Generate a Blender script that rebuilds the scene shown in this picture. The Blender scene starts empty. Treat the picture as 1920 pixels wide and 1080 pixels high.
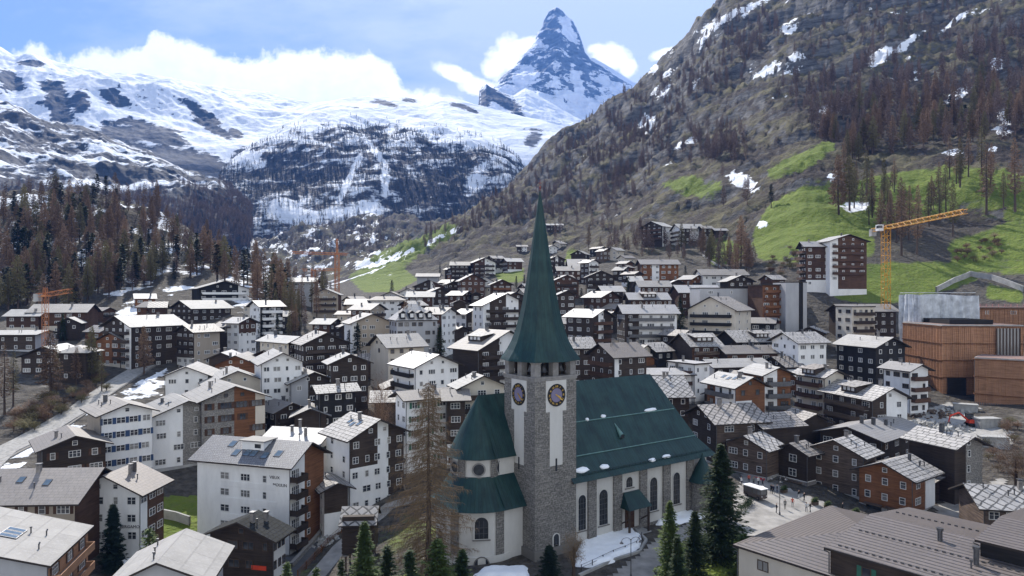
import bpy, bmesh, math, random
import numpy as np
from mathutils import Vector, Matrix
RND = random.Random(11)
F = 1280.0; CX = 960.0; HY = 555.0; HC = 37.0      # lens in pixels of the 1920 px frame, horizon row, camera height above the church floor
scn = bpy.context.scene
COL = scn.collection

def W(px, py, Y):
    return Vector(((px-CX)/F*Y, Y, HC-(py-HY)/F*Y))

# ------------------------------------------------------------------ noise
_rs = np.random.RandomState(5)
_perm = np.concatenate([_rs.permutation(512)]*2)
_ang = _rs.rand(512)*2*np.pi
_gx = np.cos(_ang); _gy = np.sin(_ang)
def pnoise(x, y, seed=0):
    x = np.asarray(x, float); y = np.asarray(y, float)
    xi = np.floor(x).astype(int); yi = np.floor(y).astype(int)
    xf = x-xi; yf = y-yi
    u = xf*xf*xf*(xf*(xf*6-15)+10); v = yf*yf*yf*(yf*(yf*6-15)+10)
    def g(i, j, dx, dy):
        h = _perm[(_perm[(i+seed*17) & 511]+j) & 511]
        return _gx[h]*dx+_gy[h]*dy
    a = g(xi, yi, xf, yf); b = g(xi+1, yi, xf-1, yf); c = g(xi, yi+1, xf, yf-1); d = g(xi+1, yi+1, xf-1, yf-1)
    return ((a*(1-u)+b*u)*(1-v)+(c*(1-u)+d*u)*v)*1.5
def fbm(x, y, o=5, seed=0, gain=.5, ridged=False):
    s = 0; a = 1; f = 1; t = 0
    for k in range(o):
        n = pnoise(x*f, y*f, seed+k)
        if ridged: n = 1-2*np.abs(n)
        s = s+a*n; t += a; a *= gain; f *= 2.03
    return s/t
def sstep(a, b, x):
    t = np.clip((x-a)/(b-a), 0, 1); return t*t*(3-2*t)

# ------------------------------------------------------------------ objects
def put(o, parent=None):
    COL.objects.link(o)
    if parent is not None: o.parent = parent
    return o
def tag(o, label=None, cat=None, group=None, kind=None):
    if label: o['label'] = label
    if cat: o['category'] = cat
    if group: o['group'] = group
    if kind: o['kind'] = kind
    return o
def empty(name, loc, rz=0.0):
    o = bpy.data.objects.new(name, None); o.location = loc; o.rotation_euler = (0, 0, rz); o.empty_display_size = .5
    COL.objects.link(o); return o
def mesh_from(name, verts, faces, mats, mi=None, smooth=False, uv=None):
    me = bpy.data.meshes.new(name)
    me.from_pydata([tuple(v) for v in verts], [], faces)
    for m in mats: me.materials.append(m)
    if mi is not None: me.polygons.foreach_set('material_index', np.array(mi, dtype=np.int32))
    if smooth: me.polygons.foreach_set('use_smooth', np.ones(len(faces), dtype=bool))
    if uv is not None:
        l = me.uv_layers.new(name='UVMap'); l.data.foreach_set('uv', np.array(uv, dtype=np.float32).ravel())
    me.update(); return me
def grid_mesh(name, P, mats, attrs=None, smooth=True, flip=False):
    """P: (n,m,3) array of points -> quad grid"""
    n, m, _ = P.shape
    me = bpy.data.meshes.new(name)
    me.vertices.add(n*m); me.vertices.foreach_set('co', P.reshape(-1).astype(np.float32))
    i, j = np.meshgrid(np.arange(n-1), np.arange(m-1), indexing='ij')
    a = (i*m+j).ravel(); q = np.stack([a, a+1, a+m+1, a+m] if not flip else [a, a+m, a+m+1, a+1], 1)
    nf = len(q)
    me.loops.add(nf*4); me.loops.foreach_set('vertex_index', q.ravel().astype(np.int32))
    me.polygons.add(nf); me.polygons.foreach_set('loop_start', np.arange(0, nf*4, 4, dtype=np.int32))
    me.polygons.foreach_set('loop_total', np.full(nf, 4, dtype=np.int32))
    me.polygons.foreach_set('use_smooth', np.full(nf, smooth))
    for mt in mats: me.materials.append(mt)
    me.update(calc_edges=True)
    for k, v in (attrs or {}).items():
        at = me.attributes.new(k, 'FLOAT', 'POINT'); at.data.foreach_set('value', v.reshape(-1).astype(np.float32))
    return me
class MB:
    """collects boxes, bars, tubes, polygons; build() links them as one mesh object"""
    def __init__(s): s.v = []; s.f = []; s.m = []; s.uv = []
    def poly(s, pts, m=0, uv=None):
        b = len(s.v); s.v += [tuple(p) for p in pts]; s.f.append(tuple(range(b, b+len(pts)))); s.m.append(m)
        s.uv += uv if uv else [(0, 0)]*len(pts)
    def hexa(s, p, m=0):
        # p: 8 points, bottom ring 0-3 (ccw from above), top ring 4-7
        for q in ((3, 2, 1, 0), (4, 5, 6, 7), (0, 1, 5, 4), (1, 2, 6, 5), (2, 3, 7, 6), (3, 0, 4, 7)):
            s.poly([p[i] for i in q], m)
    def box(s, x0, x1, y0, y1, z0, z1, m=0):
        s.hexa([(x0, y0, z0), (x1, y0, z0), (x1, y1, z0), (x0, y1, z0), (x0, y0, z1), (x1, y0, z1), (x1, y1, z1), (x0, y1, z1)], m)
    def bar(s, a, b, r, m=0, r2=None, n=4):
        a = Vector(a); b = Vector(b); d = (b-a)
        if d.length < 1e-6: return
        d.normalize(); u = d.orthogonal().normalized(); w = d.cross(u)
        r2 = r if r2 is None else r2; bs = len(s.v)
        for c, rr in ((a, r), (b, r2)):
            for k in range(n):
                t = 2*math.pi*k/n+math.pi/4
                s.v.append(tuple(c+u*(math.cos(t)*rr)+w*(math.sin(t)*rr)))
        for k in range(n):
            s.f.append((bs+k, bs+(k+1) % n, bs+n+(k+1) % n, bs+n+k)); s.m.append(m); s.uv += [(0, 0)]*4
        s.f.append(tuple(bs+k for k in reversed(range(n)))); s.m.append(m); s.uv += [(0, 0)]*n
        s.f.append(tuple(bs+n+k for k in range(n))); s.m.append(m); s.uv += [(0, 0)]*n
    def lathe(s, prof, c=(0, 0), n=24, a0=0.0, a1=2*math.pi, m=0):
        """prof: [(r,z)] bottom to top or so"""
        full = abs(a1-a0-2*math.pi) < 1e-6
        k = n if full else n+1; bs = len(s.v)
        for r, z in prof:
            for i in range(k):
                t = a0+(a1-a0)*i/n; s.v.append((c[0]+r*math.cos(t), c[1]+r*math.sin(t), z))
        for j in range(len(prof)-1):
            for i in range(n):
                i2 = (i+1) % k
                s.f.append((bs+j*k+i, bs+j*k+i2, bs+(j+1)*k+i2, bs+(j+1)*k+i)); s.m.append(m)
                L0 = sum(math.dist(prof[q], prof[q+1]) for q in range(j)); L1 = L0+math.dist(prof[j], prof[j+1])
                r = max(p[0] for p in prof)
                u0 = a0*r+(a1-a0)*r*i/n; u1 = a0*r+(a1-a0)*r*(i+1)/n
                s.uv += [(u0, L0), (u1, L0), (u1, L1), (u0, L1)]
    def mesh(s, name, mats, smooth=False):
        return mesh_from(name, s.v, s.f, mats, s.m, smooth, s.uv)
    def build(s, name, mats, parent=None, smooth=False, loc=None, rz=None):
        if not isinstance(mats, (list, tuple)): mats = [mats]
        o = bpy.data.objects.new(name, s.mesh(name, mats, smooth)); put(o, parent)
        if loc is not None: o.location = loc
        if rz is not None: o.rotation_euler = (0, 0, rz)
        return o

# ------------------------------------------------------------------ materials
class NT:
    def __init__(s, name):
        s.mat = bpy.data.materials.new(name); s.mat.use_nodes = True; s.t = s.mat.node_tree
        s.p = s.t.nodes['Principled BSDF']
        s.p.inputs['Specular IOR Level'].default_value = .3
    def n(s, typ, **kw):
        nd = s.t.nodes.new(typ)
        for k, v in kw.items():
            if k in nd.inputs: 
                if isinstance(v, bpy.types.NodeSocket): s.t.links.new(v, nd.inputs[k])
                else: nd.inputs[k].default_value = v
            else: setattr(nd, k, v)
        return nd
    def link(s, a, b): s.t.links.new(a, b)
    def coord(s, kind='Object', scale=(1, 1, 1), rot=(0, 0, 0)):
        c = s.n('ShaderNodeTexCoord').outputs[kind]
        mp = s.n('ShaderNodeMapping'); s.link(c, mp.inputs[0])
        mp.inputs['Scale'].default_value = scale; mp.inputs['Rotation'].default_value = rot
        return mp.outputs[0]
    def noise(s, vec, scale, detail=4, rough=.55, out=0):
        nd = s.n('ShaderNodeTexNoise', Scale=scale, Detail=detail, Roughness=rough)
        if vec is not None: s.link(vec, nd.inputs['Vector'])
        return nd.outputs[out]
    def ramp(s, fac, stops):
        r = s.n('ShaderNodeValToRGB'); e = r.color_ramp.elements
        while len(e) < len(stops): e.new(.5)
        for q, (p, c) in zip(e, stops):
            q.position = p; q.color = (c, c, c, 1) if not isinstance(c, (tuple, list)) else (*c, 1)
        s.link(fac, r.inputs[0]); return r.outputs[0]
    def mix(s, fac, a, b, mode='MIX'):
        m = s.n('ShaderNodeMix', data_type='RGBA', blend_type=mode)
        for sock, v in ((m.inputs[0], fac), (m.inputs[6], a), (m.inputs[7], b)):
            if isinstance(v, bpy.types.NodeSocket): s.link(v, sock)
            elif isinstance(v, (tuple, list)): sock.default_value = (*v, 1)
            else: sock.default_value = v
        return m.outputs[2]
    def math(s, op, a, b=0.0, c=None, clamp=False):
        m = s.n('ShaderNodeMath', operation=op, use_clamp=clamp)
        for i, v in enumerate((a, b, c)):
            if v is None: continue
            if isinstance(v, bpy.types.NodeSocket): s.link(v, m.inputs[i])
            else: m.inputs[i].default_value = v
        return m.outputs[0]
    def attr(s, name):
        return s.n('ShaderNodeAttribute', attribute_name=name).outputs['Fac']
    def bump(s, h, strength=.4, dist=.1):
        b = s.n('ShaderNodeBump', Strength=strength, Distance=dist); s.link(h, b.inputs['Height'])
        s.link(b.outputs[0], s.p.inputs['Normal'])
    def color(s, c):
        if isinstance(c, bpy.types.NodeSocket): s.link(c, s.p.inputs['Base Color'])
        else: s.p.inputs['Base Color'].default_value = (*c, 1)
    def done(s, rough=.8, spec=None, metal=0):
        if isinstance(rough, bpy.types.NodeSocket): s.link(rough, s.p.inputs['Roughness'])
        else: s.p.inputs['Roughness'].default_value = rough
        s.p.inputs['Metallic'].default_value = metal
        if spec is not None: s.p.inputs['Specular IOR Level'].default_value = spec
        return s.mat
    def orand(s): return s.n('ShaderNodeObjectInfo').outputs['Random']

def plain(name, c, rough=.7, vary=.25, scale=.6, spec=.3, metal=0, objvary=0.0, sc3=(1, 1, 1)):
    t = NT(name); v = t.coord('Object', sc3)
    n = t.noise(v, scale, 5, .6)
    lo = tuple(x*(1-vary) for x in c); hi = tuple(min(1, x*(1+vary)) for x in c)
    col = t.mix(t.ramp(n, [(.3, 0.), (.7, 1.)]), lo, hi)
    if objvary:
        k = t.math('MULTIPLY_ADD', t.orand(), 2*objvary, 1-objvary)
        col = t.mix(1.0, col, t.n('ShaderNodeCombineColor', Red=k, Green=k, Blue=k).outputs[0], 'MULTIPLY')
    t.color(col); return t.done(rough, spec, metal)

def wood_mat(name, c, objvary=.25, vary=.45):
    t = NT(name); v = t.coord('Object', (.35, .35, 5))
    n1 = t.noise(v, 1.0, 4, .6); n2 = t.noise(t.coord('Object', (1, 1, .25)), .35, 4)
    lo = tuple(x*(1-vary) for x in c); hi = tuple(min(1, x*(1+vary)) for x in c)
    col = t.mix(t.ramp(n1, [(.3, 0.), (.7, 1.)]), lo, hi)
    col = t.mix(t.ramp(n2, [(.45, 0.), (.75, .5)]), col, tuple(x*1.6+.01 for x in c))
    k = t.math('MULTIPLY_ADD', t.orand(), 2*objvary, 1-objvary)
    col = t.mix(1.0, col, t.n('ShaderNodeCombineColor', Red=k, Green=k, Blue=k).outputs[0], 'MULTIPLY')
    t.color(col); t.bump(n1, .3, .05)
    return t.done(.75, .25)

def plaster_mat(name, c, objvary=.06):
    t = NT(name); v = t.coord('Object', (1, 1, .35))
    n1 = t.noise(v, .5, 6, .65); n2 = t.noise(t.coord('Object'), 6, 3)
    col = t.mix(t.ramp(n1, [(.35, 0.), (.8, 1.)]), c, tuple(x*.8 for x in c))
    k = t.math('MULTIPLY_ADD', t.orand(), 2*objvary, 1-objvary)
    col = t.mix(1.0, col, t.n('ShaderNodeCombineColor', Red=k, Green=k, Blue=k).outputs[0], 'MULTIPLY')
    t.color(col); t.bump(n2, .12, .03); return t.done(.9, .2)

def stone_mat(name, c1, c2, mort, sx=1.0, sy=2.2, scale=1.0):
    """rubble masonry in wall metres (uv)"""
    t = NT(name)
    v = t.n('ShaderNodeTexCoord').outputs['UV']
    mp = t.n('ShaderNodeMapping'); t.link(v, mp.inputs[0]); mp.inputs['Scale'].default_value = (scale, scale, 1)
    dn = t.n('ShaderNodeTexNoise', Scale=1.3, Detail=2); t.link(mp.outputs[0], dn.inputs['Vector'])
    vv = t.n('ShaderNodeVectorMath', operation='MULTIPLY_ADD'); t.link(dn.outputs[1], vv.inputs[0]); vv.inputs[1].default_value = (.25, .12, 0); t.link(mp.outputs[0], vv.inputs[2])
    b = t.n('ShaderNodeTexBrick', Scale=1.0); t.link(vv.outputs[0], b.inputs['Vector'])
    b.inputs['Color1'].default_value = (*c1, 1); b.inputs['Color2'].default_value = (*c2, 1); b.inputs['Mortar'].default_value = (*mort, 1)
    b.inputs['Brick Width'].default_value = .75; b.inputs['Row Height'].default_value = .3; b.inputs['Mortar Size'].default_value = .025
    b.offset_frequency = 2; b.squash = 1.6; b.squash_frequency = 3
    n2 = t.noise(mp.outputs[0], .35, 5, .6); n3 = t.noise(mp.outputs[0], 3.5, 4, .6)
    col = t.mix(t.ramp(n2, [(.3, 0.), (.75, .6)]), b.outputs[0], tuple(x*.6 for x in c1))
    col = t.mix(t.ramp(n3, [(.45, 0.), (.7, .55)]), col, tuple(min(1, x*1.7) for x in c2))
    t.color(col)
    h = t.math('ADD', t.math('MULTIPLY', b.outputs[1], -1.0), n3)
    t.bump(h, .5, .06); return t.done(.9, .2)

def roof_mat(name, c, kind, dark=.35, rough=.6, row=.8, wd=1.1, objvary=.2, spec=.5):
    """uv in metres: u along the ridge, v down the slope"""
    t = NT(name); uv = t.n('ShaderNodeTexCoord').outputs['UV']
    mp = t.n('ShaderNodeMapping'); t.link(uv, mp.inputs[0])
    if kind == 'diamond': mp.inputs['Rotation'].default_value = (0, 0, math.radians(45))
    dn = t.n('ShaderNodeTexNoise', Scale=.7, Detail=3); t.link(mp.outputs[0], dn.inputs['Vector'])
    vv = t.n('ShaderNodeVectorMath', operation='MULTIPLY_ADD'); t.link(dn.outputs[1], vv.inputs[0])
    vv.inputs[1].default_value = (.5, .5, 0) if kind in ('slab', 'diamond') else (.03, .03, 0); t.link(mp.outputs[0], vv.inputs[2])
    n2 = t.noise(mp.outputs[0], .25, 5, .6); n3 = t.noise(mp.outputs[0], 2.2, 4, .65)
    if kind == 'seam':
        w = t.n('ShaderNodeTexWave', wave_type='BANDS', bands_direction='Y', Distortion=0)
        w.inputs['Scale'].default_value = .314/wd; t.link(vv.outputs[0], w.inputs['Vector'])
        line = t.ramp(w.outputs[0], [(.10, 1.), (.30, 0.)]); base = (*c,)
        col = t.mix(line, c, tuple(x*dark for x in c)); hgt = w.outputs[0]
    else:
        b = t.n('ShaderNodeTexBrick', Scale=1.0); t.link(vv.outputs[0], b.inputs['Vector'])
        b.inputs['Color1'].default_value = (*c, 1); b.inputs['Color2'].default_value = (*[x*(.72 if kind != 'fine' else .88) for x in c], 1)
        b.inputs['Mortar'].default_value = (*[x*dark for x in c], 1)
        b.inputs['Brick Width'].default_value = wd; b.inputs['Row Height'].default_value = row
        b.inputs['Mortar Size'].default_value = row*(.12 if kind != 'fine' else .05); b.inputs['Mortar Smooth'].default_value = .3
        b.squash = 1.5; b.squash_frequency = 3; b.offset_frequency = 2
        if kind == 'diamond': b.offset = 0; b.squash = 1
        col = b.outputs[0]; hgt = b.outputs[1]
    col = t.mix(t.ramp(n2, [(.4, 0.), (.75, .55)]), col, tuple(x*.55 for x in c))
    col = t.mix(t.ramp(n3, [(.5, 0.), (.75, .4)]), col, tuple(min(.8, x*1.35) for x in c))
    k = t.math('MULTIPLY_ADD', t.orand(), 2*objvary, 1-objvary)
    if objvary > .1: col = t.mix(t.ramp(t.math('FRACT', t.math('MULTIPLY', t.orand(), 7.3)), [(.45, 0.), (.95, .75)]), col, t.mix(1.0, col, (.66, .60, .55), 'MULTIPLY'))
    col = t.mix(1.0, col, t.n('ShaderNodeCombineColor', Red=k, Green=k, Blue=k).outputs[0], 'MULTIPLY')
    t.color(col)
    t.bump(t.math('ADD', t.math('MULTIPLY', hgt, -.6 if kind != 'seam' else .5), t.math('MULTIPLY', n3, .5)), .35, .06)
    return t.done(rough, spec)
MATS = {}
M = MATS
M['white'] = plaster_mat('white_plaster', (.80, .79, .77))
M['cream'] = plaster_mat('cream_plaster', (.62, .56, .47))
M['grey'] = plaster_mat('grey_plaster', (.42, .42, .43))
M['beige'] = plaster_mat('beige_plaster', (.40, .34, .27))
M['dark'] = wood_mat('dark_old_larch_wood', (.040, .028, .021))
M['black'] = wood_mat('black_stained_wood', (.016, .014, .014))
M['brown'] = wood_mat('brown_wood', (.070, .036, .022))
M['warm'] = wood_mat('warm_brown_wood', (.14, .060, .026))
M['orange'] = wood_mat('larch_batten_wood', (.34, .185, .105), .05, .3)
M['old'] = wood_mat('weathered_grey_brown_wood', (.100, .072, .055), .12, .65)
M['stone'] = stone_mat('rubble_stone', (.19, .18, .165), (.29, .27, .245), (.12, .115, .105))
M['tower'] = stone_mat('tower_rubble_stone', (.12, .114, .106), (.235, .22, .2), (.085, .081, .075))
M['r_slab'] = roof_mat('stone_slab_roof', (.41, .39, .37), 'slab', .12, .6, .9, 1.3, .2, .35)
M['r_dia'] = roof_mat('diamond_slab_roof', (.43, .41, .39), 'diamond', .08, .6, 1.25, 1.25)
M['r_pale'] = roof_mat('pale_sheet_roof', (.345, .335, .32), 'fine', .55, .65, 1.1, 2.2, .2, .3)
M['r_grey'] = roof_mat('grey_fibre_roof', (.36, .35, .345), 'fine', .45, .55, .7, .9)
M['r_brown'] = roof_mat('brown_grey_roof', (.24, .215, .195), 'fine', .5, .6, .6, .8)
M['r_tile'] = roof_mat('dark_concrete_tile_roof', (.19, .19, .2), 'slab', .3, .5, .42, .36, .05)
M['r_black'] = roof_mat('black_slate_roof', (.035, .037, .037), 'slab', .4, .85, .7, .9, .05, .12)
M['r_seam'] = roof_mat('standing_seam_roof', (.145, .122, .112), 'seam', .16, .45, .6, .72, .03)
M['fascia'] = plain('dark_eaves_wood', (.035, .027, .022), .8)
M['fascia_l'] = plain('pale_eaves_wood', (.2, .17, .14), .8)
M['chim'] = plain('chimney_render', (.22, .2, .185), .9, .35, 1.5)
M['metal'] = plain('dull_metal', (.1, .1, .105), .45, .2, 2, .5, .6)
M['frame'] = plain('white_window_frame', (.66, .65, .63), .6, .08)
M['fbrown'] = plain('brown_window_frame', (.07, .045, .03), .7, .2)
M['concrete'] = plain('concrete', (.34, .335, .32), .9, .25, .5)
M['snow'] = plain('snow', (.86, .88, .9), .6, .06, .8)
M['red'] = plain('red_cloth', (.38, .03, .035), .8, .15)
M['gold'] = plain('gilt', (.75, .47, .10), .35, .15, 3, .5, .7)
M['yellow'] = plain('yellow_paint', (.62, .35, .02), .55, .15)
M['craneorange'] = plain('orange_crane_paint', (.48, .19, .07), .55, .15)
M['exred'] = plain('red_machine_paint', (.55, .05, .02), .5, .15)
M['rubber'] = plain('rubber', (.02, .02, .02), .8)
def glass_mat():
    t = NT('window_glass'); n = t.noise(t.coord('Object'), .5, 2)
    base = t.mix(t.ramp(n, [(.4, 0.), (.65, 1.)]), (.018, .022, .028), (.07, .075, .085))
    t.color(t.mix(t.ramp(t.orand(), [(.62, 0.), (.9, .75)]), base, (.30, .29, .27)))
    return t.done(.12, .6)
M['glass'] = glass_mat()
def copper_mat():
    t = NT('green_copper_sheet'); uv = t.n('ShaderNodeTexCoord').outputs['UV']
    w = t.n('ShaderNodeTexWave', wave_type='BANDS', bands_direction='X', Distortion=0); w.inputs['Scale'].default_value = .314/.6; t.link(uv, w.inputs['Vector'])
    line = t.ramp(w.outputs[0], [(0., 1.), (.12, 0.)])
    mp = t.n('ShaderNodeMapping'); t.link(uv, mp.inputs[0]); mp.inputs['Scale'].default_value = (1, .22, 1)
    n = t.noise(mp.outputs[0], .9, 5, .65); n2 = t.noise(uv, .3, 4)
    col = t.mix(t.ramp(n, [(.35, 0.), (.7, 1.)]), (.0045, .018, .019), (.012, .046, .044))
    col = t.mix(t.ramp(n2, [(.42, 0.), (.75, .75)]), col, (.026, .066, .058))
    col = t.mix(t.math('MULTIPLY', line, .7), col, (.006, .022, .022))
    t.color(col); t.bump(t.math('ADD', t.math('MULTIPLY', line, .6), n), .5, .05); return t.done(.52, .3)
M['copper'] = copper_mat()

# ------------------------------------------------------------------ terrain of the valley, as heights along lines of sight
TPX = np.array([-450, 0, 150, 300, 450, 600, 750, 900, 980, 1050, 1120, 1200, 1270, 1350, 1500, 1650, 1800, 1950, 2400], float)
TY = [20, 60, 90, 120, 160, 200, 250, 300, 360, 430, 520, 650, 800, 1000, 1250, 1600, 2100]
TZ = np.array([
 [-7, -7, -7, -7, -8, -6, -2, 0, 0, 0, 0, 0, 0, 0, 0, 0, 0, 0, 0],
 [-7, -7, -7, -7, -8, -6, -2, 0, 0, 0, 0, 0, 0, 0, 0, 0, 0, 0, 0],
 [-5, -6, -7, -7, -8, -6, -1, 0, 0, 0, 0, 0, 0, 0, 0, 0, 0, 0, 2],
 [0, 0, -1, -5, -7.5, -6, -2, 1, .5, .5, .5, 1, 1, .6, .2, -2, -1, 1, 5],
 [5, 4, 3, 3, 2, 2, 4, 5, 5, 5, 5, 4, 4, 4, 4, 4, 6, 8, 12],
 [13, 13, 12, 10, 8, 7, 10, 12, 12, 13, 13, 13, 13, 13, 13, 11, 8, 11, 22],
 [24, 21, 19, 18, 17, 15, 17, 18, 19, 21, 22, 23, 24, 23, 22, 23, 24, 30, 50],
 [35, 28, 26, 27, 29, 25, 26, 27, 29, 31, 32, 33, 34, 33, 47, 46, 47, 58, 85],
 [52, 46, 43, 42, 43, 32, 32, 37, 40, 42, 45, 47, 48, 50, 70, 74, 82, 95, 125],
 [80, 77, 76, 66, 54, 33, 37, 49, 52, 54, 58, 62, 68, 76, 104, 112, 125, 140, 180],
 [112, 112, 114, 96, 58, 36, 43, 55, 60, 64, 70, 80, 90, 105, 140, 155, 170, 190, 240],
 [100, 104, 104, 88, 54, 40, 48, 60, 66, 75, 92, 115, 138, 165, 205, 225, 250, 275, 340],
 [80, 84, 84, 70, 46, 44, 68, 90, 104, 121, 148, 180, 215, 255, 310, 345, 380, 420, 520],
 [60, 64, 64, 60, 54, 60, 96, 160, 190, 220, 250, 285, 335, 400, 470, 520, 570, 620, 760],
 [50, 55, 60, 66, 72, 88, 110, 170, 245, 338, 372, 425, 490, 590, 690, 750, 810, 870, 1050],
 [45, 52, 66, 90, 115, 150, 165, 160, 190, 240, 290, 350, 450, 640, 860, 960, 1060, 1160, 1400],
 [40, 60, 100, 160, 215, 280, 300, 240, 220, 230, 260, 320, 420, 640, 1000, 1150, 1300, 1450, 1800]], float)
_px = np.arange(-450, 2401, 10.0); _ly = np.arange(math.log(20), math.log(2100)+.015, .015)
_t = np.stack([np.interp(_px, TPX, r) for r in TZ])
_t = np.stack([np.interp(_ly, np.log(TY), _t[:, k]) for k in range(_t.shape[1])], 1)
def _blur(a, s, ax):
    n = int(3*s); k = np.exp(-.5*(np.arange(-n, n+1)/s)**2); k /= k.sum()
    p = [(0, 0), (0, 0)]; p[ax] = (n, n); b = np.pad(a, p, mode='edge')
    return np.apply_along_axis(lambda r: np.convolve(r, k, 'valid'), ax, b)
_t = _blur(_blur(_t, 2.6, 1), 3.0, 0)
def tbase(x, Y):
    Y = np.maximum(np.asarray(Y, float), 20.0); px = np.asarray(x)/Y*F+CX
    a = np.clip((px+450)/10, 0, len(_px)-1.001); b = np.clip((np.log(Y)-_ly[0])/.015, 0, len(_ly)-1.001)
    i = a.astype(int); j = b.astype(int); u = a-i; v = b-j
    return (_t[j, i]*(1-u)+_t[j, i+1]*u)*(1-v)+(_t[j+1, i]*(1-u)+_t[j+1, i+1]*u)*v
def hilly(x, Y):
    """0 in the village, 1 on the open slopes"""
    z = tbase(x, Y); px = np.asarray(x)/np.maximum(Y, 20)*F+CX
    k = 44+np.clip((900-px)/300, 0, 1)*6
    return sstep(0, 45, z-k)
def terr(x, Y):
    x = np.asarray(x, float); Y = np.asarray(Y, float)
    z = tbase(x, Y); h = hilly(x, Y)
    am = h*np.clip(Y/360, .4, 3.6)
    n = fbm(x/75, Y/75, 5, 3, .55)*9
    d = (x*.42+Y*.9)                                   # ledges run obliquely down the slope
    led = fbm(x/120+Y/260, d/26, 5, 9, .55, True)*6.8
    return z+am*(n+led)+(1-h)*fbm(x/14, Y/14, 3, 21)*.25
def tz(x, y): return float(terr(np.array([x]), np.array([y]))[0])
def solveY(px, py, h, y0=45, y1=1500):
    u = (px-CX)/F; s = (py-HY)/F; Ys = np.geomspace(y0, y1, 2500)
    f = HC-s*Ys-h-terr(u*Ys, Ys); i = np.argmax(f < 0)
    return float(Ys[i])
def gpt(px, py, y0=45):
    """ground point seen at a pixel"""
    Y = solveY(px, py, 0.0, y0); x = (px-CX)/F*Y
    return Vector((x, Y, tz(x, Y)))
def inpoly(px, py, poly):
    r = np.zeros(px.shape, bool); n = len(poly)
    for i in range(n):
        x0, y0 = poly[i]; x1, y1 = poly[(i+1) % n]
        c = ((y0 > py) != (y1 > py)) & (px < (x1-x0)*(py-y0)/((y1-y0) or 1e-9)+x0)
        r ^= c
    return r
def blobs(px, py, items):
    r = np.zeros(px.shape)
    for cx, cy, rx, ry, a in items:
        a = math.radians(a); dx = px-cx; dy = py-cy
        u = (dx*math.cos(a)+dy*math.sin(a))/rx; v = (-dx*math.sin(a)+dy*math.cos(a))/ry
        r = np.maximum(r, np.clip(1.25-np.sqrt(u*u+v*v)*.75, 0, 1))
    return r
GRASS = [[(1405, 445), (1440, 385), (1500, 350), (1560, 345), (1620, 335), (1700, 318), (1790, 312), (1870, 318), (1930, 330), (1935, 400), (1800, 395), (1700, 425), (1640, 435), (1640, 480), (1490, 492), (1420, 486)],
         [(1620, 495), (1750, 486), (1830, 500), (1760, 555), (1680, 568), (1560, 562), (1580, 520)],
         [(650, 520), (690, 496), (755, 500), (785, 525), (740, 548), (680, 548)],
         [(690, 482), (745, 462), (830, 425), (870, 415), (850, 448), (790, 480), (760, 500), (700, 500)],
         [(1225, 345), (1290, 330), (1360, 345), (1350, 375), (1280, 368)],
         [(1430, 320), (1500, 285), (1560, 262), (1570, 280), (1500, 325), (1440, 335)], [(1330, 455), (1345, 445), (1400, 455), (1390, 490), (1330, 500)],
         [(1770, 455), (1850, 430), (1940, 400), (1940, 520), (1860, 515), (1790, 500)], [(1700, 520), (1800, 500), (1850, 520), (1780, 545)], [(1850, 530), (1920, 545), (1920, 570), (1850, 560)], [(925, 505), (985, 500), (985, 530), (930, 530)], [(1060, 470), (1085, 470), (1080, 490), (1058, 492)]]
SNOWB = [(1392, 340, 32, 14, 25), (1605, 385, 26, 10, -8), (1215, 232, 16, 18, 70), (1240, 170, 10, 20, 60), (1370, 30, 75, 7, -24), (1440, 130, 34, 6, -22), (1560, 205, 26, 8, -10),
         (1650, 105, 32, 14, -30), (1690, 85, 16, 6, -35), (1705, 78, 30, 5, -32), (1790, 40, 36, 4, -38), (1800, 175, 32, 9, -30), (1870, 120, 12, 14, 60), (1885, 215, 18, 16, 30), (1880, 245, 20, 8, 10), (1790, 286, 26, 8, -8),
         (1862, 280, 12, 6, 0), (1560, 330, 10, 5, 0), (700, 494, 28, 7, -12), (735, 483, 22, 6, -20), (1320, 70, 18, 4, -30), (1225, 130, 12, 6, -50),
         (770, 470, 30, 4, -24), (815, 450, 30, 3.5, -26), (850, 432, 20, 3, -30), (1590, 522, 22, 6, 30), (1610, 517, 16, 3, 10), (1430, 420, 12, 6, 0), (1480, 60, 20, 4, -20)]

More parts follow.
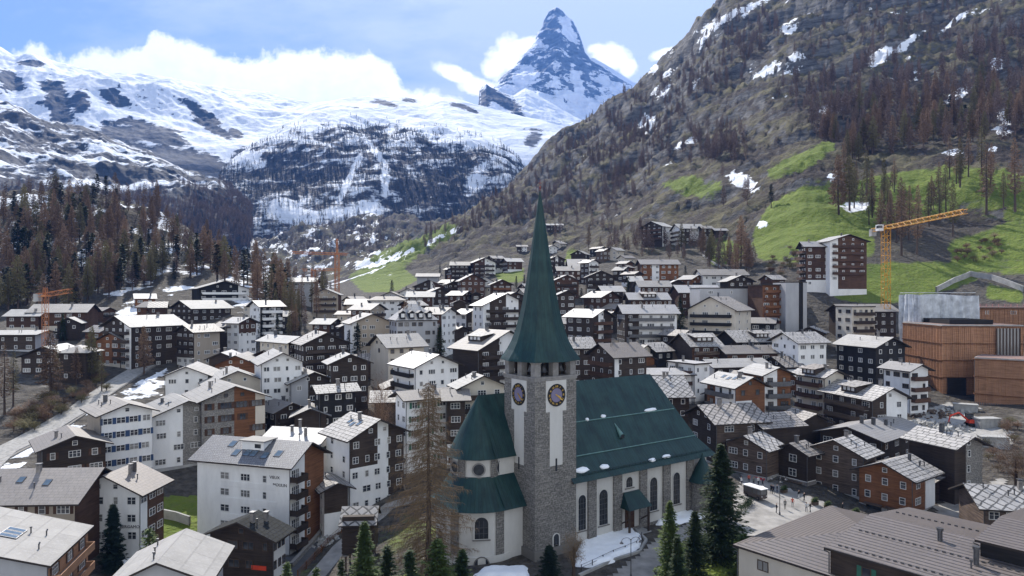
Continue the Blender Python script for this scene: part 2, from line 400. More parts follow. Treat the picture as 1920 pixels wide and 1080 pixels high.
def build_ground():
    t = NT('valley_ground')
    g = t.n('ShaderNodeNewGeometry'); pos = g.outputs['Position']
    nz = t.n('ShaderNodeSeparateXYZ'); t.link(g.outputs['Normal'], nz.inputs[0]); slope = nz.outputs[2]
    n1 = t.noise(pos, .018, 6, .65); n2 = t.noise(pos, .11, 6, .65); n3 = t.noise(pos, .6, 5, .65)
    mp = t.n('ShaderNodeMapping'); t.link(pos, mp.inputs[0]); mp.inputs['Scale'].default_value = (.35, .5, 2.2); mp.inputs['Rotation'].default_value = (0, .25, .4)
    n4 = t.noise(mp.outputs[0], .09, 6, .7)
    n5 = t.noise(pos, .045, 6, .7)
    dry = t.mix(t.ramp(n2, [(.35, 0.), (.65, 1.)]), (.072, .064, .038), (.135, .122, .068))
    heath = t.mix(t.ramp(n3, [(.35, 0.), (.65, 1.)]), (.026, .021, .021), (.062, .050, .043))
    hill = t.mix(t.ramp(t.math('ADD', t.math('MULTIPLY', n1, .45), t.math('MULTIPLY', n5, .55)), [(.47, 0.), (.57, 1.)]), heath, dry)
    rock = t.mix(t.ramp(n4, [(.35, 0.), (.68, 1.)]), (.030, .029, .031), (.17, .165, .16))
    rm = t.ramp(t.math('ADD', slope, t.math('MULTIPLY_ADD', t.math('ADD', t.math('MULTIPLY', n2, .4), t.math('MULTIPLY', n5, .6)), .7, -.35)), [(.66, 1.), (.74, 0.)])
    hill = t.mix(rm, hill, rock)
    soil = t.mix(t.ramp(n3, [(.35, 0.), (.65, 1.)]), (.045, .040, .035), (.105, .094, .08))
    soil = t.mix(t.ramp(n2, [(.60, 0.), (.70, .6)]), soil, (.24, .23, .215))
    col = t.mix(t.attr('hill'), soil, hill)
    gr = t.mix(t.ramp(n2, [(.3, 0.), (.7, 1.)]), (.085, .125, .018), (.15, .19, .035))
    gr = t.mix(t.ramp(n3, [(.5, 0.), (.75, .6)]), gr, (.13, .12, .06))
    gm = t.math('ADD', t.math('MULTIPLY', t.attr('grass'), t.ramp(n1, [(.2, .78), (.5, .98)])), t.math('MULTIPLY_ADD', n4, .7, -.38))
    gm = t.ramp(t.math('ADD', gm, t.math('MULTIPLY_ADD', t.math('ADD', t.math('MULTIPLY', n2, .5), t.math('MULTIPLY', n5, .5)), 2.2, -1.1)), [(.42, 0.), (.66, 1.)])
    col = t.mix(gm, col, gr)
    sm = t.ramp(t.math('ADD', t.attr('snow'), t.math('MULTIPLY_ADD', t.math('ADD', t.math('MULTIPLY', n5, .45), t.math('MULTIPLY', n2, .55)), 2.6, -1.3)), [(.50, 0.), (.58, 1.)])
    col = t.mix(sm, col, (.82, .84, .87))
    t.color(col); t.bump(t.math('ADD', n3, t.math('ADD', t.math('MULTIPLY', n2, 4.0), t.math('MULTIPLY', n5, 9.0))), .8, .6)
    mat = t.done(.92, .15)
    pxs = np.concatenate([np.linspace(-2400, -450, 110), np.arange(-440, 2391, 4.5), np.linspace(2400, 4400, 110)]); Ys = np.exp(np.linspace(math.log(20), math.log(2090), 620))
    PX, YY = np.meshgrid(pxs, Ys); X = (PX-CX)/F*YY; Z = terr(X, YY)
    py = HY-(Z-HC)*F/YY
    grass = np.zeros(X.shape)
    for g_ in GRASS: grass = np.maximum(grass, inpoly(PX, py, g_)*((YY > 180)))
    grass = _blur(_blur(grass, 1.5, 0), 1.2, 1)
    yard = inpoly(PX, py, [(300, 930), (370, 930), (372, 1000), (330, 1060), (270, 1000)]) & (YY < 180) & (YY > 90)
    park = inpoly(PX, py, [(560, 1070), (760, 960), (850, 1000), (850, 1090), (560, 1090)]) & (YY < 160)
    park2 = inpoly(PX, py, [(1230, 1000), (1400, 985), (1420, 1090), (1230, 1090)]) & (YY < 160)
    grass = np.maximum(grass, yard*1.0); grass = np.maximum(grass, park2*.75); grass = np.maximum(grass, park*.5)
    h = hilly(X, YY)
    snow = blobs(PX, py, SNOWB)*((YY > 150))
    left = sstep(640, 480, PX)*sstep(230, 330, YY)
    s2 = np.clip(fbm(X/26, YY/26, 4, 31)*1.0+.42, 0, 1)*left*.85
    s3 = np.clip(fbm(X/60, YY/45, 5, 41)*1.1+.25, 0, 1)*sstep(640, 800, YY)*sstep(830, 700, PX)
    s4 = np.clip(fbm(X/70, YY/40, 5, 51)*1.4-.12, 0, 1)*sstep(450, 700, YY)*sstep(1000, 1200, PX)
    snow = np.maximum(np.maximum(snow, s2), np.maximum(s3, s4))
    bank = inpoly(PX, py, [(0, 850), (150, 770), (310, 690), (330, 700), (310, 740), (200, 760), (180, 800), (30, 880), (0, 900)]) & (YY > 110)
    snow = np.maximum(snow, bank*(.55+.3*fbm(X/5, YY/5, 3, 61)))
    me = grid_mesh('ground', np.stack([X, YY, Z], -1), [mat], {'grass': grass, 'snow': snow, 'hill': np.maximum(h, sstep(700, 900, YY))})
    o = put(bpy.data.objects.new('ground', me)); o['kind'] = 'structure'; return o

# ------------------------------------------------------------------ far mountains
def mountain_mat(name, rockc, snowlo, forest=None):
    t = NT(name); g = t.n('ShaderNodeNewGeometry'); pos = g.outputs['Position']
    nz = t.n('ShaderNodeSeparateXYZ'); t.link(g.outputs['Normal'], nz.inputs[0])
    n1 = t.noise(pos, .0035, 7, .65); n2 = t.noise(pos, .02, 6, .65)
    mp = t.n('ShaderNodeMapping'); t.link(pos, mp.inputs[0]); mp.inputs['Scale'].default_value = (.5, .5, 2.5); mp.inputs['Rotation'].default_value = (.2, .3, .5)
    n3 = t.noise(mp.outputs[0], .012, 7, .7)
    rock = t.mix(t.ramp(n3, [(.35, 0.), (.65, 1.)]), tuple(x*.5 for x in rockc), tuple(x*1.5 for x in rockc))
    m = t.math('ADD', t.attr('snow'), t.math('MULTIPLY_ADD', t.math('ADD', t.math('MULTIPLY', n2, .45), t.math('MULTIPLY', n3, .55)), 1.7, -.85))
    sm = t.ramp(m, [(.44, 0.), (.54, 1.)])
    if forest is not None: rock = t.mix(t.math('MULTIPLY', t.attr('forest'), .8), rock, forest)
    t.color(t.mix(sm, rock, t.mix(t.ramp(n1, [(.3, 0.), (.7, 1.)]), (.70, .73, .78), (.84, .86, .89)))); t.bump(t.math('ADD', n2, n3), .7, 8)
    return t.done(.85, .15)
def mountain(name, foot, ridge, nu, nv, prof, amp, fr, mat, snow_fn, seed, ridge_amp=.12, skew=0.0, back=900):
    foot = np.array(foot, float); ridge = np.array(ridge, float)
    px = np.linspace(ridge[0, 0], ridge[-1, 0], nu)
    f_py = np.interp(px, foot[:, 0], foot[:, 1]); f_Y = np.interp(px, foot[:, 0], foot[:, 2])
    r_py = np.interp(px, ridge[:, 0], ridge[:, 1]); r_Y = np.interp(px, ridge[:, 0], ridge[:, 2])
    v = np.concatenate([np.linspace(0, 1, nv), 1+np.linspace(.02, .5, 12)])
    V, PX = np.meshgrid(v, px, indexing='ij'); vc = np.minimum(V, 1)
    Y = f_Y+(r_Y-f_Y)*vc; zf = HC-(f_py-HY)/F*f_Y; zr = HC-(r_py-HY)/F*r_Y
    Z = zf+(zr-zf)*vc**prof
    ov = np.maximum(V-1, 0)
    Y = Y+ov*2*back; X = (PX-CX)/F*Y
    n = fbm(X/fr+skew*Y/fr, Y/fr, 7, seed, .52, True); n2 = fbm(X/fr*.6, Y/fr*.6, 4, seed+40)
    w = np.where(V <= 1, (4*vc*(1-vc))**.6*(1-ridge_amp)+ridge_amp*vc, ridge_amp)
    Z = Z+amp*w*(n*.7+n2*.6)-np.where(V > 1, ov*back*1.1, 0)
    gy, gx = np.gradient(Z); dY = np.gradient(Y)[0]; dX = np.gradient(X)[1]
    sl = np.hypot(gy/np.maximum(dY, 1), gx/np.maximum(np.abs(dX), 1))
    py = HY-(Z-HC)*F/Y
    snow, forest = snow_fn(PX, py, vc, sl, n, X, Y)
    me = grid_mesh(name, np.stack([X, Y, Z], -1), [mat], {'snow': snow, 'forest': forest})
    o = put(bpy.data.objects.new(name, me)); o['kind'] = 'structure'
    return o, (X, Y, Z, PX, py, vc)

def build_mountains():
    rm = mountain_mat('snowy_rock', (.036, .041, .055), 0, (.035, .03, .035))
    out = {}
    # far snow range on the left
    def s1(PX, py, v, sl, n, X, Y):
        s = .95-sstep(.7, 1.7, sl)*.6+(v-.5)*.3
        rocks = blobs(PX, py, [(112, 200, 20, 52, -12), (100, 165, 26, 14, 20), (60, 120, 26, 6, 5), (215, 185, 24, 12, 30), (150, 190, 16, 20, 0), (380, 215, 40, 10, 35), (290, 250, 60, 18, 15), (230, 250, 46, 16, 10), (400, 240, 40, 9, 30), (330, 300, 90, 22, 12), (20, 150, 26, 14, 30), (440, 250, 14, 8, 20), (470, 300, 30, 18, 30)])
        return np.clip(s-rocks*.8, 0, 1), rocks*0
    out['a'] = mountain('mountain_range', [(-350, 380, 2700), (300, 370, 2600), (760, 350, 3000)],
        [(-1000, 60, 5000), (-700, 110, 5000), (-350, 80, 5000), (-150, 100, 5000), (0, 106, 4900), (28, 120, 4900), (60, 111, 4900), (92, 120, 4900), (150, 134, 4900), (220, 145, 5000), (300, 153, 5000), (400, 165, 5000), (470, 176, 5000), (540, 186, 5000), (600, 198, 4900), (680, 215, 4600), (760, 260, 4200)],
        800, 300, .8, 210, 1250, rm, s1, 12, .05, .5)
    # white plateau with the rocky side peak in front of the great mountain
    def s2(PX, py, v, sl, n, X, Y):
        rocks = blobs(PX, py, [(720, 193, 34, 8, 10), (860, 198, 34, 7, 12), (770, 188, 22, 5, 10), (880, 205, 26, 5, 25), (665, 205, 14, 6, 0), (1000, 260, 22, 26, 30)])
        return np.clip(1.05-sstep(.7, 1.6, sl)*.5-rocks*.75, 0, 1), rocks*0
    out['b'] = mountain('snow_plateau', [(540, 330, 2900), (1120, 330, 3000)],
        [(540, 210, 4300), (590, 197, 4300), (640, 188, 4300), (700, 185, 4300), (750, 182, 4300), (800, 193, 4300), (830, 186, 4300), (860, 190, 4300), (900, 200, 4300), (960, 215, 4300), (1010, 226, 4200), (1120, 260, 4000)],
        380, 180, .75, 70, 700, rm, s2, 22, .06, -.3)
    def s3(PX, py, v, sl, n, X, Y):
        rocks = blobs(PX, py, [(915, 178, 15, 26, 25), (945, 190, 46, 12, 34)])
        return np.clip(1.0-rocks*.85-sstep(.9, 1.8, sl)*.3, 0, 1), rocks*0
    out['c'] = mountain('side_peak', [(880, 245, 4600), (1130, 275, 4600)],
        [(885, 215, 5300), (897, 198, 5300), (899, 170, 5300), (906, 161, 5300), (911, 157, 5300), (920, 164, 5300), (940, 173, 5300), (962, 180, 5400), (985, 165, 5600), (1000, 172, 5600), (1020, 187, 5600), (1050, 205, 5500), (1090, 225, 5400), (1130, 245, 5300)],
        300, 90, .9, 60, 300, rm, s3, 32, .1)
    # forested mountain in the middle
    def s4(PX, py, v, sl, n, X, Y):
        top = np.interp(PX, [430, 500, 570, 640, 720, 800, 900, 990], [300, 262, 235, 232, 228, 245, 268, 300])
        f = sstep(-14, 22, py-top+fbm(X/90, Y/90, 4, 77)*38)
        gul = blobs(PX, py, [(655, 335, 5, 40, 25), (700, 280, 4, 40, -38), (735, 240, 5, 24, 10), (722, 340, 6, 26, 0), (890, 340, 12, 26, 30), (560, 262, 60, 3, 10), (640, 400, 40, 14, -10), (480, 300, 16, 10, 40), (550, 400, 40, 16, 10), (700, 400, 22, 24, 0)])
        s = (1-f)*1.0+f*(.345+.18*n)+gul*.30
        return np.clip(s, 0, 1), f*(1-gul*.7)
    out['d'] = mountain('forest_mountain', [(400, 470, 1750), (600, 500, 1750), (760, 480, 1800), (1020, 420, 1900)],
        [(400, 350, 2300), (430, 305, 2600), (470, 272, 2800), (520, 240, 2900), (570, 214, 3000), (620, 204, 3000), (680, 206, 3000), (740, 216, 3000), (800, 226, 2900), (850, 234, 2900), (900, 248, 2800), (940, 266, 2700), (965, 290, 2600), (1020, 360, 2500)],
        420, 260, .85, 80, 420, rm, s4, 52, .05, .4, 500)
    # near dark slope on the left with snow bands
    def s5(PX, py, v, sl, n, X, Y):
        band = fbm((X+Y*.5)/320, (Y*.9-X*.5)/60, 5, 83)
        s = .38+.5*band+.1*n-sstep(.9, 1.7, sl)*.25
        f = sstep(330, 400, py+fbm(X/80, Y/80, 3, 84)*40)
        return np.clip(s, 0, 1)*(1-f*.35), f
    out['e'] = mountain('rocky_slope', [(-400, 480, 1100), (0, 470, 1100), (250, 480, 1150), (470, 460, 1250)],
        [(-1000, -80, 2600), (-700, 0, 2600), (-400, 60, 2500), (-150, 130, 2400), (0, 193, 2300), (45, 212, 2250), (100, 238, 2200), (150, 246, 2150), (200, 264, 2100), (260, 284, 2050), (330, 314, 1950), (390, 345, 1850), (430, 362, 1750), (470, 400, 1700)],
        640, 220, .8, 70, 260, rm, s5, 62, .06, .6, 400)
    # the great pyramid
    lv = np.linspace(0, 1, 150)
    ks = [17, 24, 38, 52, 65, 80, 100, 115, 130, 148, 165, 185, 215, 260]
    L = [1040, 1030, 1020, 1017, 1006, 1003, 985, 973, 960, 938, 926, 915, 895, 860]
    C = [1043, 1041, 1044, 1046, 1048, 1050, 1046, 1041, 1034, 1026, 1016, 1008, 1003, 1000]
    Rr = [1046, 1056, 1070, 1080, 1086, 1091, 1097, 1108, 1140, 1160, 1190, 1215, 1250, 1300]
    py = 17+(260-17)*lv
    l = np.interp(py, ks, L); c = np.interp(py, ks, C); r = np.interp(py, ks, Rr)
    nl, nr = 110, 130
    u1 = np.linspace(0, 1, nl)[None, :]; u2 = np.linspace(0, 1, nr)[None, 1:]
    PXm = np.concatenate([l[:, None]*(1-u1)+c[:, None]*u1, c[:, None]*(1-u2)+r[:, None]*u2], 1)
    dep = (150+1000*lv**1.1)[:, None]
    Yl = 7350-dep*0.15*(1-u1)-dep*u1; Yr = (7350-dep)*(1-u2)+(7350-dep*.1)*u2
    Ym = np.concatenate([Yl, Yr], 1); PYm = np.repeat(py[:, None], Ym.shape[1], 1)
    X = (PXm-CX)/F*Ym; Z = HC-(PYm-HY)/F*Ym
    edge = np.concatenate([np.minimum(1, u1*9+.15), np.minimum(1, (1-u2)*9+.15)], 1)
    n = fbm(X/520, Z/330, 6, 91, .55, True); n2 = fbm(X/180+Z/300, Z/90, 5, 95, .55)
    Ym = Ym-(n*150+n2*70)*edge*np.minimum(1, lv*6+.3)[:, None]
    X = X+n2*9; Z = Z+n*10*(1-edge)
    X = (PXm-CX)/F*Ym*.6+X*.4
    sn = .50+.40*n2*1.6-.18*n+np.concatenate([.04+0*Yl, .0*Yr], 1)+.35*np.clip(lv-.45, 0, 1)[:, None]
    sn = sn+blobs(PXm, PYm, [(1083, 165, 7, 30, -18), (960, 180, 34, 12, -45), (1000, 190, 40, 14, 30), (1150, 165, 26, 9, 40), (1090, 205, 60, 16, 10), (1065, 60, 8, 22, -35), (980, 150, 26, 12, -40)])*.45
    sn = sn-blobs(PXm, PYm, [(1036, 60, 14, 34, 10), (1095, 120, 22, 26, 60)])*.22
    back_ = np.stack([X, Ym, Z], -1)
    bl = back_[:, :1].copy(); bl[:, :, 1] += 900; br = back_[:, -1:].copy(); br[:, :, 1] += 900
    P = np.concatenate([bl, back_, br], 1); sn = np.concatenate([sn[:, :1], sn, sn[:, -1:]], 1)
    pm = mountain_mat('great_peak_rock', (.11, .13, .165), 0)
    me = grid_mesh('mountain_peak', P, [pm], {'snow': np.clip(sn, 0, 1), 'forest': sn*0}, True, True)
    o = put(bpy.data.objects.new('mountain_peak', me)); o['kind'] = 'structure'
    # white shoulder ridge behind its right side
    def s6(PX, py, v, sl, n, X, Y): return np.clip(.95-.25*n*0-sstep(.9, 1.8, sl)*.4, 0, 1), v*0
    mountain('snow_shoulder', [(1060, 250, 7300), (1400, 250, 7300)], [(1060, 112, 8000), (1095, 112, 8000), (1112, 108, 8000), (1130, 118, 8000), (1150, 130, 8000), (1185, 153, 8000), (1260, 190, 8000), (1400, 240, 8000)], 120, 60, .9, 60, 500, rm, s6, 72, .04)
    return out

# ------------------------------------------------------------------ sky, sun, air, camera
SUN_AZ, SUN_EL = 20.0, 43.0           # degrees left of the view axis, degrees up
def build_light():
    w = bpy.data.worlds.new("World"); scn.world = w; w.use_nodes = True
    nt = w.node_tree; nt.nodes.clear()
    def n(typ, **kw):
        nd = nt.nodes.new(typ)
        for k, v in kw.items():
            if k in nd.inputs: nd.inputs[k].default_value = v
            else: setattr(nd, k, v)
        return nd
    L = nt.links.new
    def mth(op, a, b=0.0, c=None, clamp=False):
        m = n('ShaderNodeMath', operation=op, use_clamp=clamp)
        for i, v in enumerate((a, b, c)):
            if v is None: continue
            if isinstance(v, bpy.types.NodeSocket): L(v, m.inputs[i])
            else: m.inputs[i].default_value = v
        return m.outputs[0]
    sky = n('ShaderNodeTexSky', sky_type='NISHITA', sun_disc=False)
    sky.sun_elevation = math.radians(SUN_EL); sky.sun_rotation = math.radians(-SUN_AZ)
    sky.altitude = 1600; sky.air_density = 1.0; sky.dust_density = .8; sky.ozone_density = .7
    tc = n('ShaderNodeTexCoord'); sp = n('ShaderNodeSeparateXYZ'); L(tc.outputs['Generated'], sp.inputs[0])
    yy = mth('MAXIMUM', mth('ABSOLUTE', sp.outputs[1]), .05)
    a = mth('DIVIDE', sp.outputs[0], yy); e = mth('DIVIDE', sp.outputs[2], yy)
    cb = n('ShaderNodeCombineXYZ'); L(a, cb.inputs[0]); L(e, cb.inputs[1])
    def noise(scale, det, rough, sc=(1, 1, 1), rot=0, off=(0, 0, 0)):
        mp = n('ShaderNodeMapping'); mp.inputs['Scale'].default_value = sc; mp.inputs['Rotation'].default_value = (0, 0, rot); mp.inputs['Location'].default_value = off
        L(cb.outputs[0], mp.inputs[0]); t = n('ShaderNodeTexNoise', Scale=scale, Detail=det, Roughness=rough); L(mp.outputs[0], t.inputs['Vector']); return t.outputs[0]
    def ramp(f, stops):
        r = n('ShaderNodeValToRGB'); el = r.color_ramp.elements
        while len(el) < len(stops): el.new(.5)
        for q, (p, c) in zip(el, stops): q.position = p; q.color = (c, c, c, 1) if not isinstance(c, tuple) else (*c, 1)
        L(f, r.inputs[0]); return r.outputs[0]
    def mix(f, A, B):
        m = n('ShaderNodeMix', data_type='RGBA')
        for s_, v in ((m.inputs[0], f), (m.inputs[6], A), (m.inputs[7], B)):
            if isinstance(v, bpy.types.NodeSocket): L(v, s_)
            elif isinstance(v, tuple): s_.default_value = (*v, 1)
            else: s_.default_value = v
        return m.outputs[2]
    # thin high veil, denser to the right
    veil = noise(2.2, 6, .6, (1, 2.6, 1), .35, (3, 1, 0)); veil2 = noise(6, 6, .6, (.6, 2.2, 1), .3)
    cov = mth('MULTIPLY_ADD', a, .95, .86)
    v = mth('ADD', cov, mth('MULTIPLY_ADD', veil, 2.2, -1.1)); v = mth('ADD', v, mth('MULTIPLY_ADD', veil2, .9, -.45), None, True)
    skyc = n('ShaderNodeVectorMath', operation='SCALE'); L(sky.outputs[0], skyc.inputs[0]); skyc.inputs['Scale'].default_value = 1.15
    CL = SKYK['cloud']
    c1 = mix(mth('MULTIPLY', ramp(v, [(.22, 0.), (.78, 1.)]), .86), skyc.outputs[0], tuple(x*CL for x in (.60, .66, .74)))
    # bright cumulus bank over the ranges: upper edge as a function of azimuth, ragged by noise
    fc = n('ShaderNodeFloatCurve'); cv = fc.mapping.curves[0]
    pts = [(-100, 70), (0, 104), (60, 84), (80, 84), (105, 108), (135, 116), (150, 98), (200, 92), (270, 92), (285, 70), (310, 66), (360, 78), (420, 100), (480, 104), (560, 98), (630, 92), (690, 96), (730, 118), (752, 160), (770, 172), (820, 168), (850, 176), (905, 200), (1300, 300)]
    pts = [((p-CX)/F, (HY-q)/F) for p, q in pts]
    a0, a1, e0, e1 = -.9, .3, .15, .45
    P = [((x-a0)/(a1-a0), (y-e0)/(e1-e0)) for x, y in pts]
    while len(cv.points) < len(P): cv.points.new(.5, .5)
    for q, (x, y) in zip(cv.points, P): q.location = (x, y); q.handle_type = 'VECTOR'
    fc.mapping.use_clip = False; fc.mapping.update()
    L(mth('MULTIPLY_ADD', a, 1/(a1-a0), -a0/(a1-a0)), fc.inputs['Value'])
    top = mth('MULTIPLY_ADD', fc.outputs[0], e1-e0, e0)
    nb = noise(16, 7, .6); nb2 = noise(60, 6, .65)
    d = mth('SUBTRACT', mth('ADD', top, mth('ADD', mth('MULTIPLY_ADD', nb, .06, -.03), mth('MULTIPLY_ADD', nb2, .026, -.013))), e)
    bank = ramp(mth('MULTIPLY_ADD', d, 44, .5), [(.30, 0.), (.80, 1.)])
    # the two puffs at the flanks of the great peak
    def puff(px, py, rx, ry, rot):
        dx = mth('SUBTRACT', a, (px-CX)/F); dy = mth('SUBTRACT', e, (HY-py)/F)
        c, s = math.cos(rot), math.sin(rot)
        u = mth('MULTIPLY', mth('ADD', mth('MULTIPLY', dx, c), mth('MULTIPLY', dy, s)), F/rx)
        w_ = mth('MULTIPLY', mth('ADD', mth('MULTIPLY', dx, -s), mth('MULTIPLY', dy, c)), F/ry)
        r = mth('SQRT', mth('ADD', mth('MULTIPLY', u, u), mth('MULTIPLY', w_, w_)))
        return mth('SUBTRACT', 1.0, r)
    pf = puff(950, 105, 52, 46, .5)
    for q in ((985, 85, 60, 20, .15), (930, 125, 34, 34, 0), (850, 138, 62, 20, -.4), (1150, 105, 52, 30, -.25), (1120, 92, 26, 14, 0), (1180, 125, 24, 24, 0), (1250, 100, 60, 14, .3), (900, 165, 60, 22, -.2)):
        pf = mth('MAXIMUM', pf, puff(*q))
    pfm = ramp(mth('ADD', pf, mth('ADD', mth('MULTIPLY_ADD', nb, 1.3, -.65), mth('MULTIPLY_ADD', nb2, .7, -.35))), [(.12, 0.), (.42, 1.)])
    m = mth('MAXIMUM', bank, pfm)
    shade = ramp(mth('ADD', mth('MULTIPLY', d, 6.5), mth('MULTIPLY_ADD', nb2, .5, -.25)), [(.15, (1., 1., 1.)), (.75, (.74, .77, .82))])
    sc = n('ShaderNodeVectorMath', operation='SCALE'); L(shade, sc.inputs[0]); sc.inputs['Scale'].default_value = CL*1.12
    c2 = mix(m, c1, sc.outputs[0])
    bg = n('ShaderNodeBackground', Strength=SKYK['strength']); L(c2, bg.inputs[0])
    out = n('ShaderNodeOutputWorld'); L(bg.outputs[0], out.inputs[0])
    sd = bpy.data.lights.new('sun', 'SUN'); sd.energy = SKYK['sun']; sd.angle = math.radians(.53); sd.color = (1, .95, .88)
    so = put(bpy.data.objects.new('sun', sd))
    az = math.radians(SUN_AZ); el = math.radians(SUN_EL)
    dirv = Vector((-math.sin(az)*math.cos(el), math.cos(az)*math.cos(el), math.sin(el)))
    so.rotation_euler = dirv.to_track_quat('Z', 'Y').to_euler(); so.location = (0, 0, 300)
    cd = bpy.data.cameras.new('camera'); cd.sensor_width = 36; cd.lens = 36*F/1920; cd.shift_y = (HY-540)/1920; cd.clip_end = 40000; cd.clip_start = 1
    co = put(bpy.data.objects.new('camera', cd)); co.location = (0, 0, HC); co.rotation_euler = (math.pi/2, 0, 0); scn.camera = co
    scn.view_settings.view_transform = 'Standard'; scn.view_settings.look = 'None'; scn.view_settings.exposure = SKYK['exp']; scn.view_settings.gamma = 1
    if SKYK['haze'] > 0:
        b = MB(); b.box(-9500, 9500, -300, 9300, -40, 3700)
        t = bpy.data.materials.new('air'); t.use_nodes = True; nt2 = t.node_tree; nt2.nodes.clear()
        vo = nt2.nodes.new('ShaderNodeVolumePrincipled'); o2 = nt2.nodes.new('ShaderNodeOutputMaterial')
        vo.inputs['Color'].default_value = (*SKYK['hazecol'], 1); vo.inputs['Density'].default_value = SKYK['haze']; vo.inputs['Anisotropy'].default_value = 0.0
        nt2.links.new(vo.outputs[0], o2.inputs['Volume'])
        h = b.build('haze', t); h['kind'] = 'stuff'
    scn.cycles.volume_bounces = 0; scn.cycles.max_bounces = 5; scn.cycles.diffuse_bounces = 3; scn.cycles.transparent_max_bounces = 8
    scn.cycles.use_denoising = True
SKYK = dict(cloud=13.0, strength=.072, sun=5.0, exp=.84, haze=6.6e-5, hazecol=(.13, .34, .92))
build_light(); GROUND = build_ground(); MT = build_mountains()
# ------------------------------------------------------------------ windows, houses
_wcache = {}
def window_mesh(w, h, style, near):
    key = (round(w, 1), round(h, 1), style, near)
    if key in _wcache: return _wcache[key]
    fm, gm = (M['fbrown'] if style == 'b' else M['frame']), M['glass']
    f = MB(); t = .09 if near else .13; d0 = -.07; d1 = .0; hw, hh = w/2, h/2
    for x0, x1, z0, z1 in ((-hw, -hw+t, -hh, hh), (hw-t, hw, -hh, hh), (-hw+t, hw-t, -hh, -hh+t), (-hw+t, hw-t, hh-t, hh)):
        f.box(x0, x1, d0, d1, z0, z1, 0)
    n = max(1, int(round(w/.75)))
    mt = .045 if near else .065
    for k in range(1, n): 
        x = -hw+w*k/n; f.box(x-mt, x+mt, d0+.012, d1, -hh+t, hh-t, 0)
    if near and style in ('w', 's'):
        f.box(-hw+t, hw-t, d0+.02, d1, .08, .13, 0)
    pane = MB(); pane.poly([(-hw+t*.8, -.02, -hh+t*.8), (hw-t*.8, -.02, -hh+t*.8), (hw-t*.8, -.02, hh-t*.8), (-hw+t*.8, -.02, hh-t*.8)], 0)
    if near:
        r = (f.mesh('window', [fm]), pane.mesh('pane', [gm]))
    else:
        for p, m_ in zip(pane.f, pane.m): f.poly([pane.v[i] for i in p], 1)
        r = (f.mesh('window', [fm, gm]), None)
    _wcache[key] = r; return r
_smesh = {}
def shutter_mesh(h, col):
    k = (round(h, 1), col)
    if k not in _smesh:
        b = MB(); b.box(-.24, .24, -.06, -.005, -h/2, h/2)
        c = {'blue': (.03, .06, .13), 'green': (.03, .12, .08), 'brown': (.06, .03, .02)}[col]
        if col not in MATS: MATS[col] = plain(col+'_shutter_paint', c, .6)
        _smesh[k] = b.mesh('shutter', [MATS[col]])
    return _smesh[k]
def add_window(root, x, y, z, rz, w, h, style, near, shut=None):
    me, pa = window_mesh(w, h, style, near)
    o = bpy.data.objects.new('window', me); o.location = (x, y, z); o.rotation_euler = (0, 0, rz); put(o, root)
    if pa is not None: put(bpy.data.objects.new('pane', pa), o)
    if shut:
        for s in (-1, 1):
            q = bpy.data.objects.new('shutter', shutter_mesh(h, shut)); q.location = (s*(w/2+.26), 0, 0); put(q, o)
    return o
CODE = {'w': 'white', 'c': 'cream', 'g': 'grey', 'e': 'beige', 'd': 'dark', 'k': 'black', 'b': 'brown', 'm': 'warm', 'o': 'orange', 'l': 'old', 's': 'stone'}
def parse_wall(s):
    """'w/d:.4|b:.6'  columns split by |, each  lower/upper with optional height fraction %  and width :"""
    cols = []
    for c in s.split('|'):
        fr = 1.0
        if ':' in c: c, q = c.split(':'); fr = float(q)
        hf = .36
        if '%' in c: c, q = c.split('%'); hf = float(q)
        lo, up = c.split('/') if '/' in c else (c, c)
        cols.append((fr, lo, up, hf))
    t = sum(c[0] for c in cols); return [(a/t, b, c, d) for a, b, c, d in cols]
HOUSES = []; CENT = []
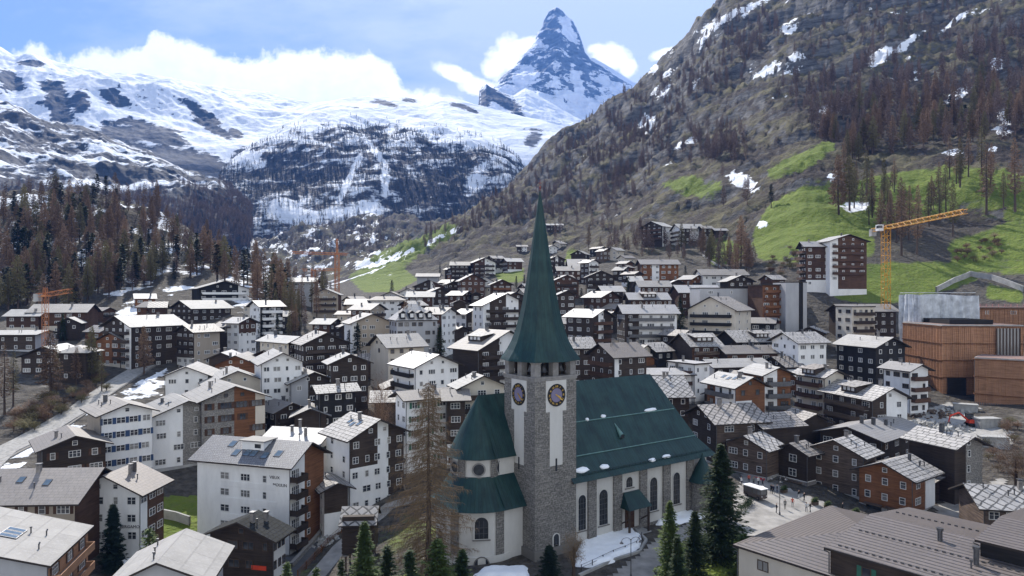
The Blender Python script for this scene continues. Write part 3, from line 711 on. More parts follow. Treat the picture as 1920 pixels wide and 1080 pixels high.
def house(xl, xc, xr, ye, h, g, Lw, Rw, roof, label, cat='house', th=None, Y=None, asp=1.0, w=None, d=None, pitch=23, ov=1.2,
          bal='', nL=None, nR=None, hip=False, flat=False, chim=1, sky=0, wst='w', grp=None, name=None, balm='dark', shut=None, rows=None, wsc=1.0, fas='fascia', top=True, ovg=None, lbl_roof=None, wp=.9):
    u0 = (xc-CX)/F
    Y0 = Y if Y else solveY(xc, ye, h)
    if Y and th is None or (Y and not (th is not None and abs(th) > 20)):
        gz = tz(u0*Y, Y); real = HC-(ye-HY)/F*Y-gz
        if real > h*1.35+2.5 or real < h*.6: Y0 = min(max(solveY(xc, ye, max(h*1.3, 8)), Y*.85), Y*1.32)
    x0 = u0*Y0; phi = math.atan(u0)
    ul = (xl-CX)/F if xl is not None else None; ur = (xr-CX)/F if xr is not None else None
    if th is None:
        if xl is not None and xr is not None: t = math.atan2((xc-xl)/asp, xr-xc)-phi
        elif xl is None: t = math.radians(4)-phi*.0
        else: t = math.radians(84)
    else: t = math.radians(th)
    ct, st = math.cos(t), math.sin(t)
    if w is None:
        w = (ur*Y0-x0)/(ct-ur*st) if ur is not None else 10.0
    if d is None:
        d = (x0-ul*Y0)/(st+ul*ct) if ul is not None else 10.0
    if not (1.5 < w < 60): print('BADW', label, round(w, 1)); w = 11 if w > 60 or w < 0 else 3
    if not (1.5 < d < 60): print('BADD', label, round(d, 1)); d = 11 if d > 60 or d < 0 else 3
    
    zt = HC-(ye-HY)/F*Y0
    r = Vector((ct, st, 0)); l = Vector((-st, ct, 0))
    cen = Vector((x0, Y0, 0))+r*(w/2)+l*(d/2)
    cs = [cen+r*(a*w/2)+l*(b*d/2) for a in (-1, 1) for b in (-1, 1)]
    zg = [tz(c.x, c.y) for c in cs]; z0 = min(min(zg), zt-h*.8) if not Y else min(min(zg), zt-h)
    front = min(zg[0], zg[1], zg[2])
    if name is None: name = {'chalet': 'chalet', 'hotel': 'hotel', 'barn': 'barn'}.get(cat, 'house')
    CENT.append((cen.x, cen.y, max(w, d)*.5+ov*.6, label, xc, Y0, cat))
    root = empty(name, (cen.x, cen.y, z0), t); tag(root, label, cat, grp)
    zt -= z0; base = -1.0
    near = Y0 < 150
    rise = 0.0 if (flat or hip) else math.tan(math.radians(pitch))*((d if g == 'L' else w)/2)
    if not bal and cat == 'house' and 140 < Y0 < 240 and xr is not None and (sum(map(ord, label)) % 10) < 3: bal = g; balm = 'brown'
    if not bal and cat in ('chalet', 'apartment house') and (sum(map(ord, label)) % 10) < 6:
        bal = g
    # walls -------------------------------------------------
    mats = []; midx = {}
    def mi(code):
        if code not in midx: midx[code] = len(mats); mats.append(M[CODE[code]])
        return midx[code]
    V = MB()
    faces = {'R': (Vector((-w/2, -d/2, 0)), Vector((1, 0, 0)), w, Rw), 'L': (Vector((-w/2, d/2, 0)), Vector((0, -1, 0)), d, Lw),
             'B': (Vector((w/2, d/2, 0)), Vector((-1, 0, 0)), w, Rw), 'E': (Vector((w/2, -d/2, 0)), Vector((0, 1, 0)), d, Lw)}
    for k, (o_, dv, ln, sty) in faces.items():
        gab = rise > 0 and ((g == 'L' and k in 'LE') or (g == 'R' and k in 'RB'))
        def topz(s): return zt+(rise*(1-abs(2*s/ln-1)) if gab else 0)
        cuts = [0.0]; cols = parse_wall(sty); a = 0
        segs = []
        for fr, lo, up, hf in cols: segs.append((a*ln, (a+fr)*ln, lo, up, hf)); a += fr
        for s0, s1, lo, up, hf in segs:
            parts = [(s0, s1)] if not (gab and s0+1e-3 < ln/2 < s1-1e-3) else [(s0, ln/2), (ln/2, s1)]
            zs = zt*hf if lo != up else None
            for p0, p1 in parts:
                A, B_ = o_+dv*p0, o_+dv*p1
                def q(P, z): return (P.x, P.y, z)
                def pl(za0, za1, zb0, zb1, m): V.poly([q(A, za0), q(B_, zb0), q(B_, zb1), q(A, za1)], m, [(p0, za0), (p1, zb0), (p1, zb1), (p0, za1)])
                if zs is None: pl(base, topz(p0), base, topz(p1), mi(lo))
                else:
                    pl(base, zs, base, zs, mi(lo)); pl(zs, topz(p0), zs, topz(p1), mi(up))
    put(bpy.data.objects.new('wall', V.mesh('wall', mats)), root)
    # roof --------------------------------------------------
    Rm = [M[roof], M[fas]]; B = MB(); th_ = .28 if not flat else .35
    ovg = ov if ovg is None else ovg
    if flat:
        B.box(-w/2-ov, w/2+ov, -d/2-ov, d/2+ov, zt, zt+th_, 1)
        B.poly([(-w/2-ov+.15, -d/2-ov+.15, zt+th_+.006), (w/2+ov-.15, -d/2-ov+.15, zt+th_+.006), (w/2+ov-.15, d/2+ov-.15, zt+th_+.006), (-w/2-ov+.15, d/2+ov-.15, zt+th_+.006)], 0, [(0, 0), (w, 0), (w, d), (0, d)])
        ridge_axis = 'X'; hs = d/2
    else:
        if hip:
            rs = math.tan(math.radians(pitch)); ax = 'X' if w >= d else 'Y'
        else: ax = 'X' if g == 'L' else 'Y'
        la, lb = (w, d) if ax == 'X' else (d, w)
        hs = lb/2; tp = math.tan(math.radians(pitch)); zr = zt+tp*hs
        def mp(a, b, z): return (a, b, z) if ax == 'X' else (-b, a, z)
        sl = (hs+ov)/math.cos(math.radians(pitch)); ze = zt-tp*ov; A0 = la/2+ovg
        for s in (-1, 1):
            ha = (la/2-hs*.85) if hip else A0
            top_ = [mp(-ha, 0, zr+th_), mp(ha, 0, zr+th_), mp(A0, s*(hs+ov), ze+th_), mp(-A0, s*(hs+ov), ze+th_)]
            bot = [mp(-ha, 0, zr+.02), mp(ha, 0, zr+.02), mp(A0, s*(hs+ov), ze+.02), mp(-A0, s*(hs+ov), ze+.02)]
            uvs = [(-ha, 0), (ha, 0), (A0, sl), (-A0, sl)]
            if s == 1: B.poly(top_[::-1], 0, uvs[::-1]); B.poly(bot, 1)
            else: B.poly(top_, 0, uvs); B.poly(bot[::-1], 1)
            if s == -1: pass
            B.poly([bot[3], bot[2], top_[2], top_[3]], 1)
            if not hip:
                B.poly([bot[2], bot[1], top_[1], top_[2]], 1); B.poly([bot[0], bot[3], top_[3], top_[0]], 1)
        if hip:
            for s in (-1, 1):
                ha = la/2-hs*.85
                B.poly([mp(s*ha, 0, zr+th_), mp(s*A0, -s*(hs+ov), ze+th_), mp(s*A0, s*(hs+ov), ze+th_)], 0, [(0, 0), (-hs, sl), (hs, sl)])
                B.poly([mp(s*A0, -(hs+ov), ze+.02), mp(s*A0, hs+ov, ze+.02), mp(s*A0, hs+ov, ze+th_), mp(s*A0, -(hs+ov), ze+th_)], 1)
    ro = put(bpy.data.objects.new('roof', B.mesh('roof', Rm)), root)
    rg = random.Random(hash(label) % 1000 if False else sum(map(ord, label)))
    # chimneys and skylights sit in the roof
    def roofpt(a, b):
        if flat: return (a, b, zt+th_)
        z = zt+tp*hs-tp*abs(b)+th_
        return mp(a, b, z)
    fs = -1
    for k in range(chim):
        la_ = (w if (flat or ax == 'X') else d)
        a = rg.uniform(-.32, .32)*la_; b = (rg.uniform(-.5, .1))*hs if not flat else rg.uniform(-.3, .3)*d
        if not flat and ax == 'Y': b = -b
        px_, py_, pz_ = roofpt(a, b); c = MB(); s_ = rg.uniform(.24, .38); hh = rg.uniform(.8, 1.5)
        c.box(-s_, s_, -s_*.8, s_*.8, -.8, hh, 0); c.box(-s_-.12, s_+.12, -s_*.8-.12, s_*.8+.12, hh+.12, hh+.24, 1)
        for sx in (-1, 1): c.box(sx*s_*.7-.06, sx*s_*.7+.06, -.1, .1, hh, hh+.12, 1)
        c.build('chimney', [M['chim'] if rg.random() < .55 else M['metal'], M['metal']], ro, loc=(px_, py_, pz_))
    for k in range(sky):
        la_ = w if ax == 'X' else d
        a = (-.28+.56*(k+.5)/sky)*la_+rg.uniform(-.3, .3); b = (-.5 if ax == 'X' else .5)*hs*(1 if k % 2 else .8)
        px_, py_, pz_ = roofpt(a, b); c = MB(); c.box(-.5, .5, -.65, .65, -.05, .1, 0); c.poly([(-.42, -.57, .104), (.42, -.57, .104), (.42, .57, .104), (-.42, .57, .104)], 1)
        o = c.build('skylight', [M['metal'], M['skyglass']], ro, loc=(px_, py_, pz_))
        pr = math.radians(pitch)
        o.rotation_euler = (pr, 0, 0) if ax == 'X' else (0, 0, 0)
        if ax == 'Y': o.rotation_euler = (0, -pr if False else 0, 0); o.matrix_local = Matrix.Translation((px_, py_, pz_)) @ Matrix.Rotation(math.pi*1.5, 4, 'Z') @ Matrix.Rotation(pr, 4, 'X')
    if Y0 < 190 and cat not in ('barn', 'shed'):
        c = MB(); e_ = .05; hp = max(.5, front-z0+.7)
        c.box(-w/2-e_, w/2+e_, -d/2-e_, -d/2-.003, -1, hp); c.box(-w/2-e_, -w/2-.003, -d/2+.003, d/2+e_, -1, hp-.01)
        c.build('plinth', [M['chim' if rg.random() < .5 else 'concrete']], root)
        c = MB(); c.bar((-w/2-.1, -d/2-.1, -.5), (-w/2-.1, -d/2-.1, zt-.35), .07, 0, n=6); c.bar((-w/2-.1, -d/2-.1, zt-.35), (-w/2-.5, -d/2-.5, zt-.1), .07, 0, n=6); c.build('downpipe', [M['metal']], root)
    if Y0 < 260 and not flat:
        for q_ in range(rg.choice((1, 2, 2, 3))):
            la_ = (w if ax == 'X' else d); a = rg.uniform(-.4, .4)*la_; b = rg.uniform(-.75, -.15)*hs*(1 if ax == 'X' else -1)
            c = MB(); c.bar((0, 0, -.2), (0, 0, .7), .09, 0, n=6); c.bar((0, 0, .7), (0, 0, .85), .16, 0, n=6); c.build('vent', [M['metal']], ro, loc=roofpt(a, b))
    # snow guards / gutters on near roofs are part of the roof mesh; windows
    st_h = 2.75
    for k in ('L', 'R'):
        if k == 'L' and xl is None and (th is None or st < .3): continue
        if k == 'R' and xr is None and ct < .3: continue
        o_, dv, ln, sty = faces[k]
        n = nL if k == 'L' else nR
        appw = (xc-xl if (k == 'L' and xl is not None) else (xr-xc if xr is not None else 60))
        if appw < 5: continue
        if n is None: n = max(1, int(round(ln/(3.1 if near else 3.4))))
        if n == 0: continue
        gf = zg[0] if False else front
        hv = max(2.2, zt-(front-z0)); R_ = rows or max(1, min(6, int((hv+.5)/st_h)))
        gab = rise > 0 and ((g == 'L' and k == 'L') or (g == 'R' and k == 'R'))
        rzw = 0 if k == 'R' else -math.pi/2
        nrm = Vector((0, -1, 0)) if k == 'R' else Vector((-1, 0, 0))
        bl = k in bal; bw_ = rg.choice((1.0, 1.2, 1.45)); colw = [rg.choice((bw_, bw_, bw_, .8, 1.9)) for _ in range(8)]
        if shut is None and cat in ('house', 'chalet', 'guest house') and near and rg.random() < .35: shut = rg.choice(('brown', 'green', 'brown'))
        for row in range(R_):
            zc = zt-1.45-row*st_h
            if zc < (front-z0)+.5 and row > 0: continue
            for i in range(n):
                if rg.random() > wp: continue
                ww = (colw[i % 8] if rg.random() < .85 else 2.1)*wsc; ww = min(ww, ln/n*.72); hh = 1.25*min(1.15, wsc)
                s = (i+.5)/n*ln+rg.uniform(-.15, .15)
                P = o_+dv*s+nrm*.012
                add_window(root, P.x, P.y, zc, rzw, ww, hh, wst, near, shut if (shut and rg.random() < .9) else None)
            if bl and row < R_-(1 if R_ > 2 else 0):
                c = MB(); lb_ = ln*.86; bw = 1.15; zf = zc-1.15
                c.box(-lb_/2, lb_/2, -bw, 0, zf-.16, zf, 1)
                c.box(-lb_/2, lb_/2, -bw-.05, -bw+.03, zf-.16, zf+.92, 0)
                for s_ in (-1, 1): c.box(s_*lb_/2-.04, s_*lb_/2+.04, -bw+.034, -.01, zf+.004, zf+.92, 0)
                P = o_+dv*(ln/2)+nrm*.004
                c.build('balcony', [M[balm], M['chim']], root, loc=(P.x, P.y, 0), rz=rzw)
        if gab and top and rise > 1.5:
            for s_ in ((-.13, .13) if rise > 2.2 else (0,)):
                P = o_+dv*(ln*(.5+s_))+nrm*.012
                add_window(root, P.x, P.y, zt+rise*.30, rzw, .85, .85, wst, near)
    return root
M['skyglass'] = plain('skylight_glass', (.10, .14, .18), .1, .2, 1, .6)
M['r_front'] = roof_mat('pale_gravel_membrane_roof', (.36, .345, .325), 'fine', .8, .8, 2.6, 5, .03, .25)
H = house
# --- far rows of the village, below the meadow and the spur
H(834, 838, 847, 505, 9, 'R', 'd', 'd', 'r_pale', 'narrow chalet with pale roof wing left of the tall timber block at the wood edge', 'chalet', asp=.5, nL=0)
H(None, 846, 878, 497, 12, 'L', 'd', 'd', 'r_pale', 'tall timber block with a pale square roof under the dark spur', 'apartment house', th=2, bal='R', nR=4)
H(878, 889, 929, 492, 8, 'R', 'b', 'b|w:.5|b/w%.3:.5', 'r_pale', 'brown chalet with stepped white gable front above the village car park', 'chalet', Y=430)
H(915, 925, 944, 484, 7, 'L', 'd', 'w/d', 'r_pale', 'small chalet with balcony peeping out behind the stepped white gable', 'chalet', bal='R', Y=452)
H(942, 952, 979, 490, 8, 'L', 'b', 'w/b', 'r_pale', 'brown chalet on white base just left of the spire needle', 'chalet', Y=440)
H(None, 970, 988, 462, 6, 'L', 'd', 'd|w', 'r_pale', 'upper hut with pale roof half hidden by the spire on its left', 'chalet', th=5, d=7)
H(1022, 1029, 1044, 463, 6, 'R', 'd', 'w', 'r_pale', 'white gabled house on the rocks right of the spire tip', 'house')
H(None, 1026, 1055, 422, 7, 'L', 'd', 'd', 'r_pale', 'highest small chalet on a rock ledge right of the spire', 'chalet', th=4, d=8)
H(1022, 1030, 1058, 486, 9, 'R', 'd', 'd|w:.4|d', 'r_pale', 'dark chalet with a white stair strip beside the spire', 'chalet')
H(1064, 1068, 1100, 499, 7, 'L', 'w', 'd', 'r_pale', 'chalet with white left gable in front of the arched-gable chalet', 'chalet', asp=2, Y=395)
H(1088, 1104, 1122, 492, 9, 'R', 'd', 'd/w%.2', 'r_grey', 'dark chalet with a white arched gable window under the cliff', 'chalet', Y=415)
H(None, 1047, 1090, 507, 5, 'L', 'b', 'b', 'r_pale', 'low brown house with a long white roof below the white-striped chalet', 'house', th=3, Y=365)
H(None, 1040, 1085, 526, 6, 'R', 'b', 'b', 'r_slab', 'red-brown chalet with wide gable right of the spire', 'chalet', th=6, Y=320)
H(1043, 1048, 1078, 552, 12, 'R', 'd', 'd', 'r_pale', 'tall dark chalet with four rows of white windows against the spire edge', 'chalet', asp=.6, Y=268)
H(1098, 1101, 1152, 519, 6, 'R', 'd', 'w/d|d', 'r_slab', 'dark long chalet with white garage base amid conifers', 'chalet', th=2, Y=325)
H(1095, 1127, 1162, 557, 7, 'R', 'b', 'w/b%.35', 'r_slab', 'brown chalet with snowy slabs and a white plinth of windows', 'chalet', Y=272)
H(None, 1132, 1168, 546, 6, 'L', 'd', 'd', 'r_pale', 'pale roofed house tucked behind the brown plinth chalet', 'house', th=8, Y=292)
H(None, 1204, 1272, 495, 9, 'L', 'b', 'm:.27|w:.2|m:.53', 'r_grey', 'long brown house with one white stair bay on the terrace below the rock', 'apartment house', th=2, d=11, nR=6)
H(None, 1201, 1256, 537, 6, 'L', 'w', 'w/b', 'r_pale', 'white house with long plain pale roof and brown window row', 'house', th=2, d=11, nR=5, Y=290)
H(None, 1184, 1203, 527, 6, 'L', 'd', 'd', 'r_pale', 'low brown shed left of the long plain pale roof', 'shed', th=2, Y=310)
H(1256, 1259, 1280, 530, 7, 'R', 'd', 'd', 'r_grey', 'dark narrow chalet right of the long plain pale roof', 'chalet', asp=.4, Y=305)
H(None, 1183, 1253, 561, 7, 'L', 'd', 'b', 'r_grey', 'dark brown house with a long dormer band under a pale roof', 'house', th=2, d=11, nR=6, wsc=.8, Y=262)
H(1164, 1172, 1269, 587, 12, 'L', 'd', 'd:.27|w:.73', 'r_grey', 'white apartment house with glazed balconies and a dark timber end', 'apartment house', th=4, d=12, bal='R', balm='metal', nR=5, wsc=1.2)
H(None, 1318, 1400, 515, 7, 'L', 'w', 'w', 'r_pale', 'broad pale roofed house at the foot of the grass bank', 'house', th=3, d=12, Y=318)
H(None, 1276, 1350, 548, 9, 'L', 'w/b', 'b:.3|w:.7', 'r_grey', 'grey roofed white house beside the plain grey concrete block', 'house', th=3, d=13, Y=275)
H(None, 1366, 1412, 527, 7, 'R', 'd', 'd', 'r_slab', 'dark double gabled chalet with white window bays right of the broad pale roof', 'chalet', th=4, Y=300)
H(None, 1312, 1430, 541, 15, 'L', 'g', 'g', 'r_pale', 'plain grey concrete block with a flat roof behind the white hotel', 'apartment house', th=3, d=12, flat=True, ov=.1, nR=3, chim=0, Y=258, rows=2, wp=.5)
H(1290, 1378, 1408, 581, 14, 'L', 'c', 'c', 'r_slab', 'white hotel with three dark balcony bands on its broad gable', 'hotel', bal='L', balm='black', nL=4, nR=2, pitch=27, Y=228)
H(None, 1430, 1475, 535, 18, 'L', 'b', 'w/m%.35', 'r_grey', 'red-brown hotel wing with a curved look on white pillars by the grey lift tower', 'hotel', th=6, d=12, flat=True, bal='R', balm='warm', chim=0, Y=246)
H(None, 1473, 1513, 530, 24, 'L', 'g', 'g:.62|k:.2|g:.18', 'r_grey', 'tall grey stone lift tower with a glazed slot beside the cliff', 'tower', th=4, d=10, flat=True, ov=.05, chim=0, nR=0, name='hotel_tower', Y=242)
# --- hillside hotels
H(1203, 1242, 1262, 424, 13, 'L', 'd/d', 'w', 'r_pale', 'dark balconied hotel with white end wall high on the terrace', 'hotel', bal='L', balm='brown', nL=4, asp=1.4)
H(1259, 1276, 1320, 428, 11, 'L', 'w', 'd:.4|w:.6', 'r_pale', 'white hotel with one dark timber bay next to the balconied hotel on the terrace', 'hotel', bal='L', nL=3)
H(None, 1318, 1335, 428, 8, 'L', 'd', 'd', 'r_pale', 'small dark annex on the right of the white terrace hotel', 'annex', th=4, d=8)
H(None, 1342, 1362, 432, 5, 'L', 'd', 'd', 'r_grey', 'weathered hay barn standing above the grassy bank', 'barn', th=4, d=6, nR=0, chim=0)
H(1498, 1511, 1557, 462, 14, 'L', 'd', 'w/b%.28', 'r_grey', 'left wing of the dark hillside hotel, on a white arcade base', 'hotel', bal='L', balm='brown', nR=3, Y=283)
H(None, 1556, 1625, 452, 17, 'R', 'w', 'w:.22|w/b%.13:.39|w/b%.13:.39', 'r_grey', 'taller right wing of the hillside hotel with red-brown balcony stacks above the meadow', 'hotel', th=6, d=13, bal='R', balm='brown', nR=4, Y=279, pitch=18)
# --- below the meadow, centre
H(None, 771, 822, 478, 4, 'L', 'g', 'w', 'r_pale', 'flat pale greenhouse-like shed at the upper village edge', 'shed', th=2, Y=420, flat=True, chim=0, nR=0, d=6) if False else None
H(None, 777, 832, 537, 6, 'R', 'd', 'd:.55|w:.08|b:.37', 'r_pale', 'wide dark gable with a white flue strip below the meadow', 'chalet', th=3, d=12, Y=352)
H(None, 782, 822, 518, 6, 'L', 'g', 'g', 'r_pale', 'shed with a big blank white roof above the wide dark gable', 'shed', th=3, d=9, nR=0, Y=385, chim=0)
H(798, 806, 843, 548, 8, 'R', 'w', 'w/d%.4', 'r_pale', 'dark chalet with a white ground floor of small windows', 'chalet', asp=.7, Y=318)
H(858, 864, 909, 526, 10, 'R', 'b', 'b', 'r_pale', 'big reddish brown gabled chalet with rows of small windows', 'chalet', asp=.5, Y=338, pitch=27)
H(None, 895, 924, 527, 10, 'R', 'w', 'w', 'r_pale', 'white gabled house squeezed between two brown chalets', 'house', th=5, Y=345, pitch=27)
H(919, 922, 959, 533, 9, 'R', 'b', 'w/b%.45', 'r_pale', 'brown chalet with carved balcony and white lower floor left of the spire', 'chalet', asp=.3, bal='R', balm='warm', Y=322)
H(834, 840, 858, 532, 6, 'R', 'd', 'd', 'r_pale', 'little dark gable between the white ground floor chalet and the reddish gable', 'chalet', Y=345)
H(841, 866, 884, 553, 7, 'R', 'b', 'b', 'r_slab', 'low brown barn with ribbed slab roof in front of the reddish gable', 'barn', Y=302)
H(None, 884, 902, 552, 7, 'R', 'd', 'd', 'r_pale', 'tiny dark gable right of the low brown barn', 'barn', th=4, Y=300, nR=1)
H(None, 712, 752, 556, 8, 'R', 'g', 'g', 'r_brown', 'pale grey gabled house behind the brown hipped roof', 'house', th=4, d=14, Y=330)
H(692, 697, 758, 562, 8, 'L', 'w', 'w', 'r_brown', 'house with wide brown-grey roof and white right wall by the meadow edge', 'house', asp=.4, Y=300, hip=True)
H(None, 750, 782, 548, 6, 'R', 'w', 'w', 'r_pale', 'low white gable between the pale grey gable and the shed roofs', 'house', th=4, Y=345)
H(None, 765, 811, 556, 6, 'L', 'w', 'w/b', 'r_pale', 'house with a broad flat pale roof and a narrow canopy', 'house', th=3, d=10, Y=312)
H(752, 772, 797, 572, 7, 'L', 'b', 'd', 'r_slab', 'small chalet with a snowy slab roof behind the mansard house', 'chalet', Y=280)
H(658, 694, 721, 580, 8, 'R', 'b', 'e', 'r_pale', 'house with a sloping pale roof and warm brown gable left of the mansard house', 'chalet', Y=268)
H(None, 632, 680, 590, 6, 'L', 'w', 'c', 'r_pale', 'low workshop with snowy pale roof near the orange crane mast', 'workshop', th=3, d=14, Y=275, pitch=9)
H(None, 650, 706, 570, 6, 'L', 'w', 'e', 'r_slab', 'row house with patchy pale roof behind the workshop', 'house', th=4, d=9, Y=300)
H(586, 618, 639, 607, 6, 'R', 'b', 'd', 'r_pale', 'dark chalet with smooth bluish roof beside the workshop', 'chalet', Y=246)
H(636, 640, 660, 612, 5, 'R', 'd', 'd', 'r_pale', 'narrow shed with pale roof left of the beige gabled house', 'shed', asp=.6, Y=236)
H(656, 660, 735, 606, 11, 'R', 'w', 'w:.12|e:.88', 'r_pale', 'beige shingled gable house behind two dark cypress-like conifers', 'house', asp=.3, d=15, nR=5, Y=226)
H(728, 744, 820, 600, 13, 'L', 'g', 'g', 'r_grey', 'grey mansard-roofed hotel with dormers and tall windows', 'hotel', hip=True, pitch=38, nL=3, nR=6, Y=217, ov=.5, wst='b', d=12)
H(790, 828, 855, 588, 13, 'R', 'b', 'w', 'r_pale', 'white gable wall with flat pale roofs and black chimney right of the mansard hotel', 'house', chim=2, Y=235)
H(None, 850, 872, 568, 8, 'R', 'w', 'w/d', 'r_pale', 'dark white-based gable behind the black chimney roof', 'house', th=5, Y=268)
H(854, 874, 901, 588, 9, 'R', 'w', 'd:.4|w:.6', 'r_grey', 'little house with a tall white gridded gable window', 'house', Y=225, wsc=1.5, nL=2)
H(887, 906, 990, 572, 15, 'R', 'w', 'w:.14|d:.36|w:.28|d:.22', 'r_grey', 'big dark apartment house with white stair tower strips left of the spire', 'apartment house', asp=.4, nR=5, Y=243, wsc=1.2)
H(930, 940, 990, 560, 16, 'R', 'd', 'd', 'r_pale', 'tall dark chalet rising behind the striped apartment house', 'chalet', Y=262, asp=.5)
H(838, 852, 880, 620, 6, 'R', 'd', 'd', 'r_brown', 'small dark gable with brown roof in front of the gridded window house', 'chalet', Y=206)
H(849, 897, 1003, 655, 14, 'R', 'd', 'd:.36|w:.64', 'r_pale', 'large chalet with dark log corner, white gable and boxy roof dormer', 'chalet', Y=176, nR=4, nL=0, chim=2, pitch=24, th=40)
H(695, 728, 795, 650, 9, 'L', 'c', 'c', 'r_pale', 'cream house with a broad smooth pale roof and dark window band', 'house', Y=196, wst='b', nL=1, nR=4, pitch=27)
H(737, 779, 859, 688, 11, 'R', 'w', 'w', 'r_grey', 'white hotel with a striped grey roof and tall blue stairwell glazing', 'hotel', Y=164, bal='L', balm='black', nL=2, nR=4, pitch=23)
H(850, 863, 945, 726, 14, 'R', 'c', 'c', 'r_pale', 'cream house with outside wooden stairs just left of the clock tower', 'house', Y=142, asp=.5, bal='R', balm='dark', nR=3)
H(None, 1050, 1112, 652, 9, 'L', 'd', 'd', 'r_slab', 'dark house with skylit slab roof right of the flared spire foot', 'house', th=8, d=11, Y=190)
H(None, 1048, 1095, 606, 6, 'L', 'c', 'c/d', 'r_pale', 'cream annex with white gallery right of the spire', 'house', th=6, d=8, Y=222)
H(1062, 1111, 1147, 594, 14, 'R', 'd', 'd:.3|w:.26|d:.44', 'r_grey', 'dark house with a white window strip on its gable and grey roof', 'house', Y=220, asp=1.2, nL=3, nR=1, pitch=24)
H(1106, 1152, 1212, 668, 14, 'L', 'd', 'w:.14|d:.86', 'r_brown', 'dark shingled house with brown-grey roof and white corner strip behind the nave', 'house', Y=172, nL=3, nR=3, pitch=27, chim=2)
H(1000, 1035, 1060, 612, 8, 'R', 'w', 'w', 'r_slab', 'white house with slab roof hidden behind the spire shaft', 'house', Y=215) if False else None
H(None, 1205, 1296, 702, 6, 'L', 'g', 'w', 'r_grey', 'house with flat patchy grey roof behind the nave hip', 'house', th=3, d=8, Y=150, pitch=14)
H(None, 1222, 1292, 742, 7, 'L', 'd', 'd', 'r_dia', 'old house with diamond slab roof directly behind the nave hip', 'house', th=5, d=14, Y=134, chim=2, pitch=27)
H(1253, 1302, 1330, 684, 8, 'L', 'w', 'w', 'r_grey', 'white house with a flat roof terrace and dark railing', 'house', Y=162, flat=True, ov=.5, chim=1, fas='fascia', asp=1.6)
H(None, 1298, 1350, 648, 7, 'R' if False else 'L', 'd', 'b', 'r_slab', 'dark wooden house with a bulky snowy dormer below the white hotel', 'house', th=12, d=13, Y=184, bal='R', balm='old', pitch=25)
H(None, 1384, 1480, 640, 7, 'L', 'd', 'k', 'r_slab', 'dark house with long snowy slab roof and low dormer slot', 'house', th=10, d=13, Y=186, nR=4, chim=2)
H(None, 1364, 1478, 662, 6, 'L', 'd', 'b', 'r_brown', 'red-brown house with a long worn grey roof in front of the dormer slot house', 'house', th=9, d=9, Y=168, nR=4, chim=2, pitch=20)
H(None, 1340, 1440, 688, 6, 'L', 'w', 'd', 'r_pale', 'house with smooth cream roof behind the white and larch hotel', 'house', th=14, d=9, Y=158, pitch=18)
H(1326, 1379, 1434, 725, 12, 'R', 'm:.3|w:.7', 'w/m%.78:.55|m:.45', 'r_pale', 'white and larch hotel wing with three skylights in its bright roof', 'hotel', Y=147, asp=1.25, bal='L', balm='metal', sky=3, pitch=25, nL=3, nR=2, wst='b')
H(1395, 1432, 1482, 702, 14, 'R', 'm', 'w:.5|m:.5', 'r_pale', 'taller rear wing of the larch hotel with railed french windows', 'hotel', Y=157, asp=1.1, bal='R', balm='metal', pitch=22, wst='b', nR=2)
H(None, 1497, 1549, 642, 11, 'L', 'w', 'w', 'r_slab', 'white house with weathered stone roof and beige end wall below the cliff', 'house', th=18, d=11, Y=192, nR=3)
H(1567, 1598, 1640, 576, 20, 'R', 'c', 'c', 'r_grey', 'tall old grey-white block with flat roof and shuttered windows', 'apartment house', Y=222, flat=True, ov=.25, chim=0, nL=2, nR=4, asp=.9, wst='b')
H(None, 1583, 1680, 583, 9, 'L', 'd', 'd', 'r_pale', 'broad pale roof behind the old grey-white block at the crane foot', 'house', th=4, d=10, Y=240, chim=0)
H(1569, 1642, 1697, 650, 16, 'R', 'k', 'k', 'r_pale', 'tall black timber house with a clean pale roof left of the slatted larch complex', 'house', Y=190, asp=1.3, nL=4, nR=3, pitch=24)
H(1657, 1706, 1740, 694, 15, 'R', 'w', 'w', 'r_grey', 'white narrow house with a black roof shadow in front of the larch complex', 'house', Y=173, asp=1.25, nL=3, nR=2, wst='b', pitch=22)
H(1493, 1546, 1582, 706, 13, 'R', 'm/c%.3', 'c', 'r_slab', 'balconied house in brown and cream with a small roof gable', 'house', Y=163, asp=1.4, bal='L', balm='brown', nL=4, nR=2)
H(1546, 1636, 1701, 748, 13, 'R', 'd', 'd:.4|w:.6', 'r_slab', 'long dark house with white gable end and big snowy slab roof', 'house', Y=148, asp=1.5, bal='L', balm='dark', nL=4, nR=2, sky=1, pitch=25)
# --- old quarter round the square
H(1291, 1344, 1433, 792, 10, 'L', 'd', 'l', 'r_dia', 'old dark log house with diamond slab roof at the far end of the church', 'house', Y=138, nL=2, nR=2, wp=1)
H(None, 1432, 1500, 800, 5, 'L', 'd', 'd', 'r_slab', 'low barn with slab roof behind the log house at the far church end', 'barn', th=20, d=8, Y=139, nR=0, chim=0)
H(None, 1500, 1550, 790, 5, 'R', 'd', 'd', 'r_slab', 'small dark log shed with snowy lean roof before the long dark house', 'shed', th=14, d=6, Y=139, nR=0, chim=0)
H(1363, 1437, 1462, 842, 9, 'L', 'l', 'l', 'r_dia', 'weathered log house with a red awning on the square', 'shop house', Y=131, nL=3, nR=0, wp=1, asp=1.6)
H(1460, 1513, 1530, 850, 9, 'L', 'w/d%.4', 'w/d%.4', 'r_slab', 'narrow dark house on a white shop front between two log houses', 'shop house', Y=129, nL=1, nR=0, wp=1, asp=2, wsc=1.6)
H(1520, 1618, 1642, 855, 12, 'L', 'l', 'l', 'r_slab', 'tallest log house on the square with white triple windows over a shop window', 'shop house', Y=125, nL=3, nR=0, wp=1, asp=1.7)
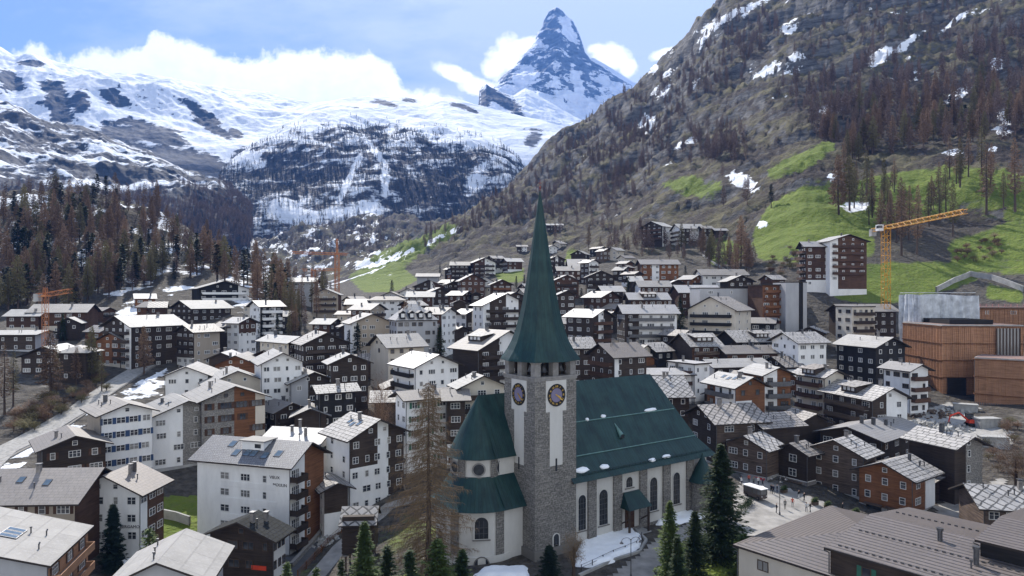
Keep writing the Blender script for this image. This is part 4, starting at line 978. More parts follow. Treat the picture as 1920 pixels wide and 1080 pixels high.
H(1611, 1710, 1753, 898, 9, 'L', 'l/m%.3', 'l/m%.3', 'r_slab', 'warm brown log house with a white side panel in the corner of the square', 'shop house', Y=117, nL=3, nR=2, wp=1)
H(1560, 1652, 1726, 826, 7, 'R' if False else 'L', 'd', 'd', 'r_grey', 'dark house under a large plain grey roof behind the log houses', 'house', th=40, Y=133, d=12, chim=3, pitch=16, nR=4)
H(1705, 1790, 1842, 838, 8, 'R', 'd', 'd:.4|s:.6', 'r_slab', 'old barn with stone right half and bright roof beside the rubble site', 'barn', Y=140, asp=1.2, nL=0, nR=1)
H(None, 1752, 1796, 900, 5, 'R', 'd', 'd', 'r_slab', 'crooked small hay barn beside the shaded lane', 'barn', th=12, d=7, Y=124, nR=0, chim=0)
H(None, 1846, 1980, 948, 6, 'L', 'l', 'l', 'r_dia', 'weathered house with diamond slab roof at the right edge by the lane', 'house', th=-12, d=9, Y=104, nR=4, wp=1)
# --- left bank, far rows
H(368, 372, 467, 541, 10, 'R', 'k', 'k:.78|w:.22', 'r_pale', 'black apartment chalet with white balcony bands at the wood edge', 'apartment house', bal='R', balm='white', asp=.2, d=14, pitch=17, Y=318, nR=5)
H(322, 360, 433, 578, 10, 'L', 'd', 'd', 'r_pale', 'long dark chalet with a pale roof below the black apartment chalet', 'chalet', Y=285, asp=.8, bal='L', balm='dark')
H(195, 246, 345, 612, 12, 'L', 'd:.75|w:.25', 'd', 'r_pale', 'large dark brown block with a long snowy roof and white stair slot', 'apartment house', Y=255, asp=.8, bal='L', nR=5)
H(None, 55, 160, 585, 11, 'L', 'b', 'c/b%.5', 'r_pale', 'pale roofed house with cream base and brown top behind the small lattice crane', 'house', th=12, d=13, Y=265, nR=5)
H(None, 12, 72, 592, 9, 'L', 'b', 'c/b%.5', 'r_pale', 'brown and cream house with lettering board left of the small lattice crane', 'house', th=6, d=10, Y=262, nR=3)
H(None, -30, 66, 628, 8, 'L', 'g', 'g/d', 'r_pale', 'house with flat bluish roof cut by the left frame edge', 'house', th=5, d=12, Y=232, nR=4, pitch=10)
H(None, 40, 128, 668, 8, 'R', 'd', 'd', 'r_grey', 'wide dark gabled chalet behind the thin larch trunks by the lane', 'chalet', th=8, d=12, Y=205, nR=4)
H(None, 112, 160, 660, 7, 'L', 'd', 'd', 'r_pale', 'small house with pale hipped roof right of the wide dark gable', 'house', th=6, d=8, Y=222, hip=True)
H(180, 238, 285, 640, 11, 'L', 'c/m%.35', 'c/m%.4', 'r_pale', 'orange-brown chalet with cross gables on a cream base by the upper road', 'chalet', Y=218, bal='R', balm='warm', asp=1.2)
H(332, 364, 412, 622, 10, 'L', 'w/d%.3', 'e', 'r_slab', 'dark chalet on a bright white base at the road bend', 'chalet', Y=222)
H(405, 430, 452, 612, 8, 'R', 'd', 'w/d%.45', 'r_brown', 'brown-roofed chalet with a white lower wall behind the road bend', 'chalet', Y=228)
H(424, 448, 480, 605, 10, 'R', 'w', 'w/b%.7', 'r_grey', 'white house with a terracotta base strip among garden conifers', 'house', Y=238, nR=3)
H(478, 488, 530, 574, 10, 'L', 'w', 'k:.5|w:.2|k:.3', 'r_grey', 'small black and white block with stacked balconies at the larch grove', 'apartment house', Y=262, asp=.5, d=9, bal='R', balm='white')
H(None, 536, 590, 528, 8, 'L', 'd', 'g', 'r_pale', 'grey house half hidden by the larch grove left of the orange cranes', 'house', th=5, d=9, Y=320)
H(None, 586, 634, 552, 8, 'R', 'b', 'e', 'r_pale', 'brown gabled chalet standing between the two orange crane masts', 'chalet', th=5, d=9, Y=292)
# --- left bank, middle rows
H(505, 541, 578, 642, 8, 'R', 'c', 'd', 'r_pale', 'chalet with a long cream side wall and dark gable beside the big dark gable', 'chalet', Y=204, th=50, d=16)
H(564, 570, 652, 645, 12, 'R', 'd', 'd', 'r_slab', 'big dark wooden gable house behind a dark conifer', 'chalet', Y=194, asp=.3, d=12, nR=4, pitch=25)
H(488, 491, 567, 682, 13, 'R', 'w', 'w:.32|m/w%.05:.68', 'r_pale', 'house with a white strip and rusty brown gable over a bright ground floor', 'house', Y=170, asp=.3, d=14, nR=4, pitch=26)
H(612, 621, 690, 681, 10, 'R', 'd', 'd', 'r_pale', 'dark brown gabled chalet with a ladder frame on its smooth roof', 'chalet', Y=174, asp=.7, nR=4)
H(None, 403, 482, 684, 6, 'R', 'd', 'm', 'r_pale', 'brown gable with twin pale roofs left of the rusty brown gable', 'house', th=8, d=13, Y=174, nR=3)
H(None, 392, 440, 672, 5, 'R', 'd', 'd', 'r_grey', 'low roof with black chimney pots behind the twin pale roofs', 'house', th=8, d=10, Y=188, nR=0, chim=3)
H(None, 470, 520, 668, 5, 'R', 'd', 'b', 'r_grey', 'low roof with two black chimneys squeezed behind the rusty brown gable', 'house', th=10, d=9, Y=186, chim=2, nR=0)
H(None, 310, 390, 705, 9, 'R', 'd', 'w', 'r_pale', 'white house with blue-black shutters and a stepped pale roof', 'house', th=14, d=12, Y=160, nR=3)
H(384, 387, 500, 722, 9, 'R', 'c', 'c', 'r_pale', 'cream house with a wide bright gable roof and few small windows', 'house', Y=152, asp=.3, d=12, nR=3, rows=2, wp=.6)
H(541, 546, 628, 718, 9, 'R', 'g', 'g:.38|d:.62', 'r_pale', 'house with grey plaster left and black timber right under a smooth roof', 'house', Y=154, asp=.3, d=11, nR=3)
H(630, 638, 690, 714, 7, 'R', 'g', 'g', 'r_dia', 'grey walled little house under diamond slabs beside the bare bush', 'house', Y=156, asp=.5, nR=2)
H(590, 600, 666, 735, 10, 'L', 'k', 'k', 'r_slab', 'black timber house with shed dormer windows and a blue awning', 'house', Y=142, asp=.6, nR=3)
H(None, 724, 802, 728, 5, 'R', 'd', 'd', 'r_slab', 'pair of low dark barns under snowy slabs before the striped-roof hotel', 'barn', th=16, d=8, Y=150, nR=0, chim=0)
H(None, 702, 745, 752, 5, 'L', 'd', 'd', 'r_slab', 'low slab roof squeezed behind the larch top', 'barn', th=10, d=8, Y=142, nR=0, chim=0)
H(742, 762, 846, 748, 10, 'L', 'w', 'w', 'r_brown', 'white house with a speckled brown roof behind the big bare larch', 'house', Y=136, asp=.5, nR=3, pitch=22)
H(None, 838, 872, 748, 9, 'L', 'd', 'w/d%.35', 'r_brown', 'dark boarded lean-to joined to the speckled roof house', 'house', th=10, d=6, Y=138, nR=1, chim=0)
H(491, 517, 572, 772, 6, 'R', 'd', 'd', 'r_brown', 'small dark chalet with a smooth brown-grey roof', 'chalet', Y=139, nR=2)
H(None, 552, 612, 780, 5, 'R', 'd', 'd', 'r_dia', 'dark shed under lozenge slabs below the black timber house', 'shed', th=14, d=7, Y=134, nR=0, chim=1)
# --- left foreground
H(373, 378, 497, 752, 11, 'R', 's', 's:.5|m:.34|c:.16', 'r_pale', 'stone and rust wood house with a big studio window', 'house', Y=136, asp=.2, d=14, pitch=21, nR=4, wst='b', wsc=1.3)
H(280, 285, 415, 782, 9, 'R', 'w', 'w:.43|s:.57', 'r_pale', 'house with white left half and rubble stone right half under a smooth roof with skylights', 'house', Y=127, asp=.2, d=13, pitch=21, nR=4, sky=2)
H(186, 190, 285, 778, 10, 'R', 'e', 'w', 'r_pale', 'grey-white house with navy shutters left of the stone-half house', 'house', Y=133, asp=.2, d=12, nR=4, shut='blue', pitch=20)
H(78, 80, 198, 843, 7, 'R', 'd', 'd', 'r_brown', 'black-brown log chalet with pale twin windows above the arcaded house', 'chalet', Y=122, asp=.2, d=11, nR=3, pitch=20, wp=1, rows=2)
H(None, -60, 140, 940, 8, 'L', 'b', 'b/e%.6', 'r_brown', 'house with a big worn brown roof and painted arches under its eaves', 'house', th=3, d=12, Y=113, nR=5, pitch=27, sky=2)
H(140, 262, 307, 922, 16, 'L', 'd:.30|w:.70', 'w:.3|b:.7', 'r_brown', 'tall white house with dark timber left strip and a spruce before it', 'house', Y=108, nL=4, nR=3, pitch=26, asp=1.6, shut=None, chim=2)
H(370, 543, 607, 872, 22, 'R', 'w', 'w:.42|m:.58', 'r_tile', 'white five-storey hotel with dark tile roof, skylights and stacked brown balconies', 'hotel', Y=113, nL=0, nR=0, chim=0, sky=0, pitch=27, asp=1.9, name='hotel', ov=1.1)
H(490, 588, 640, 838, 15, 'R', 'w', 'w', 'r_grey', 'white house with a beamed gable and chimneys behind the five-storey hotel', 'house', Y=129, nR=4, asp=1.0, chim=3, wst='b', pitch=20)
H(612, 656, 757, 822, 13, 'R', 'w', 'w/d%.62:.5|w:.2|d:.3', 'r_slab', 'white guest house with dark upper timber and diamond slabs, three skylights', 'guest house', Y=124, nR=5, nL=2, asp=.8, sky=3, pitch=25)
H(394, 512, 535, 1008, 9, 'L', 'd', 'w', 'r_black', 'low black-roofed restaurant in the shade before the five-storey hotel', 'restaurant', Y=100, nL=4, nR=3, asp=3.0, pitch=22, chim=2, wst='b')
H(None, 608, 652, 918, 8, 'R', 'w', 'w/d%.5', 'r_slab', 'small shed with white base and dark boards by the ramp', 'shed', th=30, d=7, Y=119, nR=0, chim=0)
H(-140, 88, 155, 1060, 12, 'L', 'g', 'o', 'r_front', 'house with a broad pale foreground roof in the lower left corner', 'house', Y=84, th=104, w=14, d=24, pitch=17, nL=0, nR=3, bal='R', balm='orange', ov=.6, chim=0)
H(None, 215, 382, 1092, 8, 'R', 'g', 'g', 'r_front', 'pale gabled roof tip at the bottom edge below the shaded garden', 'house', th=10, d=9, Y=76, pitch=24, nR=0, chim=0)
# --- right foreground
H(None, 1385, 1640, 1024, 9, 'L', 'c', 'c', 'r_seam', 'cream villa under a low brown standing-seam roof at the lower right', 'villa', th=-51, w=26, d=24, Y=85, hip=True, pitch=9, nR=4, chim=0, wst='b', ov=.5)
H(None, 1557, 1900, 1030, 12, 'L', 'd', 'd', 'r_seam', 'large dark house with a ribbed brown metal roof and black flues in the right corner', 'house', th=-51, w=32, d=22, Y=76, pitch=7, nR=4, chim=0, wst='b', ov=.5)
H(None, 1838, 2100, 1016, 14, 'L', 'd', 'k', 'r_seam', 'raised dark attic block with ribbed roof at the right edge of the bottom corner', 'house', th=-51, w=14, d=16, Y=71, pitch=5, nR=0, chim=0, wst='b', ov=.4)

# small huts and chalets that fill the gaps between the big houses
def short(l):
    for k in (' with ', ' of ', ' on ', ' in ', ' by ', ' under ', ' behind ', ' above ', ' below ', ' beside ', ' before ', ' at ', ' between ', ' squeezed', ' standing', ' next', ' left ', ' right ', ' against', ' peeping', ' half', ' and ', ' joined', ' carrying', ' amid', ' tucked', ' hidden', ' rising', ' to '):
        i = l.find(k)
        if i > 12: l = l[:i]
    return l
r_ = random.Random(77); used = set(o.get('label') for o in COL.objects); made = 0
POLYS = [([(700, 745), (560, 790), (330, 700), (480, 650), (690, 560), (800, 520), (990, 515), (1050, 490), (1260, 520), (1500, 560), (1560, 640), (1500, 790), (1300, 840), (1090, 700), (900, 730)], 46), ([(0, 600), (200, 590), (430, 520), (520, 560), (520, 660), (330, 690), (200, 650), (0, 690)], 9), ([(1000, 440), (1150, 470), (1200, 500), (1000, 520), (800, 500), (900, 470)], 9)]
for poly, want in POLYS:
    got = 0; xs = [p[0] for p in poly]; ys = [p[1] for p in poly]
    for tr in range(2500):
        if got >= want: break
        px_ = r_.uniform(min(xs), max(xs)); py_ = r_.uniform(min(ys), max(ys))
        if not inpoly(np.array([px_]), np.array([py_]), poly)[0]: continue
        Y = solveY(px_, py_, 0); x = (px_-CX)/F*Y
        if Y < 118 or Y > 640: continue
        if math.hypot(x-14, Y-108) < 34 and Y < 140: continue
        w_, d_ = r_.uniform(5.5, 8.5), r_.uniform(6, 10); rad = max(w_, d_)*.5+.4
        dist = sorted((math.hypot(x-c[0], Y-c[1])-c[2], c) for c in CENT)
        if dist[0][0] < rad*.92 or dist[0][0] > 16: continue
        col, code = r_.choice((('dark', 'd'), ('dark', 'd'), ('brown', 'b'), ('weathered', 'l'), ('black', 'k'), ('white-based', 'w/d%.42'), ('cream', 'c'), ('rusty', 'm')))
        rn, rc = r_.choice((('slab', 'r_slab'), ('pale', 'r_pale'), ('brown-grey', 'r_brown'), ('grey', 'r_grey'), ('lozenge', 'r_dia')))
        nb = dist[0][1]; rel = 'right of' if px_ > nb[4]+14 else 'left of' if px_ < nb[4]-14 else ('behind' if Y > nb[5] else 'in front of')
        kind = r_.choice(('hut', 'chalet', 'shed', 'cabin')); lab = f'small {col} {kind} with {rn} roof just {rel} the {short(nb[3])}'
        if lab in used or len(lab.split()) > 16: continue
        used.add(lab); got += 1; hgt = r_.uniform(4.2, 7.2)
        g_ = r_.choice('LR'); u_ = HC-(tz(x, Y)+hgt); ye_ = HY+u_*F/Y
        house(None, px_, None, ye_, hgt, g_, code, code, rc, lab, 'shed' if kind in ('shed', 'hut') else 'chalet', th=r_.choice((32, 38, 50, 58, 62, 22)), Y=Y, w=w_, d=d_, pitch=r_.uniform(21, 28), nL=2, nR=2, chim=1 if r_.random() < .5 else 0, ov=.8, wp=.8)
print('INFILL', len(CENT))
# ------------------------------------------------------------------ the parish church
TH = math.radians(35.0)
CR = Vector((math.cos(TH), math.sin(TH), 0)); CLv = Vector((-math.sin(TH), math.cos(TH), 0))
C0 = Vector(((1003-CX)/F*95, 95, 0))
S = 7.5                      # side of the tower
def arch_pts(w, h, n=10, pointed=False):
    r = w/2; pts = [(-r, 0), (r, 0)]
    for i in range(n+1):
        a = math.pi*i/n; pts.append((r*math.cos(a), h-r+r*math.sin(a)))
    return pts
def arch_window(root, P, rz, w, h, frame_m, name='window', bars=True, glass='glass', depth=.25):
    """arched opening standing on a wall; P = sill centre, faces local -Y after rz"""
    pts = arch_pts(w+.36, h+.2); ins = arch_pts(w, h)
    b = MB(); n = len(pts)
    ins = [(x, z+.06) for x, z in ins]
    for i in range(n):
        j = (i+1) % n
        b.poly([(pts[i][0], -.1, pts[i][1]), (pts[j][0], -.1, pts[j][1]), (ins[j][0], -.1, ins[j][1]), (ins[i][0], -.1, ins[i][1])], 0)
        b.poly([(pts[j][0], -.1, pts[j][1]), (pts[i][0], -.1, pts[i][1]), (pts[i][0], .02, pts[i][1]), (pts[j][0], .02, pts[j][1])], 0)
        b.poly([(ins[i][0], -.1, ins[i][1]), (ins[j][0], -.1, ins[j][1]), (ins[j][0], -.012, ins[j][1]), (ins[i][0], -.012, ins[i][1])], 0)
    b.box(-w/2-.3, w/2+.3, -.22, -.104, -.16, 0, 1)
    o = b.build(name, [frame_m, M['tower']], root, loc=P, rz=rz)
    g = MB(); g.poly([(x, -.02, z) for x, z in ins], 0)
    if bars:
        k = max(1, int(w/.7))
        for i in range(1, k+1): x = -w/2+w*i/(k+1); g.box(x-.03, x+.03, -.05, -.024, .1, h-.5, 1)
        for i in range(1, int(h/.8)): z = i*.8; g.box(-w/2+.05, w/2-.05, -.045, -.026, z-.025, z+.025, 1)
    g.build('pane', [M['darkglass'], M['metal']], o)
    return o
M['darkglass'] = plain('leaded_glass', (.03, .033, .038), .25, .5, 1.2)
M['purple'] = plain('clock_centre_paint', (.17, .15, .23), .6, .1)
M['clockblack'] = plain('clock_ring_paint', (.012, .011, .012), .5, .1)
M['ashlar'] = plain('grey_ashlar', (.22, .21, .2), .85, .25, 1.2)
def text_mesh(name, s, size, mat, ext=.02):
    cu = bpy.data.curves.new(name, 'FONT'); cu.body = s; cu.size = size; cu.align_x = 'CENTER'; cu.align_y = 'CENTER'; cu.extrude = ext; cu.resolution_u = 2
    o = bpy.data.objects.new(name, cu); COL.objects.link(o)
    dg = bpy.context.evaluated_depsgraph_get(); me = bpy.data.meshes.new_from_object(o.evaluated_get(dg))
    bpy.data.objects.remove(o); me.materials.clear(); me.materials.append(mat); me.name = name
    return me
def wallquad(b, A, B, z0, z1, m=0, z1b=None):
    L = (Vector(B)-Vector(A)).length
    z1b = z1 if z1b is None else z1b
    b.poly([(A[0], A[1], z0), (B[0], B[1], z0), (B[0], B[1], z1b), (A[0], A[1], z1)], m, [(0, z0), (L, z0), (L, z1b), (0, z1)])

def build_church():
    root = empty('church', (C0.x, C0.y, 0), TH)
    tag(root, 'stone parish church with a green copper spire, clock tower and round apse', 'church')
    # local frame: x along the right faces, y along the left faces
    # ---- tower
    b = MB(); zt = 25.4
    cs = [(0, 0), (S, 0), (S, S), (0, S)]
    for i in range(4): wallquad(b, cs[i], cs[(i+1) % 4], -4, zt, 0)
    tw = b.build('tower', [M['tower']], root)
    b = MB(); 
    b.box(-.22, S+.22, -.22, S+.22, zt, zt+.22, 0); b.box(-.1, S+.1, -.1, S+.1, zt-.35, zt-.002, 0)
    b.box(-.25, S+.25, -.25, S+.25, -4.2, 1.4, 1)
    b.build('cornice', [M['ashlar'], M['tower']], tw)
    # belfry pillars
    for px_, py_ in [(x, y) for x in (.55, S/2, S-.55) for y in (.55, S/2, S-.55) if not (x == S/2 and y == S/2)]:
        p = MB(); w = .5; z0 = zt+.225; z1 = 28.0
        p.hexa([(px_-w, py_-w, z0), (px_+w, py_-w, z0), (px_+w, py_+w, z0), (px_-w, py_+w, z0), (px_-w, py_-w, z1-.6), (px_+w, py_-w, z1-.6), (px_+w, py_+w, z1-.6), (px_-w, py_+w, z1-.6)], 0)
        u = w+.38
        p.hexa([(px_-w, py_-w, z1-.595), (px_+w, py_-w, z1-.595), (px_+w, py_+w, z1-.595), (px_-w, py_+w, z1-.595), (px_-u, py_-u, z1), (px_+u, py_-u, z1), (px_+u, py_+u, z1), (px_-u, py_+u, z1)], 0)
        p.build('belfry_pillar', [M['ashlar']], tw)
    b = MB(); b.box(1.3, S-1.3, 1.3, S-1.3, zt+.23, 27.9, 0)
    for i in range(6):
        t = 1.4+i*.95; b.box(t, t+.3, 1.1, 1.29, zt+.23, 27.9, 1); b.box(1.1, 1.29, t, t+.3, zt+.23, 27.9, 1)
    b.build('belfry_frame', [M['black'], M['dark']], tw)
    for bx, by in ((.95, 2.2), (2.2, .95), (5.2, .95)):
        q = MB(); q.lathe([(.02, 27.2), (.28, 27.15), (.34, 26.8), (.5, 26.35), (.62, 26.2)], (bx, by), 12)
        q.build('bell', [M['metal']], tw, True)
    # spire: octagon with a swept foot
    prof = [(5.95, 27.75), (5.75, 28.1), (4.95, 29.2), (4.3, 30.4), (3.75, 31.8), (3.27, 33.5), (2.85, 35.1), (2.5, 36.8), (2.1, 39), (1.75, 41.3), (1.42, 43.3), (1.13, 45.3), (.84, 47.3), (.54, 49.4), (.26, 51.3), (.05, 52.6)]
    b = MB(); cx = S/2; k8 = [math.pi/4*i+math.pi/4 for i in range(8)]
    ring = [[(cx+r*(1.0 if i % 2 == 0 else .955)*math.cos(a), cx+r*(1.0 if i % 2 == 0 else .955)*math.sin(a), z) for i, a in enumerate(k8)] for r, z in prof]
    L = 0
    for j in range(len(prof)-1):
        dl = math.dist(prof[j], prof[j+1])
        for i in range(8):
            i2 = (i+1) % 8; w0 = prof[j][0]*.765; w1 = prof[j+1][0]*.765
            b.poly([ring[j][i], ring[j][i2], ring[j+1][i2], ring[j+1][i]], 0, [(-w0/2, L), (w0/2, L), (w1/2, L+dl), (-w1/2, L+dl)])
        L += dl
    b.poly(list(reversed([(x, y, z-.02) for x, y, z in ring[0]])), 1)
    sp = b.build('spire', [M['copper'], M['dark']], root)
    b = MB(); b.lathe([(.03, 52.4), (.08, 52.5), (.05, 52.7), (.16, 52.85), (.18, 52.95), (.14, 53.1), (.04, 53.2), (.03, 53.9)], (cx, cx), 10)
    b.box(cx-.26, cx+.26, cx-.035, cx+.035, 53.55, 53.63); b.box(cx-.035, cx+.035, cx-.036, cx+.036, 53.85, 54.05)
    b.build('finial', [plain('weathered_red_finial', (.16, .05, .045), .6)], sp)
    # white panels with clocks, louvred slots and slits, on the two seen faces and the hidden ones
    for k in range(4):
        ang = k*math.pi/2
        fr = empty_m = Matrix.Translation((S/2, S/2, 0)) @ Matrix.Rotation(ang, 4, 'Z') @ Matrix.Translation((0, -S/2, 0))
        def on(o): o.matrix_local = fr @ o.matrix_local; return o
        p = MB()
        p.box(-1.85, 1.85, -.07, .01, 20.6, 25.0, 0); p.box(-1.15, 1.15, -.066, .01, 12.9, 20.595, 0)
        o = p.build('plaster_panel', [M['white_s']], tw); on(o)
        c = MB(); z = 22.9; R0 = 1.55
        for r0, r1, y, m in ((0, 1.0, -.15, 1), (.98, 1.5, -.14, 0)):
            n = 40
            for i in range(n):
                a, a2 = 2*math.pi*i/n, 2*math.pi*(i+1)/n
                if r0 == 0: c.poly([(0, y, z), (r1*math.cos(a2), y, z+r1*math.sin(a2)), (r1*math.cos(a), y, z+r1*math.sin(a))][::-1], m)
                else: c.poly([(r0*math.cos(a), y, z+r0*math.sin(a)), (r1*math.cos(a), y, z+r1*math.sin(a)), (r1*math.cos(a2), y, z+r1*math.sin(a2)), (r0*math.cos(a2), y, z+r0*math.sin(a2))], m)
        for i in range(40):
            a, a2 = 2*math.pi*i/40, 2*math.pi*(i+1)/40
            for r0, r1, y in ((1.5, 1.6, -.17), ):
                q0, q1 = (r0*math.cos(a), r0*math.sin(a)), (r1*math.cos(a), r1*math.sin(a)); q2, q3 = (r1*math.cos(a2), r1*math.sin(a2)), (r0*math.cos(a2), r0*math.sin(a2))
                c.poly([(q0[0], y, z+q0[1]), (q1[0], y, z+q1[1]), (q2[0], y, z+q2[1]), (q3[0], y, z+q3[1])], 0)
                c.poly([(q1[0], y, z+q1[1]), (q1[0], -.07, z+q1[1]), (q2[0], -.07, z+q2[1]), (q2[0], y, z+q2[1])], 0)
        ck = on(c.build('clock', [M['clockblack'], M['purple']], tw))
        nm = NUM
        vs = []; fs = []
        for i in range(12):
            a = math.radians(90-30*(i+1)); me = nm[i]; off = len(vs)
            for v in me.vertices:
                x, y = v.co.x, v.co.y; ca, sa = math.cos(a-math.pi/2), math.sin(a-math.pi/2)
                X = x*ca-y*sa+1.23*math.cos(a); Z = x*sa+y*ca+1.23*math.sin(a)
                vs.append((X, -.155-v.co.z, z+Z))
            fs += [tuple(off+q for q in f.vertices) for f in me.polygons]
        put(bpy.data.objects.new('numerals', mesh_from('numerals', vs, fs, [M['gold']])), ck)
        h = MB()
        for a, l, w in ((math.radians(-38), 1.3, .09), (math.radians(-32 if k != 3 else -42), .95, .13)):
            ca, sa = math.cos(a), math.sin(a)
            h.poly([(-.25*ca+w*sa*.5, -.2, z-.25*sa-w*ca*.5), (l*.8*ca+w*sa, -.2, z+l*.8*sa-w*ca), (l*ca, -.2, z+l*sa), (l*.8*ca-w*sa, -.2, z+l*.8*sa+w*ca), (-.25*ca-w*sa*.5, -.2, z-.25*sa+w*ca*.5)], 0)
        h.build('clock_hands', [M['gold']], ck)
        o = arch_window(tw, (0, -.07, 17.0), 0, 1.0, 3.1, M['white_s'], 'louvre_window', False); on(o)
        s = MB(); s.box(-.16, .16, -.09, -.068, 11.9+.2, 13.9, 0); on(s.build('slit_window', [M['darkglass']], tw))
        if k == 0 or k == 1:
            for dx in (-.1, 1.5):
                o = arch_window(tw, (dx, 0, 2.4), 0, .75, 1.5, M['tower'], 'window', False); on(o)
    # ---- nave
    t0, tl = S+.02, 29.6; zE = 10.2; HWd = 9.0; y0 = .6           # long wall a little behind the tower face
    nx0, nx1 = S, S+tl
    b = MB(); wm = [M['white_s'], M['tower']]
    wallquad(b, (nx0, y0), (nx1, y0), -3, zE+.6, 0); wallquad(b, (nx1, y0), (nx1, y0+2*HWd), -3, zE+.6, 0); wallquad(b, (nx1, y0+2*HWd), (nx0-2, y0+2*HWd), -3, zE+.6, 0); wallquad(b, (nx0-2, y0+2*HWd), (nx0-2, y0), -3, zE+.6, 0)
    nv = b.build('nave_wall', wm, root)
    b = MB(); yc = y0+HWd
    prof = [(-HWd-1.3, zE-.25), (-HWd+1.7, zE+2.55), (0, 23.1)]
    hipx = 4.2
    def rows(s):
        P = []
        for d, z in prof:
            xe = nx1+1.2 if d < -HWd else (nx1-.6 if d < -1 else nx1-hipx)
            P.append((d*s, z, xe))
        return P
    for s in (1, -1):
        P = rows(s); L = 0
        for j in range(2):
            (d0, z0, x0), (d1, z1, x1) = P[j], P[j+1]; dl = math.dist((d0, z0), (d1, z1))
            q = [(nx0-1.0 if s == 1 else nx0-2, yc+d0, z0), (x0, yc+d0, z0), (x1, yc+d1, z1), (nx0-1.0 if s == 1 else nx0-2, yc+d1, z1)]
            uv = [(0, L), (x0-nx0, L), (x1-nx0, L+dl), (0, L+dl)]
            if s == -1: q = q[::-1]; uv = uv[::-1]
            b.poly(q, 0, uv); L += dl
    P = rows(1); L = 0
    for j in range(2):
        (d0, z0, x0), (d1, z1, x1) = P[j], P[j+1]; dl = math.dist((x0, z0), (x1, z1))
        if j == 0: b.poly([(x0, yc+d0, z0), (x0, yc-d0, z0), (x1, yc-d1, z1), (x1, yc+d1, z1)], 0, [(d0, 0), (-d0, 0), (-d1, dl), (d1, dl)])
        else: b.poly([(x0, yc+d0, z0), (x0, yc-d0, z0), (x1, yc, z1)], 0, [(d0, L), (-d0, L), (0, L+dl)])
        L += dl
    b.poly([(nx0-1, yc-HWd-1.3, zE-.27), (nx1+1.2, yc-HWd-1.3, zE-.27), (nx1+1.2, yc+HWd+1.3, zE-.27), (nx0-1, yc+HWd+1.3, zE-.27)][::-1], 1)
    b.poly([(nx0-2, yc-HWd, zE), (nx0-2, yc, 23.1), (nx0-2, yc+HWd, zE)], 1)
    nr = b.build('nave_roof', [M['copper'], M['fascia']], root)
    # seam ledges, snow guard, small dormers and snow rests on the roof
    def rp(x, t):        # point on the near slope, t = 0 eave .. 1 ridge
        d = -HWd-1.3+t*(HWd+1.3); z = np.interp(d, [p[0] for p in prof], [p[1] for p in prof]); return (x, yc+d, float(z))
    b = MB()
    for t, e in ((.60, 2.2), (.30, .7)):
        A, B_ = rp(S+.1, t), rp(nx1+.2-e*1.3, t); b.bar((A[0], A[1]-.02, A[2]+.08), (B_[0], B_[1]-.02, B_[2]+.08), .09)
    b.build('roof_ledge', [M['ledge']], nr)
    b = MB()
    A, B_ = rp(S+.1, .07), rp(nx1+.3, .07)
    for dz in (.15, .35): b.bar((A[0], A[1], A[2]+dz), (B_[0], B_[1], B_[2]+dz), .045)
    for i in range(26):
        x = A[0]+(B_[0]-A[0])*i/25; b.bar((x, A[1]+.01, A[2]-.02), (x, A[1]+.01, A[2]+.42), .04)
    b.build('snow_guard', [M['copper']], nr)
    for x in (S+2.2, S+12.3):
        d = MB(); P = rp(x, .42); r = .55
        n = 8
        for i in range(n):
            a, a2 = math.pi*i/n, math.pi*(i+1)/n
            d.poly([(P[0]+r*math.cos(a), P[1]-.55, P[2]-.3+r*math.sin(a)*1.2), (P[0]+r*math.cos(a2), P[1]-.55, P[2]-.3+r*math.sin(a2)*1.2), (P[0], P[1]+1.5, P[2]+2.0)], 0)
        d.poly([(P[0]+r*.8*math.cos(math.pi*i/n), P[1]-.54, P[2]-.3+r*.8*math.sin(math.pi*i/n)*1.2) for i in range(n+1)], 1)
        d.build('roof_dormer', [M['ledge'], M['darkglass']], nr)
    # stone pilasters and arched windows on the long side
    def t_of(px):
        u = (px-CX)/F; P = C0+CLv*y0; return (u*P.y-P.x)/(CR.x-u*CR.y)
    for pa, pb in ((1101, 1116), (1149, 1164), (1198, 1211), (1242, 1255), (1286, 1298)):
        a, c = t_of(pa), t_of(pb); p = MB()
        p.box(a, c, y0-.35, y0-.005, -3, zE-.35, 0)
        for q_, f_ in zip(p.f, range(len(p.f))): pass
        p.uv = [(p.v[i][0]+p.v[i][1], p.v[i][2]) for f in p.f for i in f]
        p.build('pilaster', [M['tower']], nv)
    p = MB(); p.box(nx0, nx1+.1, y0-.3, y0-.004, -3, .9, 0); p.uv = [(p.v[i][0], p.v[i][2]) for f in p.f for i in f]; p.build('plinth', [M['tower']], nv)
    for px, zb, w, h in ((1091, 2.4, 1.5, 5.2), (1131, 2.4, 1.75, 5.3), (1179.5, 7.2, 1.4, 1.6), (1225, 2.6, 1.7, 5.3), (1268, 2.7, 1.65, 5.2)):
        arch_window(nv, (t_of(px), y0, zb), 0, w, h, M['white_s'])
    # porch
    xp = t_of(1180)
    p = MB(); 
    p.poly([(xp-2.3, y0-2.4, 4.5), (xp+2.6, y0-2.4, 4.5), (xp+1.9, y0-.3, 6.6), (xp-1.5, y0-.3, 6.6)], 0, [(0, 0), (5, 0), (4, 3), (1, 3)])
    p.poly([(xp-2.3, y0-2.4, 4.5), (xp-1.5, y0-.3, 6.6), (xp-2.3, y0-.02, 4.5)], 0); p.poly([(xp+2.6, y0-2.4, 4.5), (xp+2.6, y0-.02, 4.5), (xp+1.9, y0-.3, 6.6)], 0)
    p.poly([(xp-1.5, y0-.3, 6.6), (xp+1.9, y0-.3, 6.6), (xp+2.0, y0-.01, 6.6), (xp-1.6, y0-.01, 6.6)], 0)
